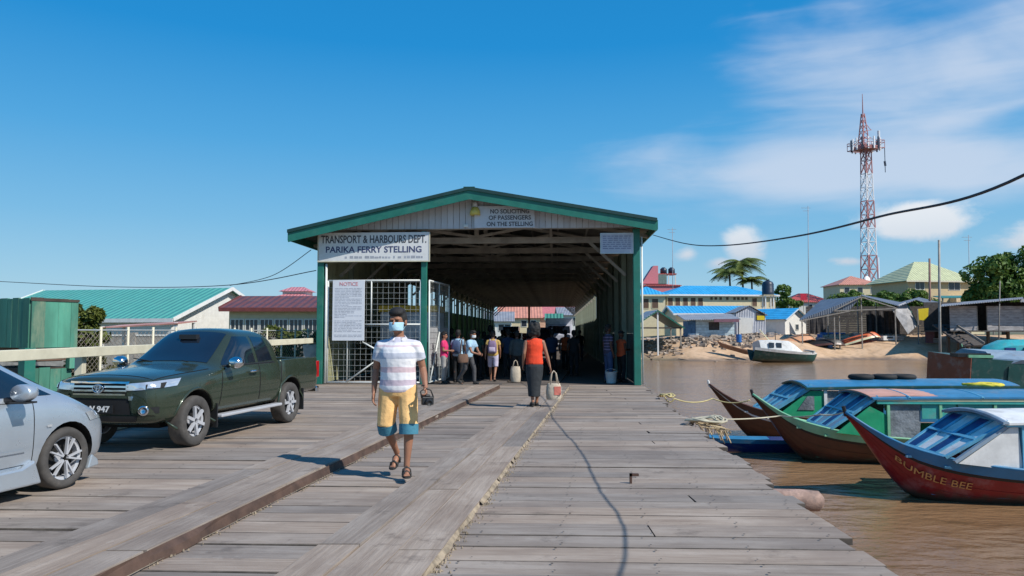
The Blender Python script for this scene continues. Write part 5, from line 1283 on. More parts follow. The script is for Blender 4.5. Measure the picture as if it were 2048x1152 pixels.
q = gr(1338, 797); coil('rope_coil', 'small loop of yellow rope at the far deck edge', (q.x-.05, q.y, .03), .14, 4, M_ROPE, .016, .9, .03, 8)
# blue skiff squeezed beside the deck
q = gr(1470, 880, -.75)
TB2 = [(0, .03, .55, .50), (.3, .25, .48, .1), (.8, .45, .42, -.1), (2.6, .55, .40, -.12), (3.2, .5, .42, -.1)]
t = thing('skiff', 'small blue skiff with a covered bow squeezed beside the deck edge', 'boat', (q.x-.45, q.y+2.7, WATER), R(-3))
t.scale = (1.05, .62, .8)
hull_shell(TB2, 3.2, 20).build('hull', B_NAVY, t, smooth=True, angle=50); strake(TB2, 3.2, .84, 1.0, .012, 20).build('gunwale', B_BLUE, t)
rg = []
for i in range(9):
    x = .02+1.9*i/8; yg, zs, zk = smooth_tab(TB2, x); rg.append([Vector((x, -yg, zs+.01)), Vector((x, 0, zs+.06)), Vector((x, yg, zs+.01)), Vector((x, 0, zs-.02))])
MB().rings(rg).build('bow_cover', B_BLUE, t)
# dark green vessel at the far right
D = 27; c0 = at(1945, 716, D)
t = thing('cargo_boat', 'dark green covered boat with a rust red transom and slate roof', 'boat', (c0.x, D, WATER), R(-9)); H_ = c0.z-WATER
TR = [Vector((0, 0, H_)), Vector((-.75, 1.9, H_+.18)), Vector((-.95, 1.9, -.3)), Vector((-.2, 0, -.3))]
rg = []
for i in range(9):
    x = 9*i/8; s_ = 1-.0*i; zz = H_-.33*math.sin(min(1, i/6)*PI/2)
    rg.append([Vector((x-.2*(1), 0.08, -.3)), Vector((x, 0, zz)), Vector((x-.75, 1.9, zz+.18)), Vector((x-.95, 1.82, -.3))])
MB().rings(rg).build('hull', B_DGREEN, t); MB().slab(TR[0]+Vector((-.02, 0, 0)), TR[1]+Vector((-.02, 0, 0)), TR[2]+Vector((-.02, 0, 0)), TR[3]+Vector((-.02, 0, 0)), -.03).build('transom', B_RUST, t)
rf = [[Vector((x, -.06+.25*(x < 1), H_-.28*min(1, x/5)+.03)), Vector((x-.1, .5, H_+.26-.22*min(1, x/5))), Vector((x-.5, 1.5, H_+.34-.2*min(1, x/5))), Vector((x-.6, 1.8, H_+.2-.2*min(1, x/5))), Vector((x-.6, 1.8, H_-.3)), Vector((x, .1, H_-.4))] for x in (.75, 1.6, 3, 5, 7, 9)]
MB().rings(rf).build('roof', B_SLATE, t)
MB().box(-.4, .7, .2, .9, H_+.02, H_+.16).build('engine_cover', M_BLACKL, t); MB().bar((-.1, .1, H_+.06), (.7, .05, H_+.05), .12, .1).build('cushion', B_LGREEN, t)
for x in (1.2, 3.0, 5.0): MB().bar((x-.2, .055, -.25), (x, -.02, H_-.3), .06, .06, (0, 1, 0)).build('rib', B_DGREEN, t)
# teal boat beyond, red hull behind it
STN2 = [(0, .03, 1.25, 1.2), (.6, .45, .95, .3), (1.5, .9, .75, -.15), (4, 1.1, .7, -.25), (7, 1.0, .75, -.2)]
D = 58; q = at(1950, 700, D)
def cab_teal(t):
    rg = []
    for x, h_, w_ in ((.9, .9, .5), (1.5, 1.5, .8), (2.4, 1.85, .95), (4.0, 1.9, 1.0), (5.5, 1.7, 1.0), (6.6, 1.2, .9)):
        rg.append([Vector((x, -w_, .7)), Vector((x, -w_*.92, h_*.82)), Vector((x, -w_*.5, h_)), Vector((x, w_*.5, h_)), Vector((x, w_*.92, h_*.82)), Vector((x, w_, .7))])
    MB().rings(rg).build('cabin', paint('turquoise_cabin_paint', (.05, .42, .45), amt=.25), t, smooth=True, angle=40)
    for x in (2.0, 3.1, 4.2): MB().box(x, x+.6, -1.03, -.9, 1.0, 1.4).build('cabin_window', B_NAVY, t)
boat('wooden_boat', 'turquoise cabin boat lying at the shore below the stilt shack', Vector((q.x-1, D, WATER+.05)), R(-4), B_TEAL, B_TEAL, B_LGREEN, B_GREEN, B_LGREEN, cab_teal, STN2, 7, 1.25, None)
D = 68; q = at(2060, 690, D); t = thing('upturned_boat', 'red hull propped up at the picture edge beside the stilt shack', 'boat', (q.x, D, bz(q.x, D)+1.9), 0)
t.rotation_euler = (R(180), R(6), R(170)); hull_shell(STN2, 7, 20).build('hull', B_RUST, t, smooth=True); strake(STN2, 7, .84, 1, .02, 20).build('gunwale', M_CORAL, t)
t.location.x -= .2
# grounded white launch
D = 74; q = at(1568, 727, D); gz = bz(q.x, D)
t = thing('stranded_launch', 'white cabin launch with a dark green hull stranded at the water line', 'boat', (at(1634, 727, D).x, D, WATER-.12), PI+R(4)); t.rotation_euler = (R(7), R(-2), PI+R(4))
STN3 = [(0, .05, 1.05, .75), (.4, .55, 1.0, .15), (1.3, 1.05, .95, -.1), (3, 1.3, .98, -.15), (5, 1.25, 1.12, -.1), (6.6, 1.0, 1.3, .05)]
hull_shell(STN3, 6.6, 24).build('hull', B_DGREEN, t, smooth=True, angle=50); strake(STN3, 6.6, .86, 1.0, .03, 24).build('gunwale', B_WHITE, t)
rg = [[Vector((x, -w_, zb)), Vector((x+.1, -w_*.9, zt_-.12)), Vector((x+.1, -w_*.6, zt_)), Vector((x+.1, w_*.6, zt_)), Vector((x+.1, w_*.9, zt_-.12)), Vector((x, w_, zb))] for x, w_, zb, zt_ in ((1.7, .9, .9, 1.15), (2.5, 1.1, .9, 1.75), (3.0, 1.15, .95, 2.02), (4.6, 1.12, 1.0, 2.1), (6.0, .98, 1.1, 2.0))]
MB().rings(rg).build('cabin', B_WHITE, t, smooth=True, angle=35)
for x in (4.0, 4.75): MB().prism([(x, 1.3), (x+.5, 1.32), (x+.5, 1.78), (x, 1.76)], 'y', 1.04, 1.13).build('cabin_window', M_GLASS, t)
MB().box(.5, 1.7, -.8, .8, .98, 1.06).build('fore_deck', B_WHITE, t); MB().bar((.6, .75, 1.1), (1.6, .8, 1.2), .5, .05).build('hatch', B_SLATE, t)
MB().bar((4.9, .3, 2.1), (5.9, .5, 3.1), .07, .07).build('spar', B_CREAMT, t); MB().tube([(4.2, .2, 2.05), (4.2, .2, 3.0)], .04, 6).build('exhaust', M_BLACKL, t)
# upturned boats and clutter on the beach
STN4 = [(0, .03, .75, .65), (.4, .35, .62, .15), (1.2, .62, .55, -.05), (2.6, .62, .52, -.05), (3.4, .5, .5, 0)]
for px, py, D, m_, rm, r, tilt, lab in ((1626, 684, 85.5, M_CORAL, M_CORAL, 185, -14, 'faded orange upturned boat at the left of the big shelter'), (1756, 678, 86, M_ORANGE, B_CREAMT, 174, -18, 'bright orange red upturned boat with a pale rim under the shelter'), (1688, 690, 84.5, M_BLACKL, B_BROWN, 165, -8, 'black upturned boat between the two orange ones')):
    q = at(px, py, D); t = thing('upturned_boat', lab, 'boat', (q.x, D, bz(q.x, D)+1.35), 0, 'boats laid upside down on the beach'); t.rotation_euler = (R(188), R(-tilt), R(r)); t.scale = (1.25, 1.25, 1.4)
    hull_shell(STN4, 3.4, 18).build('hull', m_, t, smooth=True); strake(STN4, 3.4, .80, 1, .02, 18).build('gunwale', rm, t)
q = at(1432, 694, 79); t = thing('dugout_canoe', 'weathered brown canoe sliding down the shore debris left of the launch', 'boat', (q.x, 79, q.z+.2), R(-22)); t.rotation_euler = (0, R(16), R(-22))
TC = [(0, .03, .5, .45), (.5, .28, .4, 0), (2, .42, .36, -.08), (3.6, .3, .4, 0), (4.1, .03, .5, .45)]
hull_shell(TC, 4.1, 20).build('hull', mat('weathered_canoe', (.30, .16, .10), .8, var=.25), t, smooth=True); strake(TC, 4.1, .88, 1, .015, 20).build('gunwale', M_CORAL, t)
q = at(1785, 711, 85); t = thing('white_crate', 'small white crate washed up at the edge of the sand', 'crate', (q.x, 86, bz(q.x, 86)), R(12))
MB().box(-.85, .85, -.4, .4, 0, .1).box(-.85, .85, -.4, -.33, .1, .5).box(-.85, .85, .33, .4, .1, .5).box(-.85, -.78, -.33, .33, .1, .5).box(.78, .85, -.33, .33, .1, .5).build('crate_box', B_WHITE, t)
MB().box(-.4, .4, -.43, -.401, .2, .4).build('handle_slot', M_GLASS, t)
# drums and barrels under the shelter and kiosk
drum_labs = ('blue plastic drum standing by the work bench of the shelter', 'blue plastic drum standing at the left end of the shelter', 'blue drum beside the boarded kiosk')
for (px, py, D), lab in zip(((1660, 690, 85), (1640, 686, 87), (1478, 690, 84)), drum_labs):
    q = gpt(px, py, D); t = thing('drum', lab, 'drum', q, 0, 'blue drums on the beach')
    MB().lathe([(0, 0), (.3, 0), (.3, .28), (.32, .3), (.3, .32), (.3, .6), (.32, .62), (.3, .64), (.3, .9), (0, .9)], 14).build('drum_body', M_BLUEP, t, smooth=True, angle=40); MB().lathe([(.05, .9), (.05, .94), (0, .94)], 8).build('cap', M_BLACKL, t)
rg = random.Random(9); crate_me = None
for px, D, lab in ((1640, 87, 'wooden crate behind the faded orange upturned boat'), (1710, 89, 'wooden crate under the middle of the big open shelter'), (1795, 86, 'wooden crate below the hanging grey tarpaulin'), (1868, 86, 'wooden crate at the head of the dark gangway'), (1385, 85, 'wooden crate left of the pale blue kiosk'), (1540, 87, 'wooden crate right of the tall grey sheet shed')):
    x = (px-1024)/1500*D; t = thing('fish_crate', lab, 'crate', (x, D, bz(x, D)), rg.uniform(0, 3), 'weathered crates on the beach')
    if crate_me is None:
        m = MB()
        for z in (.02, .2, .38):
            for y in (-.33, .31): m.box(-.45, .45, y, y+.025, z, z+.13)
            for xx in (-.45, .425): m.box(xx, xx+.025, -.30, .30, z+.005, z+.125)
        crate_me = m.mesh('slats', M_PLANKG); post_me = MB().box(-.42, -.37, -.30, -.25, 0, .55).box(.37, .42, -.30, -.25, 0, .55).box(-.42, -.37, .25, .30, 0, .55).box(.37, .42, .25, .30, 0, .55).mesh('corner_posts', M_BARK)
    share('slats', crate_me, t); share('corner_posts', post_me, t)
# rubble, driftwood and planks along the shore: too many to count
rub = MB(); rg = random.Random(5)
for i in range(900):
    px = rg.uniform(1270, 1520) if rg.random() < .72 else rg.uniform(1520, 1960); py = rg.gauss(706, 8) if px < 1520 else rg.gauss(688, 8)
    D = 80+(725-py)*.35+rg.uniform(-2, 2); x = (px-1024)/1500*D; z = bz(x, D)
    s_ = rg.uniform(.08, .34)*(1 if px < 1520 else .6); c = Vector((x, D, z+s_*.2)); a = rg.uniform(0, 3.1)
    if rg.random() < .3:
        d = Vector((math.cos(a), math.sin(a), rg.uniform(-.15, .15)))*rg.uniform(.4, 1.3); rub.bar(c-d, c+d, .1, .1)
    else:
        M = Matrix.Translation(c) @ Matrix.Rotation(a, 4, 'Z') @ Matrix.Rotation(rg.uniform(-.5, .5), 4, 'X'); rub.box(-s_, s_, -s_*.7, s_*.7, -s_*.5, s_*rg.uniform(.3, .8), M)
tag(rub.build('shore_rubble', mat('shore_rubble', (.36, .29, .23), .9, var=.5, scale=1.3, dirt=(.08, .06, .05), dirt_amt=.7, dscale=.9)), 'broken planks and rubble strewn along the muddy shore', 'rubble', kind='stuff')

# ================================================================== VEHICLES
from mathutils.bvhtree import BVHTree
def carpaint(name, col, metal=.55, rough=.28, dust=.25):
    m = mat(name, col, rough, metal=metal, var=.04, dirt=(.30, .26, .22), dirt_amt=dust, dscale=3.5, coat=.6); return m
V_OLIVE = carpaint('dark_olive_green_car_paint', (.040, .056, .036), .35, .25, .0)
V_SILVER = carpaint('silver_blue_car_paint', (.46, .515, .57), .55, .32, .0)
V_CHROME = mat('chrome', (.72, .73, .75), .12, metal=1.0, var=.03)
V_BLACKP = mat('black_plastic_trim', (.015, .016, .018), .5, var=.1)
V_GLASS = mat('tinted_car_glass', (.008, .013, .022), .05, var=.1, spec=.8, coat=.5)
V_SEAM = mat('dark_panel_gap', (.006, .006, .007), .8)
V_TYRE = mat('dusty_tyre_rubber', (.06, .056, .053), .85, var=.2, scale=8, dirt=(.16, .14, .12), dirt_amt=.5)
V_ALLOY = mat('alloy_wheel_silver', (.52, .53, .56), .35, metal=.25, var=.04)
V_DARK = mat('wheel_well_black', (.006, .006, .006), .9)
V_LAMP = mat('headlight_clear', (.70, .74, .78), .08, metal=.6, var=.1, scale=9, coat=1.0)
V_RED = mat('tail_light_red', (.40, .01, .012), .2, var=.05, coat=.8)
def cage_body(stations, arches, parent, name, m, sub=2):
    """closed body from half sections [(x, [(y, z) * 9])], smoothed, with wheel arches cut"""
    rings = []
    for x, pts in stations:
        full = [Vector((x, y, z)) for y, z in pts]+[Vector((x, -y, z)) for y, z in pts[-2:0:-1]]; rings.append(full)
    b = MB(); b.rings(rings, cap=True); me = b.mesh(name+'_cage', m, True)
    for _ in range(3): me.materials.append(V_DARK)
    o = bpy.data.objects.new('tmp', me); COL.objects.link(o)
    s = o.modifiers.new('s', 'SUBSURF'); s.levels = s.render_levels = sub
    cuts = []
    for (ax, az, r, y0, y1) in arches:
        for sy in (-1, 1):
            M = Matrix.Translation((ax, sy*y0, az)) @ Matrix.Rotation(R(90), 4, 'X')
            c = MB(); c.lathe([(0, -(y1-y0) if sy > 0 else 0), (r, -(y1-y0) if sy > 0 else 0), (r, 0 if sy > 0 else (y1-y0)), (0, 0 if sy > 0 else (y1-y0))], 28, M)
            cm = c.mesh('cut', m)
            for _ in range(3): cm.materials.append(V_DARK)
            for p in cm.polygons: p.material_index = 1
            co = bpy.data.objects.new('cut', cm); COL.objects.link(co); cuts.append(co)
            bo = o.modifiers.new('b', 'BOOLEAN'); bo.object = co; bo.operation = 'DIFFERENCE'; bo.solver = 'EXACT'
    me2 = evaluated(o, name)
    for c in cuts: bpy.data.objects.remove(c)
    me2.set_sharp_from_angle(angle=R(42))
    ob = bpy.data.objects.new(name, me2); COL.objects.link(ob); ob.parent = parent
    bm = bmesh.new(); bm.from_mesh(me2); bv = BVHTree.FromBMesh(bm); bm.free()
    return ob, bv
def decal(bv, quad, d, m, parent, name, nu=8, nv=6, off=.004, edge=None, rim=0.0):
    """panel that follows the body: quad of 4 points, cast along d, set `off` proud"""
    a, b, c, e = [Vector(p) for p in quad]; d = Vector(d).normalized(); V = []; ok = []
    if rim:
        cen = (a+b+c+e)/4; a, b, c, e = [p+(p-cen).normalized()*rim*1.4 for p in (a, b, c, e)]
    for j in range(nv+1):
        for i in range(nu+1):
            u, v = i/nu, j/nv; p = a*(1-u)*(1-v)+b*u*(1-v)+c*u*v+e*(1-u)*v
            h = bv.ray_cast(p-d*1.2, d, 3.0)
            if h[0] is None: V.append(p); ok.append(False)
            else:
                n = h[1] if h[1].dot(d) < 0 else -h[1]; V.append(h[0]+n*off); ok.append(True)
    f = []
    for j in range(nv):
        for i in range(nu):
            q = (j*(nu+1)+i, j*(nu+1)+i+1, (j+1)*(nu+1)+i+1, (j+1)*(nu+1)+i)
            if all(ok[k] for k in q): f.append(q)
    return MB().add(V, f).build(name, m, parent, smooth=True)
def seamed(bv, quad, d, m, parent, name, rim=.012, off=.006, nu=10, nv=8):
    o = decal(bv, quad, d, m, parent, name, nu, nv, off); s = decal(bv, quad, d, V_SEAM, o, 'panel_gap', nu, nv, off*.45, rim=rim); return o
def wheel_mesh(r, w_, rim_r, spokes, dbl, dark_back):
    ty = MB(); h = w_/2; M = Matrix.Rotation(R(90), 4, 'X')
    ty.lathe([(rim_r, -h*.8), (rim_r+.03, -h*.97), (r-.035, -h), (r-.01, -h*.86), (r, -h*.6), (r, h*.6), (r-.01, h*.86), (r-.035, h), (rim_r+.03, h*.97), (rim_r, h*.8)], 36, M, False)
    rim = MB(); rim.lathe([(rim_r*1.02, -h*.84), (rim_r*.99, -h*.90), (rim_r*.93, -h*.86), (rim_r*.88, -h*.5), (rim_r*.88, h*.5), (rim_r*1.02, h*.6)], 32, M, False)
    hub = MB(); hub.lathe([(0, -h*.86), (rim_r*.17, -h*.84), (rim_r*.24, -h*.7), (rim_r*.24, 0), (0, 0)], 20, M)
    for k in range(spokes):
        for s_ in ((-.19, .19) if dbl else (0,)):
            a = 2*PI*k/spokes; a1 = a+s_*1.1; a0 = a+s_*.5
            p0 = Vector((math.cos(a0)*rim_r*.16, -h*.74, math.sin(a0)*rim_r*.16)); p1 = Vector((math.cos(a1)*rim_r*.95, -h*.80, math.sin(a1)*rim_r*.95))
            hub.bar(p0, p1, rim_r*(.075 if dbl else .2), h*.28, (0, 1, 0))
    back = MB(); back.lathe([(0, -h*.2), (rim_r*.9, -h*.2), (rim_r*.9, -h*.12), (0, -h*.12)], 28, M)
    return (ty.mesh('wheel', V_TYRE, True), rim.mesh('rim', V_ALLOY, True), hub.mesh('spokes', V_ALLOY, False), back.mesh('brake_disc', V_DARK if dark_back else V_SEAM, False))
def put_wheels(t, ms, pts, steer=0):
    for i, (x, y, z) in enumerate(pts):
        o = share('wheel', ms[0], t, (x, y, z), (0, 0.35*i, (PI if y > 0 else 0)+(steer if i < 2 else 0)))
        ms[0].set_sharp_from_angle(angle=R(50)); ms[1].set_sharp_from_angle(angle=R(40))
        for nm, me in zip(('rim', 'spokes', 'brake_disc'), ms[1:]): share(nm, me, o)

# ---------------- pickup
g0 = gr(385, 892); gy = gr(572, 845)
yaw = math.atan2(g0.y-gy.y, g0.x-gy.x); TS = .925
pk = thing('pickup_truck', 'dark olive green pickup truck with chrome grille parked on the deck', 'pickup truck', (0, 0, 0), yaw)
pk.scale = (TS, TS, TS)
fwd = Vector((math.cos(yaw), math.sin(yaw), 0)); lft = Vector((-fwd.y, fwd.x, 0))
pk.location = Vector((g0.x, g0.y, 0))-lft*.86*TS+Vector((0, 0, .0))
body_st = [
 (.965, [(0, .50), (.52, .50), (.58, .60), (.62, .78), (.60, .95), (.54, 1.01), (.42, 1.04), (.22, 1.055), (0, 1.06)]),
 (.90, [(0, .42), (.70, .42), (.78, .55), (.81, .80), (.78, .97), (.70, 1.04), (.50, 1.08), (.26, 1.095), (0, 1.10)]),
 (.66, [(0, .38), (.82, .38), (.885, .54), (.905, .80), (.88, 1.00), (.79, 1.075), (.55, 1.12), (.28, 1.14), (0, 1.145)]),
 (.2, [(0, .40), (.84, .40), (.91, .56), (.93, .82), (.905, 1.04), (.81, 1.11), (.57, 1.155), (.28, 1.175), (0, 1.18)]),
 (-.45, [(0, .40), (.85, .40), (.915, .56), (.935, .85), (.915, 1.08), (.84, 1.15), (.60, 1.195), (.3, 1.215), (0, 1.22)]),
 (-.64, [(0, .40), (.85, .40), (.915, .56), (.935, .86), (.915, 1.10), (.86, 1.165), (.70, 1.22), (.38, 1.245), (0, 1.25)]),
 (-1.36, [(0, .40), (.85, .40), (.915, .56), (.935, .87), (.92, 1.11), (.87, 1.19), (.72, 1.68), (.45, 1.77), (0, 1.79)]),
 (-1.55, [(0, .40), (.85, .40), (.915, .56), (.935, .87), (.92, 1.11), (.87, 1.19), (.71, 1.71), (.44, 1.80), (0, 1.82)]),
 (-2.1, [(0, .40), (.85, .40), (.915, .56), (.935, .87), (.92, 1.11), (.87, 1.19), (.71, 1.71), (.44, 1.80), (0, 1.82)]),
 (-2.52, [(0, .40), (.85, .40), (.915, .56), (.935, .87), (.92, 1.11), (.87, 1.19), (.71, 1.68), (.44, 1.76), (0, 1.78)]),
 (-2.64, [(0, .40), (.85, .40), (.91, .56), (.93, .87), (.915, 1.11), (.865, 1.18), (.73, 1.60), (.44, 1.68), (0, 1.70)]),
 (-2.66, [(0, .42), (.84, .42), (.90, .57), (.92, .87), (.90, 1.10), (.85, 1.17), (.71, 1.57), (.43, 1.65), (0, 1.67)])]
body, bv = cage_body(body_st, [(0, .39, .47, .56, 1.2)], pk, 'cab_body', V_OLIVE)
bed_st = []
for x in (-2.68, -2.72, -3.2, -3.9, -4.28, -4.33):
    k = .985 if x in (-2.68, -4.33) else 1
    bed_st.append((x, [(0, .50), (.80*k, .50), (.90*k, .58), (.93*k, .85), (.915*k, 1.17), (.885*k, 1.235), (.83*k, 1.22), (.80*k, .80), (0, .78)]))
bed, bvb = cage_body(bed_st, [(-3.085, .39, .48, .56, 1.2)], pk, 'cargo_bed', V_OLIVE)
MB().box(-4.37, -4.31, -.80, .80, .56, 1.21).build('tailgate', V_OLIVE, pk, bevel=.02)
MB().box(-2.74, -2.69, -.80, .80, .7, 1.2).build('bed_front_wall', V_OLIVE, pk)
MB().box(-4.50, -4.36, -.86, .86, .47, .60).build('rear_bumper', V_CHROME, pk, bevel=.03)
for sy in (-1, 1):
    d = (0, -sy, 0)
    def q(*p): return [(x, sy*y, z) for x, y, z in p]
    dr = seamed(bv, q((-.62, .9, .50), (-1.86, .9, .50), (-1.86, .9, 1.17), (-.72, .9, 1.165)), d, V_OLIVE, pk, 'door')
    seamed(bv, q((-1.89, .9, .50), (-2.52, .9, .50), (-2.50, .9, 1.17), (-1.89, .9, 1.17)), d, V_OLIVE, pk, 'rear_door')
    decal(bv, q((-.78, .9, 1.20), (-1.80, .9, 1.21), (-1.80, .9, 1.66), (-1.40, .9, 1.665)), d, V_GLASS, pk, 'side_window', 14, 10)
    decal(bv, q((-1.90, .9, 1.21), (-2.42, .9, 1.225), (-2.34, .9, 1.64), (-1.90, .9, 1.665)), d, V_GLASS, pk, 'side_window', 10, 10)
    decal(bv, q((-.80, .9, 1.178), (-2.45, .9, 1.188), (-2.45, .9, 1.205), (-.80, .9, 1.195)), d, V_BLACKP, pk, 'window_strip', 14, 1, .009)
    MB().tube([(-1.72, sy*.955, 1.06), (-1.70, sy*.985, 1.065), (-1.50, sy*.985, 1.065), (-1.48, sy*.955, 1.06)], .017, 8).build('handle', V_CHROME, dr, smooth=True)
    # mirror
    mr = MB(); mr.tube([(-.86, sy*.90, 1.18), (-.83, sy*1.0, 1.20)], .03, 8); mr.build('mirror_arm', V_BLACKP, pk, smooth=True)
    M = Matrix.Translation((-.83, sy*1.07, 1.24)); sh = MB(); sh.rings([[M @ Vector((x, a*wy*math.cos(2*PI*k/14)*1.0, a*wz*math.sin(2*PI*k/14))) for k in range(14)] for x, a, wy, wz in ((.10, .35, .12, .10), (.085, .75, .12, .10), (.03, 1, .12, .10), (-.05, .98, .12, .10), (-.06, .9, .12, .10))]); sh.build('mirror', V_CHROME, pk, smooth=True)
    # lamps
    hl = decal(bv, q((.935, .40, .905), (.52, .93, .955), (.40, .92, 1.055), (.93, .40, 1.005)), (-.75, -sy*.66, 0), V_LAMP, pk, 'headlight', 18, 6, .010)
    decal(bv, q((.80, .60, .925), (.64, .78, .94), (.60, .80, 1.01), (.79, .60, .99)), (-.75, -sy*.66, 0), V_SEAM, hl, 'lamp_bezel', 8, 5, .013)
    for yy in (.655, .745): decal(bv, q((.80, yy-.033, .94), (.72, yy+.028, .94), (.70, yy+.028, 1.0), (.78, yy-.033, .995)), (-.75, -sy*.66, 0), V_LAMP, hl, 'lamp_lens', 4, 4, .018)
    fg = decal(bv, q((.86, .66, .585), (.74, .80, .585), (.74, .80, .675), (.86, .66, .675)), (-.8, -sy*.6, 0), V_BLACKP, pk, 'fog_recess', 8, 6, .006)
    h = bv.ray_cast(Vector((2, sy*1.32, .63)), Vector((-.85, -sy*.5, 0)).normalized())
    c = h[0] if h[0] else Vector((.8, sy*.74, .63)); n = h[1] if h[0] else Vector((.8, sy*.6, 0))
    M = Matrix.Translation(c+n*.005) @ n.to_track_quat('Z', 'Y').to_matrix().to_4x4(); MB().lathe([(0, .02), (.045, .025), (.07, .03), (.075, .0), (.0, .0)], 16, M).build('fog_lamp', V_CHROME, pk, smooth=True)
    decal(bv, q((.95, .50, .865), (.90, .66, .80), (.80, .80, .56), (.93, .52, .60)), (-.85, -sy*.5, 0), V_OLIVE, pk, 'bumper_corner', 8, 6, .022)
    decal(bv, q((.93, .47, .83), (.90, .55, .83), (.905, .53, .775), (.93, .48, .775)), (-1, 0, 0), V_CHROME, pk, 'chrome_corner', 3, 3, .026)
    # arches, step, mud flap, tail lamp
    ar = MB(); P = [(0+.495*math.cos(a), sy*.925, .39+.495*math.sin(a)) for a in [R(-8)+R(196)*k/16 for k in range(17)]]
    vv = []
    for (x, y, z) in P:
        h = bv.ray_cast(Vector((x, sy*2, z)), Vector((0, -sy, 0))); vv.append(Vector((x, (h[0].y if h[0] else y)+sy*.0, z)))
    MB().tube(vv, .022, 7).build('wheel_arch', V_OLIVE, pk, smooth=True)
    P = [(-3.085+.505*math.cos(a), sy*2, .39+.505*math.sin(a)) for a in [R(-2)+R(184)*k/16 for k in range(17)]]; vv = []
    for p in P:
        h = bvb.ray_cast(Vector(p), Vector((0, -sy, 0))); vv.append(Vector((p[0], h[0].y if h[0] else sy*.92, p[2])))
    MB().tube(vv, .022, 7).build('wheel_arch', V_OLIVE, pk, smooth=True)
    MB().bar((-.56, sy*.93, .40), (-2.58, sy*.93, .40), .15, .05).build('side_step', V_ALLOY, pk, bevel=.015)
    MB().box(-3.60, -3.57, sy*.80-.14, sy*.80+.14, .20, .62).build('mud_flap', V_BLACKP, pk); MB().box(-.56, -.535, sy*.80-.13, sy*.80+.13, .22, .6).build('mud_flap', V_BLACKP, pk)
    MB().box(-4.35, -4.20, sy*.865-.055, sy*.865+.055, .80, 1.14).build('tail_light', V_RED, pk, bevel=.015)
    seamed(bvb, q((-2.72, .9, .62), (-2.735, .9, .62), (-2.735, .9, 1.18), (-2.72, .9, 1.18)), d, V_SEAM, pk, 'bed_gap', .002, .003, 1, 6)
decal(bv, [(-.62, .66, 1.27), (-.62, -.66, 1.27), (-1.36, -.55, 1.74), (-1.36, .55, 1.74)], (-.55, 0, -.83), V_GLASS, pk, 'windscreen', 16, 10, .006)
for y in (-.3, .35): MB().tube([(-.60, y, 1.262), (-.70, y-.42, 1.305)], .009, 5).build('wiper', V_BLACKP, pk)
seamed(bv, [(.78, .72, 1.2), (.78, -.72, 1.2), (-.46, -.80, 1.3), (-.46, .80, 1.3)], (0, 0, -1), V_OLIVE, pk, 'bonnet', .012, .006, 14, 12)
# roof edge pillars in body colour already part of the shell; grille and front details
decal(bv, [(.97, .43, .845), (.97, -.43, .845), (.97, -.40, 1.03), (.97, .40, 1.03)], (-1, 0, 0), V_SEAM, pk, 'grille', 14, 6, .008)
for z, w_ in ((1.018, .47), (.962, .45), (.905, .44), (.852, .42)):
    decal(bv, [(.97, w_, z-.013), (.97, -w_, z-.013), (.97, -w_, z+.013), (.97, w_, z+.013)], (-1, 0, 0), V_CHROME, pk, 'grille_bar', 16, 2, .022)
decal(bv, [(.97, .50, .57), (.97, -.50, .57), (.97, -.46, .80), (.97, .46, .80)], (-1, 0, 0), V_SEAM, pk, 'lower_intake', 14, 6, .008)
decal(bv, [(.97, .46, .80), (.97, -.46, .80), (.97, -.44, .835), (.97, .44, .835)], (-1, 0, 0), V_OLIVE, pk, 'bumper_bar', 14, 2, .020)
em = MB()                                                    # oval emblem: outer ring, a wide and a tall inner oval
for rx_, rz_, z0 in ((.085, .058, 0), (.060, .022, .022), (.026, .050, 0)):
    P = [(.995, rx_*math.cos(2*PI*k/24), .935+z0+rz_*math.sin(2*PI*k/24)) for k in range(25)]; em.tube(P, .0085, 5, cap=False)
em.build('emblem', V_CHROME, pk, smooth=True)
pl = MB().box(.975, .99, -.24, .24, .585, .70).build('number_plate', mat('dark_number_plate', (.012, .012, .014), .5), pk)
text('plate_lettering', 'W 947', .115, mat('plate_white', (.75, .75, .74), .5), pl, (.991, 0, .642), (R(90), 0, R(90)), sx=1.15, ext=.002, bold=.003)
decal(bv, [(.97, .56, .47), (.97, -.56, .47), (.97, -.60, .55), (.97, .60, .55)], (-1, 0, 0), V_BLACKP, pk, 'lower_valance', 12, 3, .012)
MB().box(-4.3, .3, -.5, .5, .30, .50).build('chassis', V_DARK, pk)
for x in (0, -3.085): MB().tube([(x, -.7, .38), (x, .7, .38)], .05, 8).build('axle', V_DARK, pk)
put_wheels(pk, wheel_mesh(.385, .26, .235, 6, False, False), [(0, -.80, .385), (0, .80, .385), (-3.085, -.80, .385), (-3.085, .80, .385)], 0)
MB().box(-1.2, -1.1, -.16, .16, 1.62, 1.70).build('rear_view_mirror', V_BLACKP, pk)

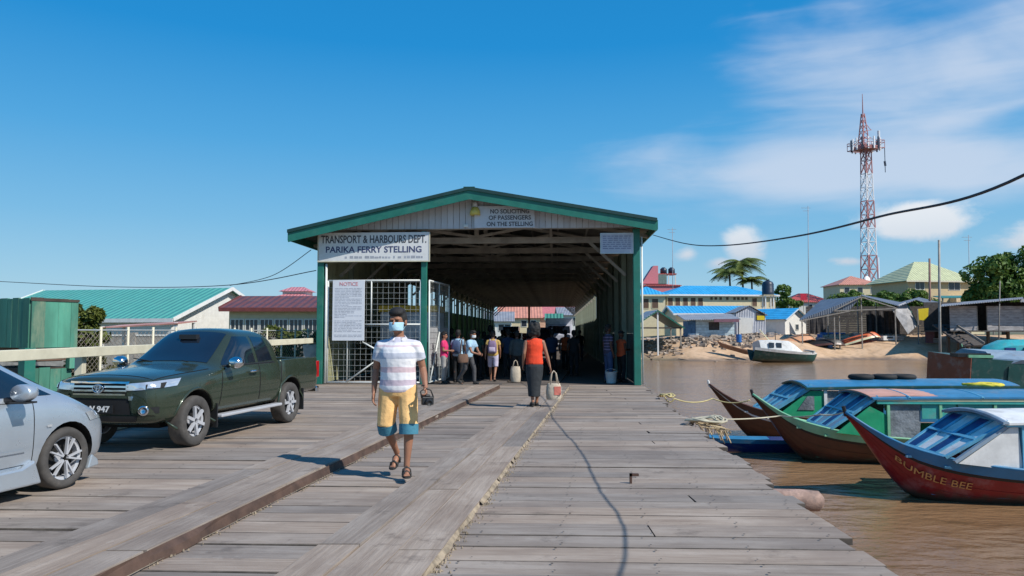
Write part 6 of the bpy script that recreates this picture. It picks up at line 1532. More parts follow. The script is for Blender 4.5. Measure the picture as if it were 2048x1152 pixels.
# ---------------- silver car
g1 = gr(126, 977); yc_ = PI/2-R(11.5)
car = thing('silver_car', 'silver blue one-box family car with dark spoked alloys and body skirts', 'car', (0, 0, 0), yc_)
fwd = Vector((math.cos(yc_), math.sin(yc_), 0)); lft = Vector((-fwd.y, fwd.x, 0)); car.location = Vector((g1.x, g1.y, 0))+lft*.80
cs = [
 (.80, [(0, .30), (.34, .30), (.40, .36), (.42, .50), (.40, .60), (.34, .645), (.24, .665), (.12, .675), (0, .68)]),
 (.74, [(0, .20), (.56, .20), (.62, .33), (.64, .51), (.61, .63), (.52, .69), (.37, .72), (.18, .735), (0, .74)]),
 (.52, [(0, .18), (.72, .18), (.79, .34), (.81, .56), (.775, .705), (.67, .775), (.47, .81), (.22, .83), (0, .835)]),
 (.30, [(0, .18), (.775, .18), (.835, .35), (.85, .60), (.82, .79), (.72, .865), (.52, .905), (.26, .925), (0, .93)]),
 (.08, [(0, .18), (.78, .18), (.845, .35), (.86, .63), (.84, .86), (.77, .945), (.60, .995), (.3, 1.02), (0, 1.03)]),
 (-.08, [(0, .18), (.78, .18), (.845, .35), (.86, .64), (.845, .88), (.79, .965), (.66, 1.035), (.36, 1.07), (0, 1.08)]),
 (-.92, [(0, .18), (.78, .18), (.845, .35), (.86, .65), (.85, .91), (.80, 1.00), (.645, 1.47), (.41, 1.55), (0, 1.575)]),
 (-1.25, [(0, .18), (.78, .18), (.845, .35), (.86, .65), (.85, .91), (.80, 1.00), (.63, 1.50), (.40, 1.595), (0, 1.62)]),
 (-2.7, [(0, .18), (.78, .18), (.845, .35), (.86, .66), (.85, .92), (.80, 1.01), (.63, 1.50), (.40, 1.60), (0, 1.62)]),
 (-3.4, [(0, .20), (.76, .20), (.83, .36), (.845, .66), (.835, .93), (.78, 1.02), (.62, 1.44), (.39, 1.53), (0, 1.55)]),
 (-3.62, [(0, .24), (.72, .24), (.79, .38), (.80, .66), (.79, .92), (.74, 1.0), (.60, 1.28), (.38, 1.35), (0, 1.37)]),
 (-3.66, [(0, .28), (.66, .28), (.72, .4), (.73, .66), (.72, .88), (.68, .95), (.56, 1.15), (.36, 1.2), (0, 1.22)])]
cb, cv = cage_body(cs, [(0, .315, .375, .52, 1.1), (-2.75, .315, .375, .52, 1.1)], car, 'car_body', V_SILVER, 3)
for sy in (-1, 1):
    d = (0, -sy, 0)
    def q(*p): return [(x, sy*y, z) for x, y, z in p]
    dr = seamed(cv, q((-.46, .9, .34), (-1.52, .9, .34), (-1.54, .9, .975), (-.46, .9, .915)), d, V_SILVER, car, 'door')
    seamed(cv, q((-1.56, .9, .34), (-2.35, .9, .34), (-2.62, .9, .99), (-1.58, .9, .975)), d, V_SILVER, car, 'rear_door')
    decal(cv, q((-.17, .9, .975), (-1.50, .9, 1.01), (-1.50, .9, 1.46), (-.98, .9, 1.42)), d, V_GLASS, car, 'side_window', 16, 12)
    decal(cv, q((-1.58, .9, 1.01), (-2.55, .9, 1.02), (-2.5, .9, 1.45), (-1.58, .9, 1.46)), d, V_GLASS, car, 'side_window', 12, 10)
    decal(cv, q((-2.65, .9, 1.03), (-3.3, .9, 1.06), (-3.2, .9, 1.40), (-2.6, .9, 1.45)), d, V_GLASS, car, 'side_window', 10, 8)
    decal(cv, q((-.56, .9, .465), (-1.62, .9, .475), (-1.62, .9, .50), (-.56, .9, .49)), d, V_SILVER, dr, 'side_moulding', 12, 2, .022)
    MB().tube([(-1.52, sy*.865, .86), (-1.50, sy*.885, .865), (-1.34, sy*.885, .862), (-1.32, sy*.865, .857)], .014, 8).build('handle', V_SILVER, dr, smooth=True)
    MB().prism([(-.36, .13), (-2.36, .13), (-2.34, .27), (-2.2, .31), (-.6, .31), (-.45, .37)], 'y', sy*.80, sy*.885).build('side_skirt', V_SILVER, car, bevel=.02)
    MB().prism([(.36, .13), (.54, .15), (.52, .22), (.42, .30)], 'y', sy*.58, sy*.77).build('front_lip', V_SILVER, car, bevel=.02)
    decal(cv, q((-.30, .9, .665), (-.24, .9, .665), (-.24, .9, .69), (-.30, .9, .69)), d, V_LAMP, car, 'side_repeater', 3, 2, .012)
    M = Matrix.Translation((-.72, sy*.99, 1.04)); sh = MB(); sh.rings([[M @ Vector((x, a*.115*math.cos(2*PI*k/16), a*.085*math.sin(2*PI*k/16))) for k in range(16)] for x, a in ((.10, .3), (.085, .72), (.035, .97), (-.04, 1.0), (-.055, .92))]); sh.build('mirror', V_SILVER, car, smooth=True)
    MB().tube([(-.74, sy*.80, .965), (-.74, sy*.95, .975)], .032, 8).box(-.79, -.66, sy*.99-.09, sy*.99+.09, .945, .962).build('mirror_base', V_BLACKP, car, smooth=False)
    decal(cv, q((.76, .36, .60), (.30, .83, .665), (.22, .80, .75), (.72, .36, .675)), (-.6, -sy*.75, -.25), V_LAMP, car, 'headlight', 16, 6, .008)
    MB().box(-3.64, -3.55, sy*.72-.05, sy*.72+.05, .75, 1.05).build('tail_light', V_RED, car, bevel=.015)
decal(cv, [(-.10, .62, 1.10), (-.10, -.62, 1.10), (-.92, -.54, 1.56), (-.92, .54, 1.56)], (-.4, 0, -.9), V_GLASS, car, 'windscreen', 16, 12, .006)
seamed(cv, [(.60, .50, .9), (.60, -.50, .9), (.03, -.66, 1.1), (.03, .66, 1.1)], (0, 0, -1), V_SILVER, car, 'bonnet', .010, .005, 12, 10)
decal(cv, [(.8, .30, .55), (.8, -.30, .55), (.8, -.30, .62), (.8, .30, .62)], (-1, 0, 0), V_BLACKP, car, 'grille', 10, 3, .01)
decal(cv, [(.8, .45, .25), (.8, -.45, .25), (.8, -.48, .40), (.8, .48, .40)], (-1, 0, 0), V_BLACKP, car, 'lower_intake', 10, 3, .01)
MB().box(-3.4, .5, -.5, .5, .16, .3).build('floor_pan', V_DARK, car)
put_wheels(car, wheel_mesh(.315, .205, .222, 5, True, True), [(0, -.735, .315), (0, .735, .315), (-2.75, -.735, .315), (-2.75, .735, .315)])

# ---------------- vehicles and town beyond the far end of the shed
def simple_vehicle(name, label, cat, loc, rz_, w_, L_, h, hood, bm, kind, group=None):
    t = thing(name, label, cat, loc, rz_, group)            # front faces local -y
    if kind == 'lorry':
        MB().prism([(0, .5), (0, 1.35), (.25, 1.45), (.5, 2.2), (1.7, 2.25), (1.7, .5)], 'x', -w_/2, w_/2).build('cab', bm, t, bevel=.05)
        MB().box(-w_/2-.05, w_/2+.05, 1.8, L_, .8, h).build('cargo_box', mat('lorry_white_box', (.62, .63, .68), .5), t, bevel=.03)
        MB().add([(-w_*.42, .235, 1.47), (w_*.42, .235, 1.47), (w_*.40, .475, 2.12), (-w_*.40, .475, 2.12)], [(0, 1, 2, 3)]).build('windscreen', V_GLASS, t)
        zl = .85
    else:
        MB().prism([(0, .35), (0, .8), (hood*.3, .98), (hood, 1.05), (hood+.7, h), (L_-.6, h), (L_, 1.0), (L_, .35)], 'x', -w_/2, w_/2).build('vehicle_body', bm, t, bevel=.08)
        MB().add([(-w_*.42, hood+.06, 1.13), (w_*.42, hood+.06, 1.13), (w_*.38, hood+.62, h-.1), (-w_*.38, hood+.62, h-.1)], [(0, 1, 2, 3)]).build('windscreen', V_GLASS, t)
        for v_ in t.children[-1].data.vertices: v_.co.y -= .06
        zl = .72
    MB().box(-w_*.32, w_*.32, -.03, .01, zl-.12, zl+.10).build('grille', V_BLACKP, t); MB().box(-w_/2, w_/2, -.10, -.032, .36, .56).build('bumper', V_BLACKP, t, bevel=.03)
    for s_ in (-1, 1): MB().box(s_*w_*.40-.13, s_*w_*.40+.13, -.04, .02, zl-.09, zl+.1).build('headlight', V_LAMP, t, bevel=.02)
    for x in (-w_/2+.1, w_/2-.1):
        for y in (.75, L_-.9): MB().lathe([(0, -.11), (.2, -.11), (.34, -.08), (.34, .08), (.2, .11), (0, .11)], 16, Matrix.Translation((x, y, .34)) @ Matrix.Rotation(R(90), 4, 'Y')).build('wheel', V_TYRE, t, smooth=True)
    return t
V_BLUE = carpaint('dark_blue_vehicle_paint', (.025, .04, .10), .3)
V_WHITE = carpaint('white_vehicle_paint', (.62, .63, .65), .0, .35)
V_BLACK = carpaint('black_vehicle_paint', (.012, .012, .015), .2)
V_REDV = carpaint('dark_red_vehicle_paint', (.25, .02, .025), .2)
for px, D, nm, lab, cat, bm, kind, w_, L_, h, hd in (
    (1118, 62, 'lorry', 'pale lavender lorry with a white box coming through the far end of the shed', 'lorry', carpaint('lavender_lorry_paint', (.50, .52, .62), 0, .4), 'lorry', 2.2, 6, 2.75, 0),
    (1078, 50, 'parked_van', 'dark blue van standing in the shed in front of the lorry', 'van', V_BLUE, 'car', 1.75, 4.6, 1.9, .8),
    (1022, 66, 'parked_car', 'black car with bright lamps in the shed left of the lorry', 'car', V_BLACK, 'car', 1.7, 4.3, 1.5, 1.0),
    (1020, 84, 'parked_van', 'dark van with a boxy roof behind the black car at the shed end', 'van', V_BLACK, 'car', 1.8, 4.6, 2.2, .6),
    (1048, 78, 'parked_car', 'dark red car waiting by the red middle post of the shed', 'car', V_REDV, 'car', 1.7, 4.2, 1.45, 1.0)):
    p = gr(px, 700); x = (px-1024)/1500*D; simple_vehicle(nm, lab, cat, (x, D, 0), SA, w_, L_, h, hd, bm, kind, 'vehicles queueing in the shed')
for px, pw, pe, pr, D, wm_, rm, lab in ((1040, 80, 633, 612, 128, M_WALLC, M_SALM, 'cream house with a salmon roof seen through the shed left of the middle post'),
                                       (1105, 120, 632, 612, 136, mat('salmon_wall', (.58, .36, .27), .7), mat('pink_sheet_roof', (.50, .16, .17), .6), 'salmon house with a pink roof seen through the shed right of the middle post'),
                                       (998, 50, 640, 622, 118, M_WALLW, M_SHEET, 'small white house at the left edge of the far shed opening'), (1140, 40, 628, 613, 118, M_WALLW, M_SHEET, 'white house with a grey roof at the right of the far opening')):
    a, b = at(px-pw/2, pe, D), at(px+pw/2, pe, D); ww = b.x-a.x
    house('town_house', lab, 'building', ((a.x+b.x)/2, D, 0), 0, ww, 7, a.z, wm_, rm, 'gable_x', at(px, pr, D).z-a.z, .5, wins=[(-ww*.28, a.z-1.2, .9, 1.0), (ww*.1, a.z-1.2, .9, 1.0), (ww*.33, a.z-1.2, .9, 1.0)])
q = at(1118, 655, 112); t = thing('shop_sign', 'small teal sign board above the lorry beyond the shed', 'sign', (at(1108, 650, 112).x, 112, 0)); MB().box(-1.4, 1.4, -.05, .05, 3.3, 4.3).build('board', M_TURQ, t); MB().box(-.06, .06, .06, .16, 0, 4.2).build('post', M_STEEL, t)

# ================================================================== PEOPLE
def skinmat(name, col): return mat(name, col, .5, var=.10, scale=7, spec=.4)
SK_MID = skinmat('warm_brown_skin', (.30, .14, .083)); SK_DARK = skinmat('dark_brown_skin', (.10, .045, .028)); SK_TAN = skinmat('tan_skin', (.34, .18, .11))
HAIR = mat('black_hair', (.010, .009, .009), .75, var=.3, scale=20, bump=.004, bscale=60)
def cloth(name, col, var=.14): return mat(name, col, .85, var=var, scale=5, bump=.018, bscale=7)
SOLE = mat('sandal_dark', (.03, .028, .026), .7)
def stripes(name, bands, base):
    m = bpy.data.materials.new(name); m.use_nodes = True; t = m.node_tree; b = t.nodes['Principled BSDF']; b.inputs['Roughness'].default_value = .85
    tc = N(t, 'ShaderNodeTexCoord'); s = N(t, 'ShaderNodeSeparateXYZ'); L(t, tc.outputs['Object'], s.inputs[0])
    n = N(t, 'ShaderNodeTexNoise'); L(t, tc.outputs['Object'], n.inputs['Vector']); n.inputs['Scale'].default_value = 5
    z = math_node(t, 'ADD', s.outputs[2], math_node(t, 'MULTIPLY', math_node(t, 'SUBTRACT', n.outputs['Fac'], .5), .03)); c = None
    prev = base
    for z0, z1, col in bands:
        f = math_node(t, 'MULTIPLY', math_node(t, 'GREATER_THAN', z, z0), math_node(t, 'LESS_THAN', z, z1)); prev = mixc(t, f, prev, col)
    L(t, prev, b.inputs['Base Color'])
    bp = N(t, 'ShaderNodeBump'); bp.inputs['Distance'].default_value = .028; n2 = N(t, 'ShaderNodeTexNoise'); L(t, tc.outputs['Object'], n2.inputs['Vector']); n2.inputs['Scale'].default_value = 6.5
    L(t, n2.outputs['Fac'], bp.inputs['Height']); L(t, bp.outputs[0], b.inputs['Normal']); return m
def ell(m, c, r, n=14, k=9, M=None):
    c = Vector(c); rg = []
    for i in range(k+1):
        a = -PI/2+PI*i/k; rr = max(.001, math.cos(a)); rg.append([c+Vector((r[0]*rr*math.cos(2*PI*j/n), r[1]*rr*math.sin(2*PI*j/n), r[2]*math.sin(a))) for j in range(n)])
    if M: rg = [[M @ p for p in q] for q in rg]
    return m.rings(rg)
def loft(m, secs, n=18, p=2.12):                              # (centre, half width, half depth)
    rg = []
    for c, a, b in secs:
        c = Vector(c); rg.append([c+Vector((a*abs(math.cos(t))**(2/p)*(1 if math.cos(t) >= 0 else -1), b*abs(math.sin(t))**(2/p)*(1 if math.sin(t) >= 0 else -1), 0)) for t in [2*PI*k/n for k in range(n)]])
    return m.rings(rg)
def fuse(m, name, material, parent, vox, smooth=4, fac=.5):
    me = m.mesh(name, material, True); o = bpy.data.objects.new('tmp', me); COL.objects.link(o)
    r = o.modifiers.new('r', 'REMESH'); r.mode = 'VOXEL'; r.voxel_size = vox; r.use_smooth_shade = True
    s = o.modifiers.new('s', 'SMOOTH'); s.factor = fac; s.iterations = smooth
    me2 = evaluated(o, name); me2.materials.clear(); me2.materials.append(material)
    me2.polygons.foreach_set('use_smooth', [True]*len(me2.polygons))
    ob = bpy.data.objects.new(name, me2); COL.objects.link(ob); ob.parent = parent; return ob
def limb(m, pts, rs, n=12):
    P, Rr = [], []
    pts = [Vector(p) for p in pts]
    for i in range(len(pts)-1):
        for k in range(4): u = k/4; P.append(pts[i].lerp(pts[i+1], u)); Rr.append(rs[i]+(rs[i+1]-rs[i])*u)
    P.append(pts[-1]); Rr.append(rs[-1]); return m.tube(P, Rr, n)
def hand(m, wrist, d, side, grip, s=1.0):
    """palm, four fingers of unequal length with two bends, thumb from the side of the palm"""
    w_ = Vector(wrist); d = Vector(d).normalized(); pn = Vector((side, 0, 0)); pn = (pn-d*pn.dot(d)).normalized(); ac = d.cross(pn).normalized()
    if ac.y > 0: ac = -ac                                     # thumb points forward
    c = w_+d*.05*s
    for u in (-.027, -.009, .009, .027): m.tube([w_+ac*u*.55*s, c+ac*u*s, w_+d*.092*s+ac*u*s], [.017*s, .0155*s, .0125*s], 8)
    for u, ln in ((.029, .066), (.010, .076), (-.010, .070), (-.029, .054)):
        b = w_+d*.088*s+ac*u*s; inn = -pn
        a1, a2, a3 = (.35, .8, 1.2) if not grip else (.8, 1.7, 2.6)
        p1 = b+(d*math.cos(a1)+inn*math.sin(a1))*ln*.45*s; p2 = p1+(d*math.cos(a2)+inn*math.sin(a2))*ln*.32*s; p3 = p2+(d*math.cos(a3)+inn*math.sin(a3))*ln*.25*s
        m.tube([b, p1, p2, p3], [.0105*s, .0098*s, .0088*s, .0072*s], 8)
    t0 = w_+d*.028*s+ac*.026*s; t1 = t0+(d*.6+ac*.75-pn*.15).normalized()*.036*s; t2 = t1+(d*.9+ac*.25-pn*(.6 if grip else .2)).normalized()*.03*s
    m.tube([t0-ac*.012*s, t0, t1, t2], [.014*s, .0135*s, .011*s, .0085*s], 8)
BASE = dict(hipR=(-.095, 0, .92), kneeR=(-.11, -.02, .50), ankR=(-.11, .02, .085), toeR=(-.13, -.15, .03),
            hipL=(.095, 0, .92), kneeL=(.11, -.02, .50), ankL=(.11, .02, .085), toeL=(.13, -.15, .03),
            shR=(-.18, 0, 1.385), elR=(-.235, .03, 1.13), wrR=(-.235, -.05, .88), shL=(.18, 0, 1.385), elL=(.235, .03, 1.13), wrL=(.235, -.05, .88),
            head=(0, 0, 0), turn=0.0, lean=0.0)
WALK = dict(kneeR=(-.10, .05, .51), ankR=(-.09, .32, .16), toeR=(-.10, .18, .035), kneeL=(.11, -.16, .51), ankL=(.10, -.18, .085), toeL=(.12, -.36, .03), elR=(-.235, -.02, 1.13), wrR=(-.225, -.16, .90), elL=(.24, .08, 1.14), wrL=(.25, .10, .88))
def person(label, loc, rot, height, skin, top, bottom, pose=None, kind='trousers', sleeve=.55, hair='short', vox=.017, shoes=SOLE, fat=1.0, mask=None, grip=('R', False, 'L', False), hairm=None, cuff=None, hem=.46, group=None, collar=None):
    P = dict(BASE); P.update(pose or {}); P = {k: (Vector(v) if isinstance(v, tuple) else v) for k, v in P.items()}
    t = thing('person', label, 'person', loc, rot, group); s = height/1.75; t.scale = (s, s, s)
    lean = P['lean']
    def T(v):                                                # lean the upper body about the hips
        v = Vector(v)
        if v.z <= .95 or not lean: return v
        return Vector((v.x, v.y-(v.z-.95)*math.sin(lean), .95+(v.z-.95)*math.cos(lean)))
    H = Matrix.Translation(T((0, -.005, 1.52))+P['head']) @ Matrix.Rotation(P['turn'], 4, 'Z') @ Matrix.Rotation(lean*.6, 4, 'X') @ Matrix.Scale(P.get('hs', 1.04), 4)
    torso = [((0, .0, .84), .14*fat, .10*fat), ((0, .005, .93), .165*fat, .115*fat), ((0, 0, 1.03), .152*fat, .108*fat), ((0, -.008*fat, 1.14), .155*fat, .112*fat), ((0, -.008, 1.26), .168*fat, .118*fat), ((0, 0, 1.34), .168*fat, .105*fat), ((0, .008, 1.40), .135*fat, .085), ((0, .01, 1.445), .085, .068), ((0, .008, 1.48), .058, .058), ((0, 0, 1.56), .052, .056)]
    b = MB(); loft(b, [(T(c), a, d) for c, a, d in torso])
    # head: skull, jaw, nose, ears, lips
    h = MB()
    ell(h, (0, .012, .135), (.076, .096, .098), 18, 12, H); ell(h, (0, -.022, .065), (.058, .066, .068), 16, 10, H); ell(h, (0, -.055, .025), (.030, .028, .026), 12, 8, H)
    h.tube([H @ Vector((0, -.082, .118)), H @ Vector((0, -.103, .082)), H @ Vector((0, -.090, .068))], [.010, .016, .013], 8)
    for sx in (-1, 1):
        ell(h, (sx*.080, .012, .098), (.012, .024, .034), 10, 8, H); ell(h, (sx*.014, -.093, .070), (.011, .012, .009), 8, 6, H)
        ell(h, (sx*.031, -.078, .129), (.024, .016, .008), 10, 6, H)                      # brow
    ell(h, (0, -.084, .046), (.024, .012, .006), 10, 6, H); ell(h, (0, -.083, .036), (.020, .012, .006), 10, 6, H)
    b.v, b.f = b.v, b.f; k = len(b.v); b.v += h.v; b.f += [tuple(i+k for i in f) for f in h.f]
    for sd, sx in (('R', -1), ('L', 1)):
        sh, el, wr = T(P['sh'+sd]), T(P['el'+sd]) if P['el'+sd].z > .95 else P['el'+sd], P['wr'+sd]
        sh = Vector((sh.x*(.9+.1*fat), sh.y, sh.z)); inn = Vector((sx*.09, sh.y, sh.z+.012))
        limb(b, [inn, sh, sh.lerp(el, .45), el, el.lerp(wr, .3), wr], [.06, .056, .048, .038, .040, .025])
        g = grip[1] if sd == 'R' else grip[3]
        hand(b, wr, (wr-el), sx, g)
        hp, kn, an, to = P['hip'+sd], P['knee'+sd], P['ank'+sd], P['toe'+sd]
        limb(b, [hp+Vector((0, .01, .03)), hp.lerp(kn, .4), kn, kn.lerp(an, .3)+Vector((0, .022, 0)), an.lerp(kn, .15), an], [.092*fat, .078*fat, .053, .052, .034, .034])
        limb(b, [an+Vector((0, .025, -.035)), an.lerp(to, .45)-Vector((0, 0, .012)), to], [.034, .034, .026])
        for q in range(5):                                   # toes
            a = to+Vector((sx*(.026-.013*q)*-1, .0, 0)); dd = (to-an); dd.z = 0; dd.normalize(); b.tube([a, a+dd*(.04-.005*q if sx*1 > 0 or True else .03)], [.011, .009], 7)
    body = fuse(b, 'body', skin, t, vox*.62 if vox < .012 else vox*.8, 3)
    # eyes
    e = MB()
    for sx in (-1, 1): ell(e, (sx*.031, -.080, .112), (.013, .010, .007), 10, 6, H)
    e.build('eyes', mat('eye_dark', (.03, .022, .02), .2), t, smooth=True)
    # hair
    hm = hairm or HAIR; hb = MB()
    if hair == 'short':
        ell(hb, (0, .022, .150), (.083, .100, .098), 18, 12, H); ell(hb, (0, -.050, .190), (.074, .052, .036), 14, 8, H); ell(hb, (0, .0, .208), (.078, .088, .042), 14, 8, H); ell(hb, (0, .062, .085), (.066, .052, .07), 12, 8, H)
        for sx in (-1, 1): ell(hb, (sx*.070, .02, .135), (.018, .05, .05), 10, 8, H)
    elif hair == 'big':
        rg = random.Random(int(loc[0]*1000) % 97)
        for i in range(44):
            a, z = rg.uniform(0, 6.28), rg.uniform(.03, .25); r_ = .07*math.sqrt(max(.05, 1-((z-.13)/.16)**2)); ell(hb, (r_*math.cos(a)*1.2, .03+abs(r_)*math.sin(a)*1.0 if math.sin(a) > -.3 else .0, z), (.062, .062, .055), 9, 6, H)
    elif hair == 'tall':
        ell(hb, (0, .02, .165), (.092, .105, .12), 16, 10, H); ell(hb, (0, .03, .235), (.07, .08, .06), 12, 8, H)
    elif hair == 'cap':
        ell(hb, (0, .01, .165), (.088, .105, .075), 16, 10, H); ell(hb, (0, -.11, .165), (.06, .06, .012), 12, 6, H)
    fuse(hb, 'hair' if hair != 'cap' else 'cap', hm, t, max(.010, vox*.8), 7 if hair == 'big' else 2)
    if mask:
        mk = MB(); nu, nv = 12, 8; rows = []
        for j in range(nv+1):
            v = j/nv; z = .018+.082*v; row = []
            for i in range(nu+1):
                u = i/nu*2-1; a = u*1.45; bul = .016*math.cos(u*PI/2)*math.sin(PI*(.15+.75*v)); row.append(H @ Vector((math.sin(a)*(.070+.006*v), -.012-math.cos(a)*(.082+bul+.004*(1-abs(v-.6))), z)))
            rows.append(row)
        V = [p for r_ in rows for p in r_]; n_ = nu+1
        mk.add(V, [(j*n_+i, j*n_+i+1, (j+1)*n_+i+1, (j+1)*n_+i) for j in range(nv) for i in range(nu)])
        mo = mk.build('face_mask', mask, t, smooth=True); so = mo.modifiers.new('s', 'SOLIDIFY'); so.thickness = .004
        for sx in (-1, 1): MB().tube([H @ Vector((sx*.069, -.02, .085)), H @ Vector((sx*.085, .02, .105)), H @ Vector((sx*.082, .03, .085)), H @ Vector((sx*.068, -.02, .03))], .0022, 5).build('ear_loop', mask, mo)
    # shirt
    sm = MB(); gfl = .017
    loft(sm, [(T((c[0], c[1], max(c[2], .875))), a+gfl+(.008 if c[2] < 1.1 else 0), d+gfl+(.010 if c[2] < 1.1 else 0)) for c, a, d in torso[:8]]+[(T((0, .01, 1.475)), .066, .066)])
    for sd, sx in (('R', -1), ('L', 1)):
        sh, el, wr = T(P['sh'+sd]), T(P['el'+sd]) if P['el'+sd].z > .95 else P['el'+sd], P['wr'+sd]; sh = Vector((sh.x*(.9+.1*fat), sh.y, sh.z)); inn = Vector((sx*.085, sh.y, sh.z+.012))
        if sleeve <= 0: limb(sm, [inn, sh.lerp(inn, .15)], [.072, .062])
        elif sleeve <= 1: limb(sm, [inn, sh+Vector((0, 0, -.004)), sh.lerp(el, sleeve*.5), sh.lerp(el, sleeve)], [.070, .070, .068, .066])
        else: limb(sm, [inn, sh, sh.lerp(el, .5), el, wr.lerp(el, .08)], [.070, .068, .062, .054, .040])
    fuse(sm, 'shirt', top, t, max(.011, vox*.9), 3)
    if collar:
        cm = MB(); rg = []
        for i in range(17):
            a = -PI/2+.45+(2*PI-.9)*i/16; c_ = Vector((math.cos(a)*.070, math.sin(a)*.068+.008, 0)); o_ = Vector((math.cos(a)*.098, math.sin(a)*.094+.004, 0)); zf = 1.452-.02*(1 if math.sin(a) < 0 else 0)
            rg.append([T(c_+Vector((0, 0, zf+.040))), T(o_+Vector((0, 0, zf+.002))), T(o_+Vector((0, 0, zf-.004))), T(c_+Vector((0, 0, zf+.025)))])
        cm.rings(rg).build('collar', collar, t, smooth=True)
    # lower garment
    lm = MB()
    loft(lm, [((0, .0, .83), .150*fat, .110*fat), ((0, .004, .90), .174*fat, .130*fat), ((0, .002, .975), .168*fat, .124*fat)])
    if kind == 'skirt':
        mid = (P['ankR']+P['ankL'])/2; secs = [((0, 0, .96), .165*fat, .122*fat), ((0, .01, .86), .190*fat, .150*fat), ((0, .01, .68), .178*fat, .15*fat), ((.01, mid.y*.5, .45), .145, .14), ((.01, mid.y*.8, .22), .13, .15)]
        loft(lm, secs)
    else:
        for sd, sx in (('R', -1), ('L', 1)):
            hp, kn, an = P['hip'+sd], P['knee'+sd], P['ank'+sd]
            if kind == 'shorts':
                u = max(0, (hem-an.z)/(kn.z-an.z)) if hem < kn.z else 1; end = an.lerp(kn, u) if hem < kn.z else hp.lerp(kn, (hp.z-hem)/(hp.z-kn.z))
                limb(lm, [hp+Vector((0, 0, .03)), hp.lerp(kn, .45), hp.lerp(kn, .85), end], [.098*fat, .097*fat, .090*fat, .089*fat])
            else: limb(lm, [hp+Vector((0, 0, .03)), hp.lerp(kn, .45), kn, an.lerp(kn, .45), an+Vector((0, 0, .01))], [.100*fat, .092*fat, .075, .066, .058])
    fuse(lm, {'shorts': 'shorts', 'skirt': 'skirt'}.get(kind, 'trousers'), bottom, t, max(.011, vox*.9), 3)
    if cuff:
        for sd in 'RL':
            hp, kn, an = P['hip'+sd], P['knee'+sd], P['ank'+sd]; a = kn.lerp(an, .16); c = kn.lerp(hp, .10); mm = MB(); limb(mm, [a, a.lerp(c, .5), c], [.093*fat, .0945*fat, .094*fat], 16); mm.build('cuff', cuff, t, smooth=True, angle=50)
    # footwear
    for sd, sx in (('R', -1), ('L', 1)):
        an, to = P['ank'+sd], P['toe'+sd]; dd = to-an; dd.z = 0; dd.normalize(); sd_ = Vector((-dd.y, dd.x, 0)); fz = Vector((0, 0, 1))
        hl = Vector((an.x, an.y, an.z-.072))-dd*.055; tt = Vector((to.x, to.y, to.z-.028))+dd*.05; rg = []
        for u, w_ in ((0, .022), (.1, .036), (.45, .038), (.75, .047), (.93, .038), (1.0, .016)):
            c = hl.lerp(tt, u); rg.append([c+sd_*w_, c-sd_*w_, c-sd_*w_+Vector((0, 0, .02)), c+sd_*w_+Vector((0, 0, .02))])
        ft = MB().rings(rg).build('sandal' if kind == 'shorts' else 'shoe', shoes, t)
        st = MB()
        for u, hz in ((.35, .075), (.70, .05)):
            c = hl.lerp(tt, u); st.tube([c+sd_*.042, c+sd_*.036+fz*hz*.75, c+fz*(hz+.012), c-sd_*.036+fz*hz*.75, c-sd_*.042], [.012]*5, 6)
        st.build('strap', shoes, ft, smooth=True)
        if kind != 'shorts':
            up = MB(); limb(up, [hl+dd*.03+fz*.05, an.lerp(to, .5), tt-dd*.04+fz*.03], [.045, .045, .036]); up.build('upper', shoes, ft, smooth=True)
    return t
def faced(a): return R(a)
# ---- the man walking towards the viewer
M_STRIPE = stripes('striped_polo', [(1.415, 1.52, (.55, .54, .64)), (1.365, 1.385, (.65, .52, .57)), (1.24, 1.305, (.47, .49, .56)), (1.095, 1.155, (.63, .48, .51)), (.955, 1.015, (.54, .45, .52)), (.80, .905, (.59, .51, .57))], (.78, .77, .78))
man_pose = dict(hipR=(-.10, .01, .92), kneeR=(-.125, -.02, .50), ankR=(-.045, .27, .175), toeR=(-.07, .16, .04), hipL=(.10, 0, .92), kneeL=(.135, -.10, .50), ankL=(.115, -.11, .085), toeL=(.14, -.28, .03),
                hs=1.13, shR=(-.195, .01, 1.375), elR=(-.255, .05, 1.12), wrR=(-.262, -.02, .87), shL=(.195, 0, 1.375), elL=(.265, .03, 1.13), wrL=(.315, -.14, .93), turn=R(-14), head=(-.012, 0, 0))
fz = gr(812, 961)
YELLOW = cloth('yellow_orange_cotton', (.82, .50, .20)); TEALC = cloth('teal_cuff_cotton', (.05, .20, .28))
man = person('man in striped polo, yellow shorts and blue mask walking with a camera in his hand', (0, 0, 0), 0, 1.79, SK_MID, M_STRIPE, YELLOW, man_pose, 'shorts', .62, 'short', .0095, fat=1.12, mask=cloth('pale_blue_mask', (.42, .66, .78), .04), grip=('R', False, 'L', True), cuff=TEALC, hem=.50, collar=cloth('collar_white', (.72, .70, .74)))
man.location = Vector((fz.x, fz.y, 0))-Vector((.115, -.15, 0))*1.02
man.location.z = .0315+.02
MB().tube([(.300+.03*math.cos(a), -.115+.03*math.sin(a), .955+.006*math.cos(a)) for a in [2*PI*k/14 for k in range(15)]], .007, 6, cap=False).build('wrist_band', SOLE, man, smooth=True)
cm = thing('camera', 'black photo camera hanging from the hand of the man in yellow shorts', 'camera', man.matrix_basis @ Vector((.345, -.215, .80)), R(20))
MB().box(-.065, .065, -.03, .03, -.045, .045).box(-.028, .028, -.028, .028, .045, .068).build('camera_body', V_BLACKP, cm, bevel=.01)
MB().lathe([(0, 0), (.034, 0), (.036, .06), (.03, .075), (.022, .07), (0, .06)], 18, Matrix.Translation((0, -.03, -.005)) @ Matrix.Rotation(R(100), 4, 'X')).build('lens', V_BLACKP, cm, smooth=True, angle=40)
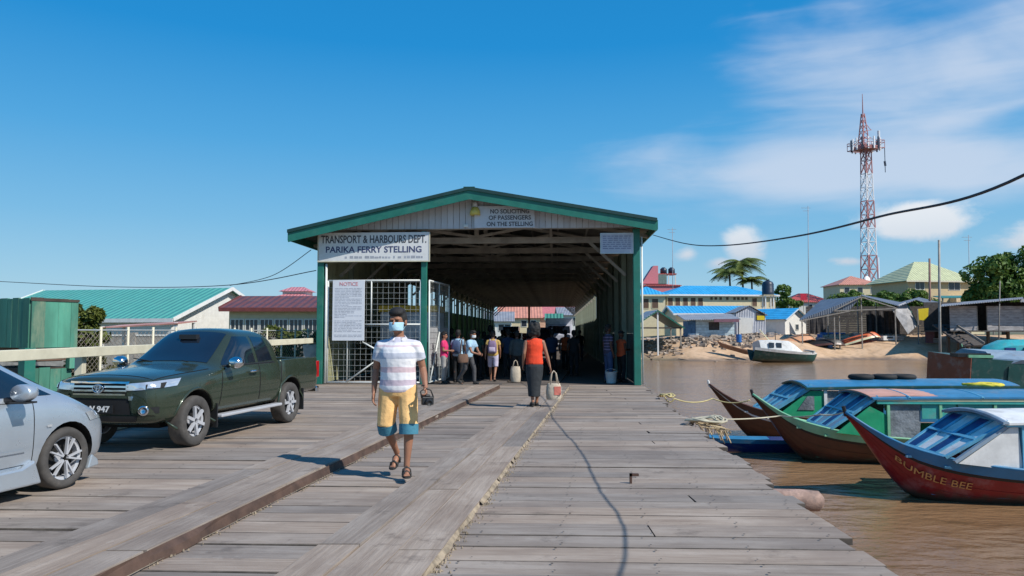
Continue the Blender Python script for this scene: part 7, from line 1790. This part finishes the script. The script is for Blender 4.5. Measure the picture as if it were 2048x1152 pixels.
MB().tube([(-.065, 0, .03), (-.075, .01, .10), (-.02, .02, .135), (.04, .01, .11), (.068, 0, .03)], .008, 6).build('strap', SOLE, cm, smooth=True)
# ---- the woman in red, seen from behind
RED = cloth('bright_orange_red_cotton', (.72, .055, .015)); CHAR = cloth('charcoal_cloth', (.020, .024, .028))
fw = gr(1069, 816)
wp = dict(kneeR=(-.09, -.02, .50), ankR=(-.05, -.02, .085), toeR=(-.06, -.19, .03), kneeL=(.08, .02, .50), ankL=(.05, .12, .10), toeL=(.06, -.06, .03), elL=(.23, .05, 1.14), wrL=(.24, -.06, .90), elR=(-.265, .02, 1.13), wrR=(-.335, .03, .86))
wm = person('woman with black hair in red sleeveless top and long dark skirt seen from behind', (fw.x, fw.y+.05, .03), PI+R(6), 1.72, SK_MID, RED, CHAR, wp, 'skirt', 0, 'big', .012, fat=1.03)
def tote(name, label, loc, rot, w_, h, d, m, patch=None, strap=.28):
    t = thing(name, label, 'bag', loc, rot); rg = []
    for z, k in ((0, .86), (.02, .95), (h*.4, 1.0), (h*.8, .95), (h, .80)):
        rg.append([Vector((w_/2*k*math.cos(a)*(1 if abs(math.cos(a)) < .99 else 1), d/2*k*math.sin(a), z)) for a in [2*PI*i/16 for i in range(16)]])
    MB().rings(rg).build('bag_body', m, t, smooth=True, angle=50)
    for y in (-d*.3, d*.3): MB().tube([(-w_*.25, y, h-.02), (-w_*.14, y*.5, h+strap*.8), (0, 0, h+strap), (w_*.14, y*.5, h+strap*.8), (w_*.25, y, h-.02)], .011, 6).build('handle', m, t, smooth=True)
    if patch: MB().box(-w_*.05, w_*.38, -d/2-.004, -d/2+.05, h*.3, h*.82).build('patch', patch, t)
    return t
CREAMB = cloth('cream_woven_bag', (.52, .44, .34)); REDP = cloth('faded_red_print', (.55, .16, .12))
hp_ = wm.matrix_basis @ Vector((-.355, .05, .78))
tote('tote_bag', 'cream and red woven tote bag carried by the woman in red', (hp_.x+.06, hp_.y, hp_.z-.62), R(10), .34, .34, .22, CREAMB, REDP, .27)
# ---- people at the mouth of the shed
def gp(px, py, z=0): p = gr(px, py); return Vector((p.x, p.y, z))
PINK = cloth('hot_pink_cotton', (.62, .03, .14)); GREYT = cloth('grey_cloth', (.30, .29, .28)); LBL = cloth('light_blue_cotton', (.33, .50, .64)); NAVYC = cloth('navy_cloth', (.02, .035, .08)); BLK = cloth('black_cloth', (.012, .013, .015)); DGRN = cloth('dark_green_cotton', (.02, .07, .05))
PURP = cloth('purple_grey_cloth', (.20, .14, .24)); WHT = cloth('off_white_cloth', (.55, .52, .55)); ORNG = cloth('orange_vest_cloth', (.62, .10, .03)); JEAN = cloth('blue_denim', (.03, .06, .14)); LILAC = cloth('pale_lilac_cloth', (.48, .44, .56)); KHAKI = cloth('khaki_yellow_cloth', (.50, .33, .10))
ARMF = dict(elR=(-.21, -.02, 1.12), wrR=(-.10, -.25, 1.12), elL=(.21, -.02, 1.12), wrL=(.10, -.26, 1.10))
GRP = None
person('person in a hot pink shirt and grey trousers standing sideways by the open gate', gp(888, 767), R(80), 1.60, SK_MID, PINK, GREYT, ARMF, vox=.018, group=GRP)
p3 = person('person in pale blue shirt and dark trousers with a navy backpack', gp(916, 766), R(165), 1.66, SK_DARK, LBL, BLK, None, vox=.018)
p4 = person('masked person in light blue shirt leaning forward with a brown shoulder bag', gp(936, 769), R(60), 1.66, SK_MID, LBL, cloth('dark_grey_jeans', (.06, .06, .065)), dict(lean=.28, **{k: v for k, v in WALK.items() if k[:2] in ('kn', 'an', 'to')}, elR=(-.22, -.25, 1.05), wrR=(-.12, -.42, 1.0), elL=(.22, -.22, 1.06), wrL=(.14, -.40, .98)), vox=.018, mask=cloth('white_mask', (.7, .72, .74), .03))
person('person in a dark green shirt behind the stooping blue shirted one', gp(956, 757, -.02), R(150), 1.64, SK_DARK, DGRN, BLK, None, vox=.02)
p6 = person('person in pale shorts and yellow shirt hem walking away with a purple backpack', gp(986, 764, .0), PI-R(6), 1.64, SK_MID, KHAKI, LILAC, WALK, 'shorts', .5, 'short', .018, hem=.52)
person('tall person dressed in black with high bushy hair inside the shed mouth', gp(981, 752, -.02), R(160), 1.80, SK_DARK, BLK, BLK, None, hair='tall', vox=.02, sleeve=1.3)
p7 = person('person in dark clothes carrying a cream sack left of the woman in red', gp(1034, 761, -.02), R(175), 1.66, SK_DARK, cloth('dark_teal_grey', (.05, .07, .075)), BLK, None, vox=.02, sleeve=1.3)
person('person in an orange red top and black trousers deeper inside the shed', gp(1131, 741, -.02), R(170), 1.68, SK_DARK, ORNG, BLK, WALK, vox=.02, sleeve=0)
person('dark dressed person with a pale bundle behind the right shoulder of the woman', gp(1104, 750, -.02), R(200), 1.70, SK_DARK, NAVYC, BLK, ARMF, vox=.02, sleeve=1.3)
person('person in dark checked shirt and blue jeans standing by the right wall', gp(1217, 765, -.02), R(110), 1.85, SK_DARK, stripes('dark_checked_shirt', [(1.0+.09*i, 1.03+.09*i, (.16, .13, .22)) for i in range(6)], (.035, .035, .07)), JEAN, None, vox=.018)
person('person in an orange safety vest half hidden by the right corner post', gp(1243, 764, -.02), R(120), 1.66, SK_DARK, ORNG, BLK, ARMF, vox=.018, sleeve=.2, hair='cap', hairm=BLK)
person('small dark figure standing between the queueing vehicles and the right wall', gp(1160, 722, -.02), R(190), 1.70, SK_DARK, BLK, NAVYC, None, vox=.024)
person('dark figure in a grey shirt far inside the shed near the left wall', gp(1004, 728, -.02), R(170), 1.70, SK_DARK, GREYT, BLK, WALK, vox=.024)
for px, py, lab, top_, ro in ((903, 752, 'person in black standing behind the pale blue shirted one', BLK, 175), (968, 748, 'person in a grey top between the backpack wearer and the green shirt', GREYT, 185), (1016, 756, 'person in navy close beside the cream sack', NAVYC, 200), (1148, 752, 'person in black with folded arms right of the orange red top', BLK, 160)):
    person(lab, gp(px, py, -.02), R(ro), 1.62+.12*rnd.random(), SK_DARK, top_, BLK, ARMF if ro > 180 else None, vox=.022, sleeve=.5)
def backpack(label, pt, m, m2):
    v = pt.matrix_basis; t = thing('backpack', label, 'backpack', v.translation.copy(), pt.rotation_euler.z, 'backpacks on people at the shed'); t.scale = pt.scale
    b = MB(); loft(b, [((0, .20, .98), .12, .06), ((0, .215, 1.02), .15, .095), ((0, .215, 1.2), .155, .10), ((0, .20, 1.36), .13, .075), ((0, .185, 1.42), .07, .04)], 18, 3); b.build('pack_body', m, t, smooth=True)
    b = MB(); loft(b, [((0, .305, 1.03), .10, .03), ((0, .315, 1.08), .115, .035), ((0, .31, 1.2), .105, .03)], 16, 3); b.build('front_pocket', m2, t, smooth=True)
    for sx in (-1, 1): MB().tube([(sx*.09, .13, 1.40), (sx*.10, .02, 1.485), (sx*.11, -.125, 1.38), (sx*.13, -.12, 1.2), (sx*.15, .06, 1.08), (sx*.12, .14, 1.05)], [.018]*6, 6, flat=.5).build('strap', m2, t, smooth=True)
    return t
backpack('navy backpack on the person in the pale blue shirt', p3, cloth('navy_pack', (.05, .08, .16)), NAVYC)
backpack('purple and white backpack on the person in pale shorts', p6, PURP, cloth('pale_mauve_panel', (.45, .38, .50)))
v = p4.matrix_basis @ Vector((-.25, .02, .72)); t = tote('shoulder_bag', 'brown shoulder bag hanging at the side of the stooping person', (v.x, v.y-.12, v.z), R(20), .34, .26, .16, cloth('brown_leather_bag', (.16, .09, .06)), None, .5)
v = gp(1031, 764); tote('sack_bag', 'tall cream sack standing left of the woman in red', (v.x, v.y, 0), R(5), .34, .50, .22, CREAMB, None, .2)
v = gp(1222, 766); t = thing('bucket', 'pale plastic bucket on the shed floor in front of the blue jeans', 'bucket', (v.x, v.y-.05, 0), 0)
MB().lathe([(0, 0), (.15, 0), (.185, .34), (.195, .36), (.18, .36), (.145, .03), (0, .03)], 20).build('bucket_body', mat('pale_bucket_plastic', (.50, .55, .56), .5), t, smooth=True, angle=40); MB().tube([(.19*math.cos(a), -.02-.0, .35+.10*math.sin(a)) for a in [PI*k/10 for k in range(11)]], .005, 5).build('handle', M_STEEL, t)
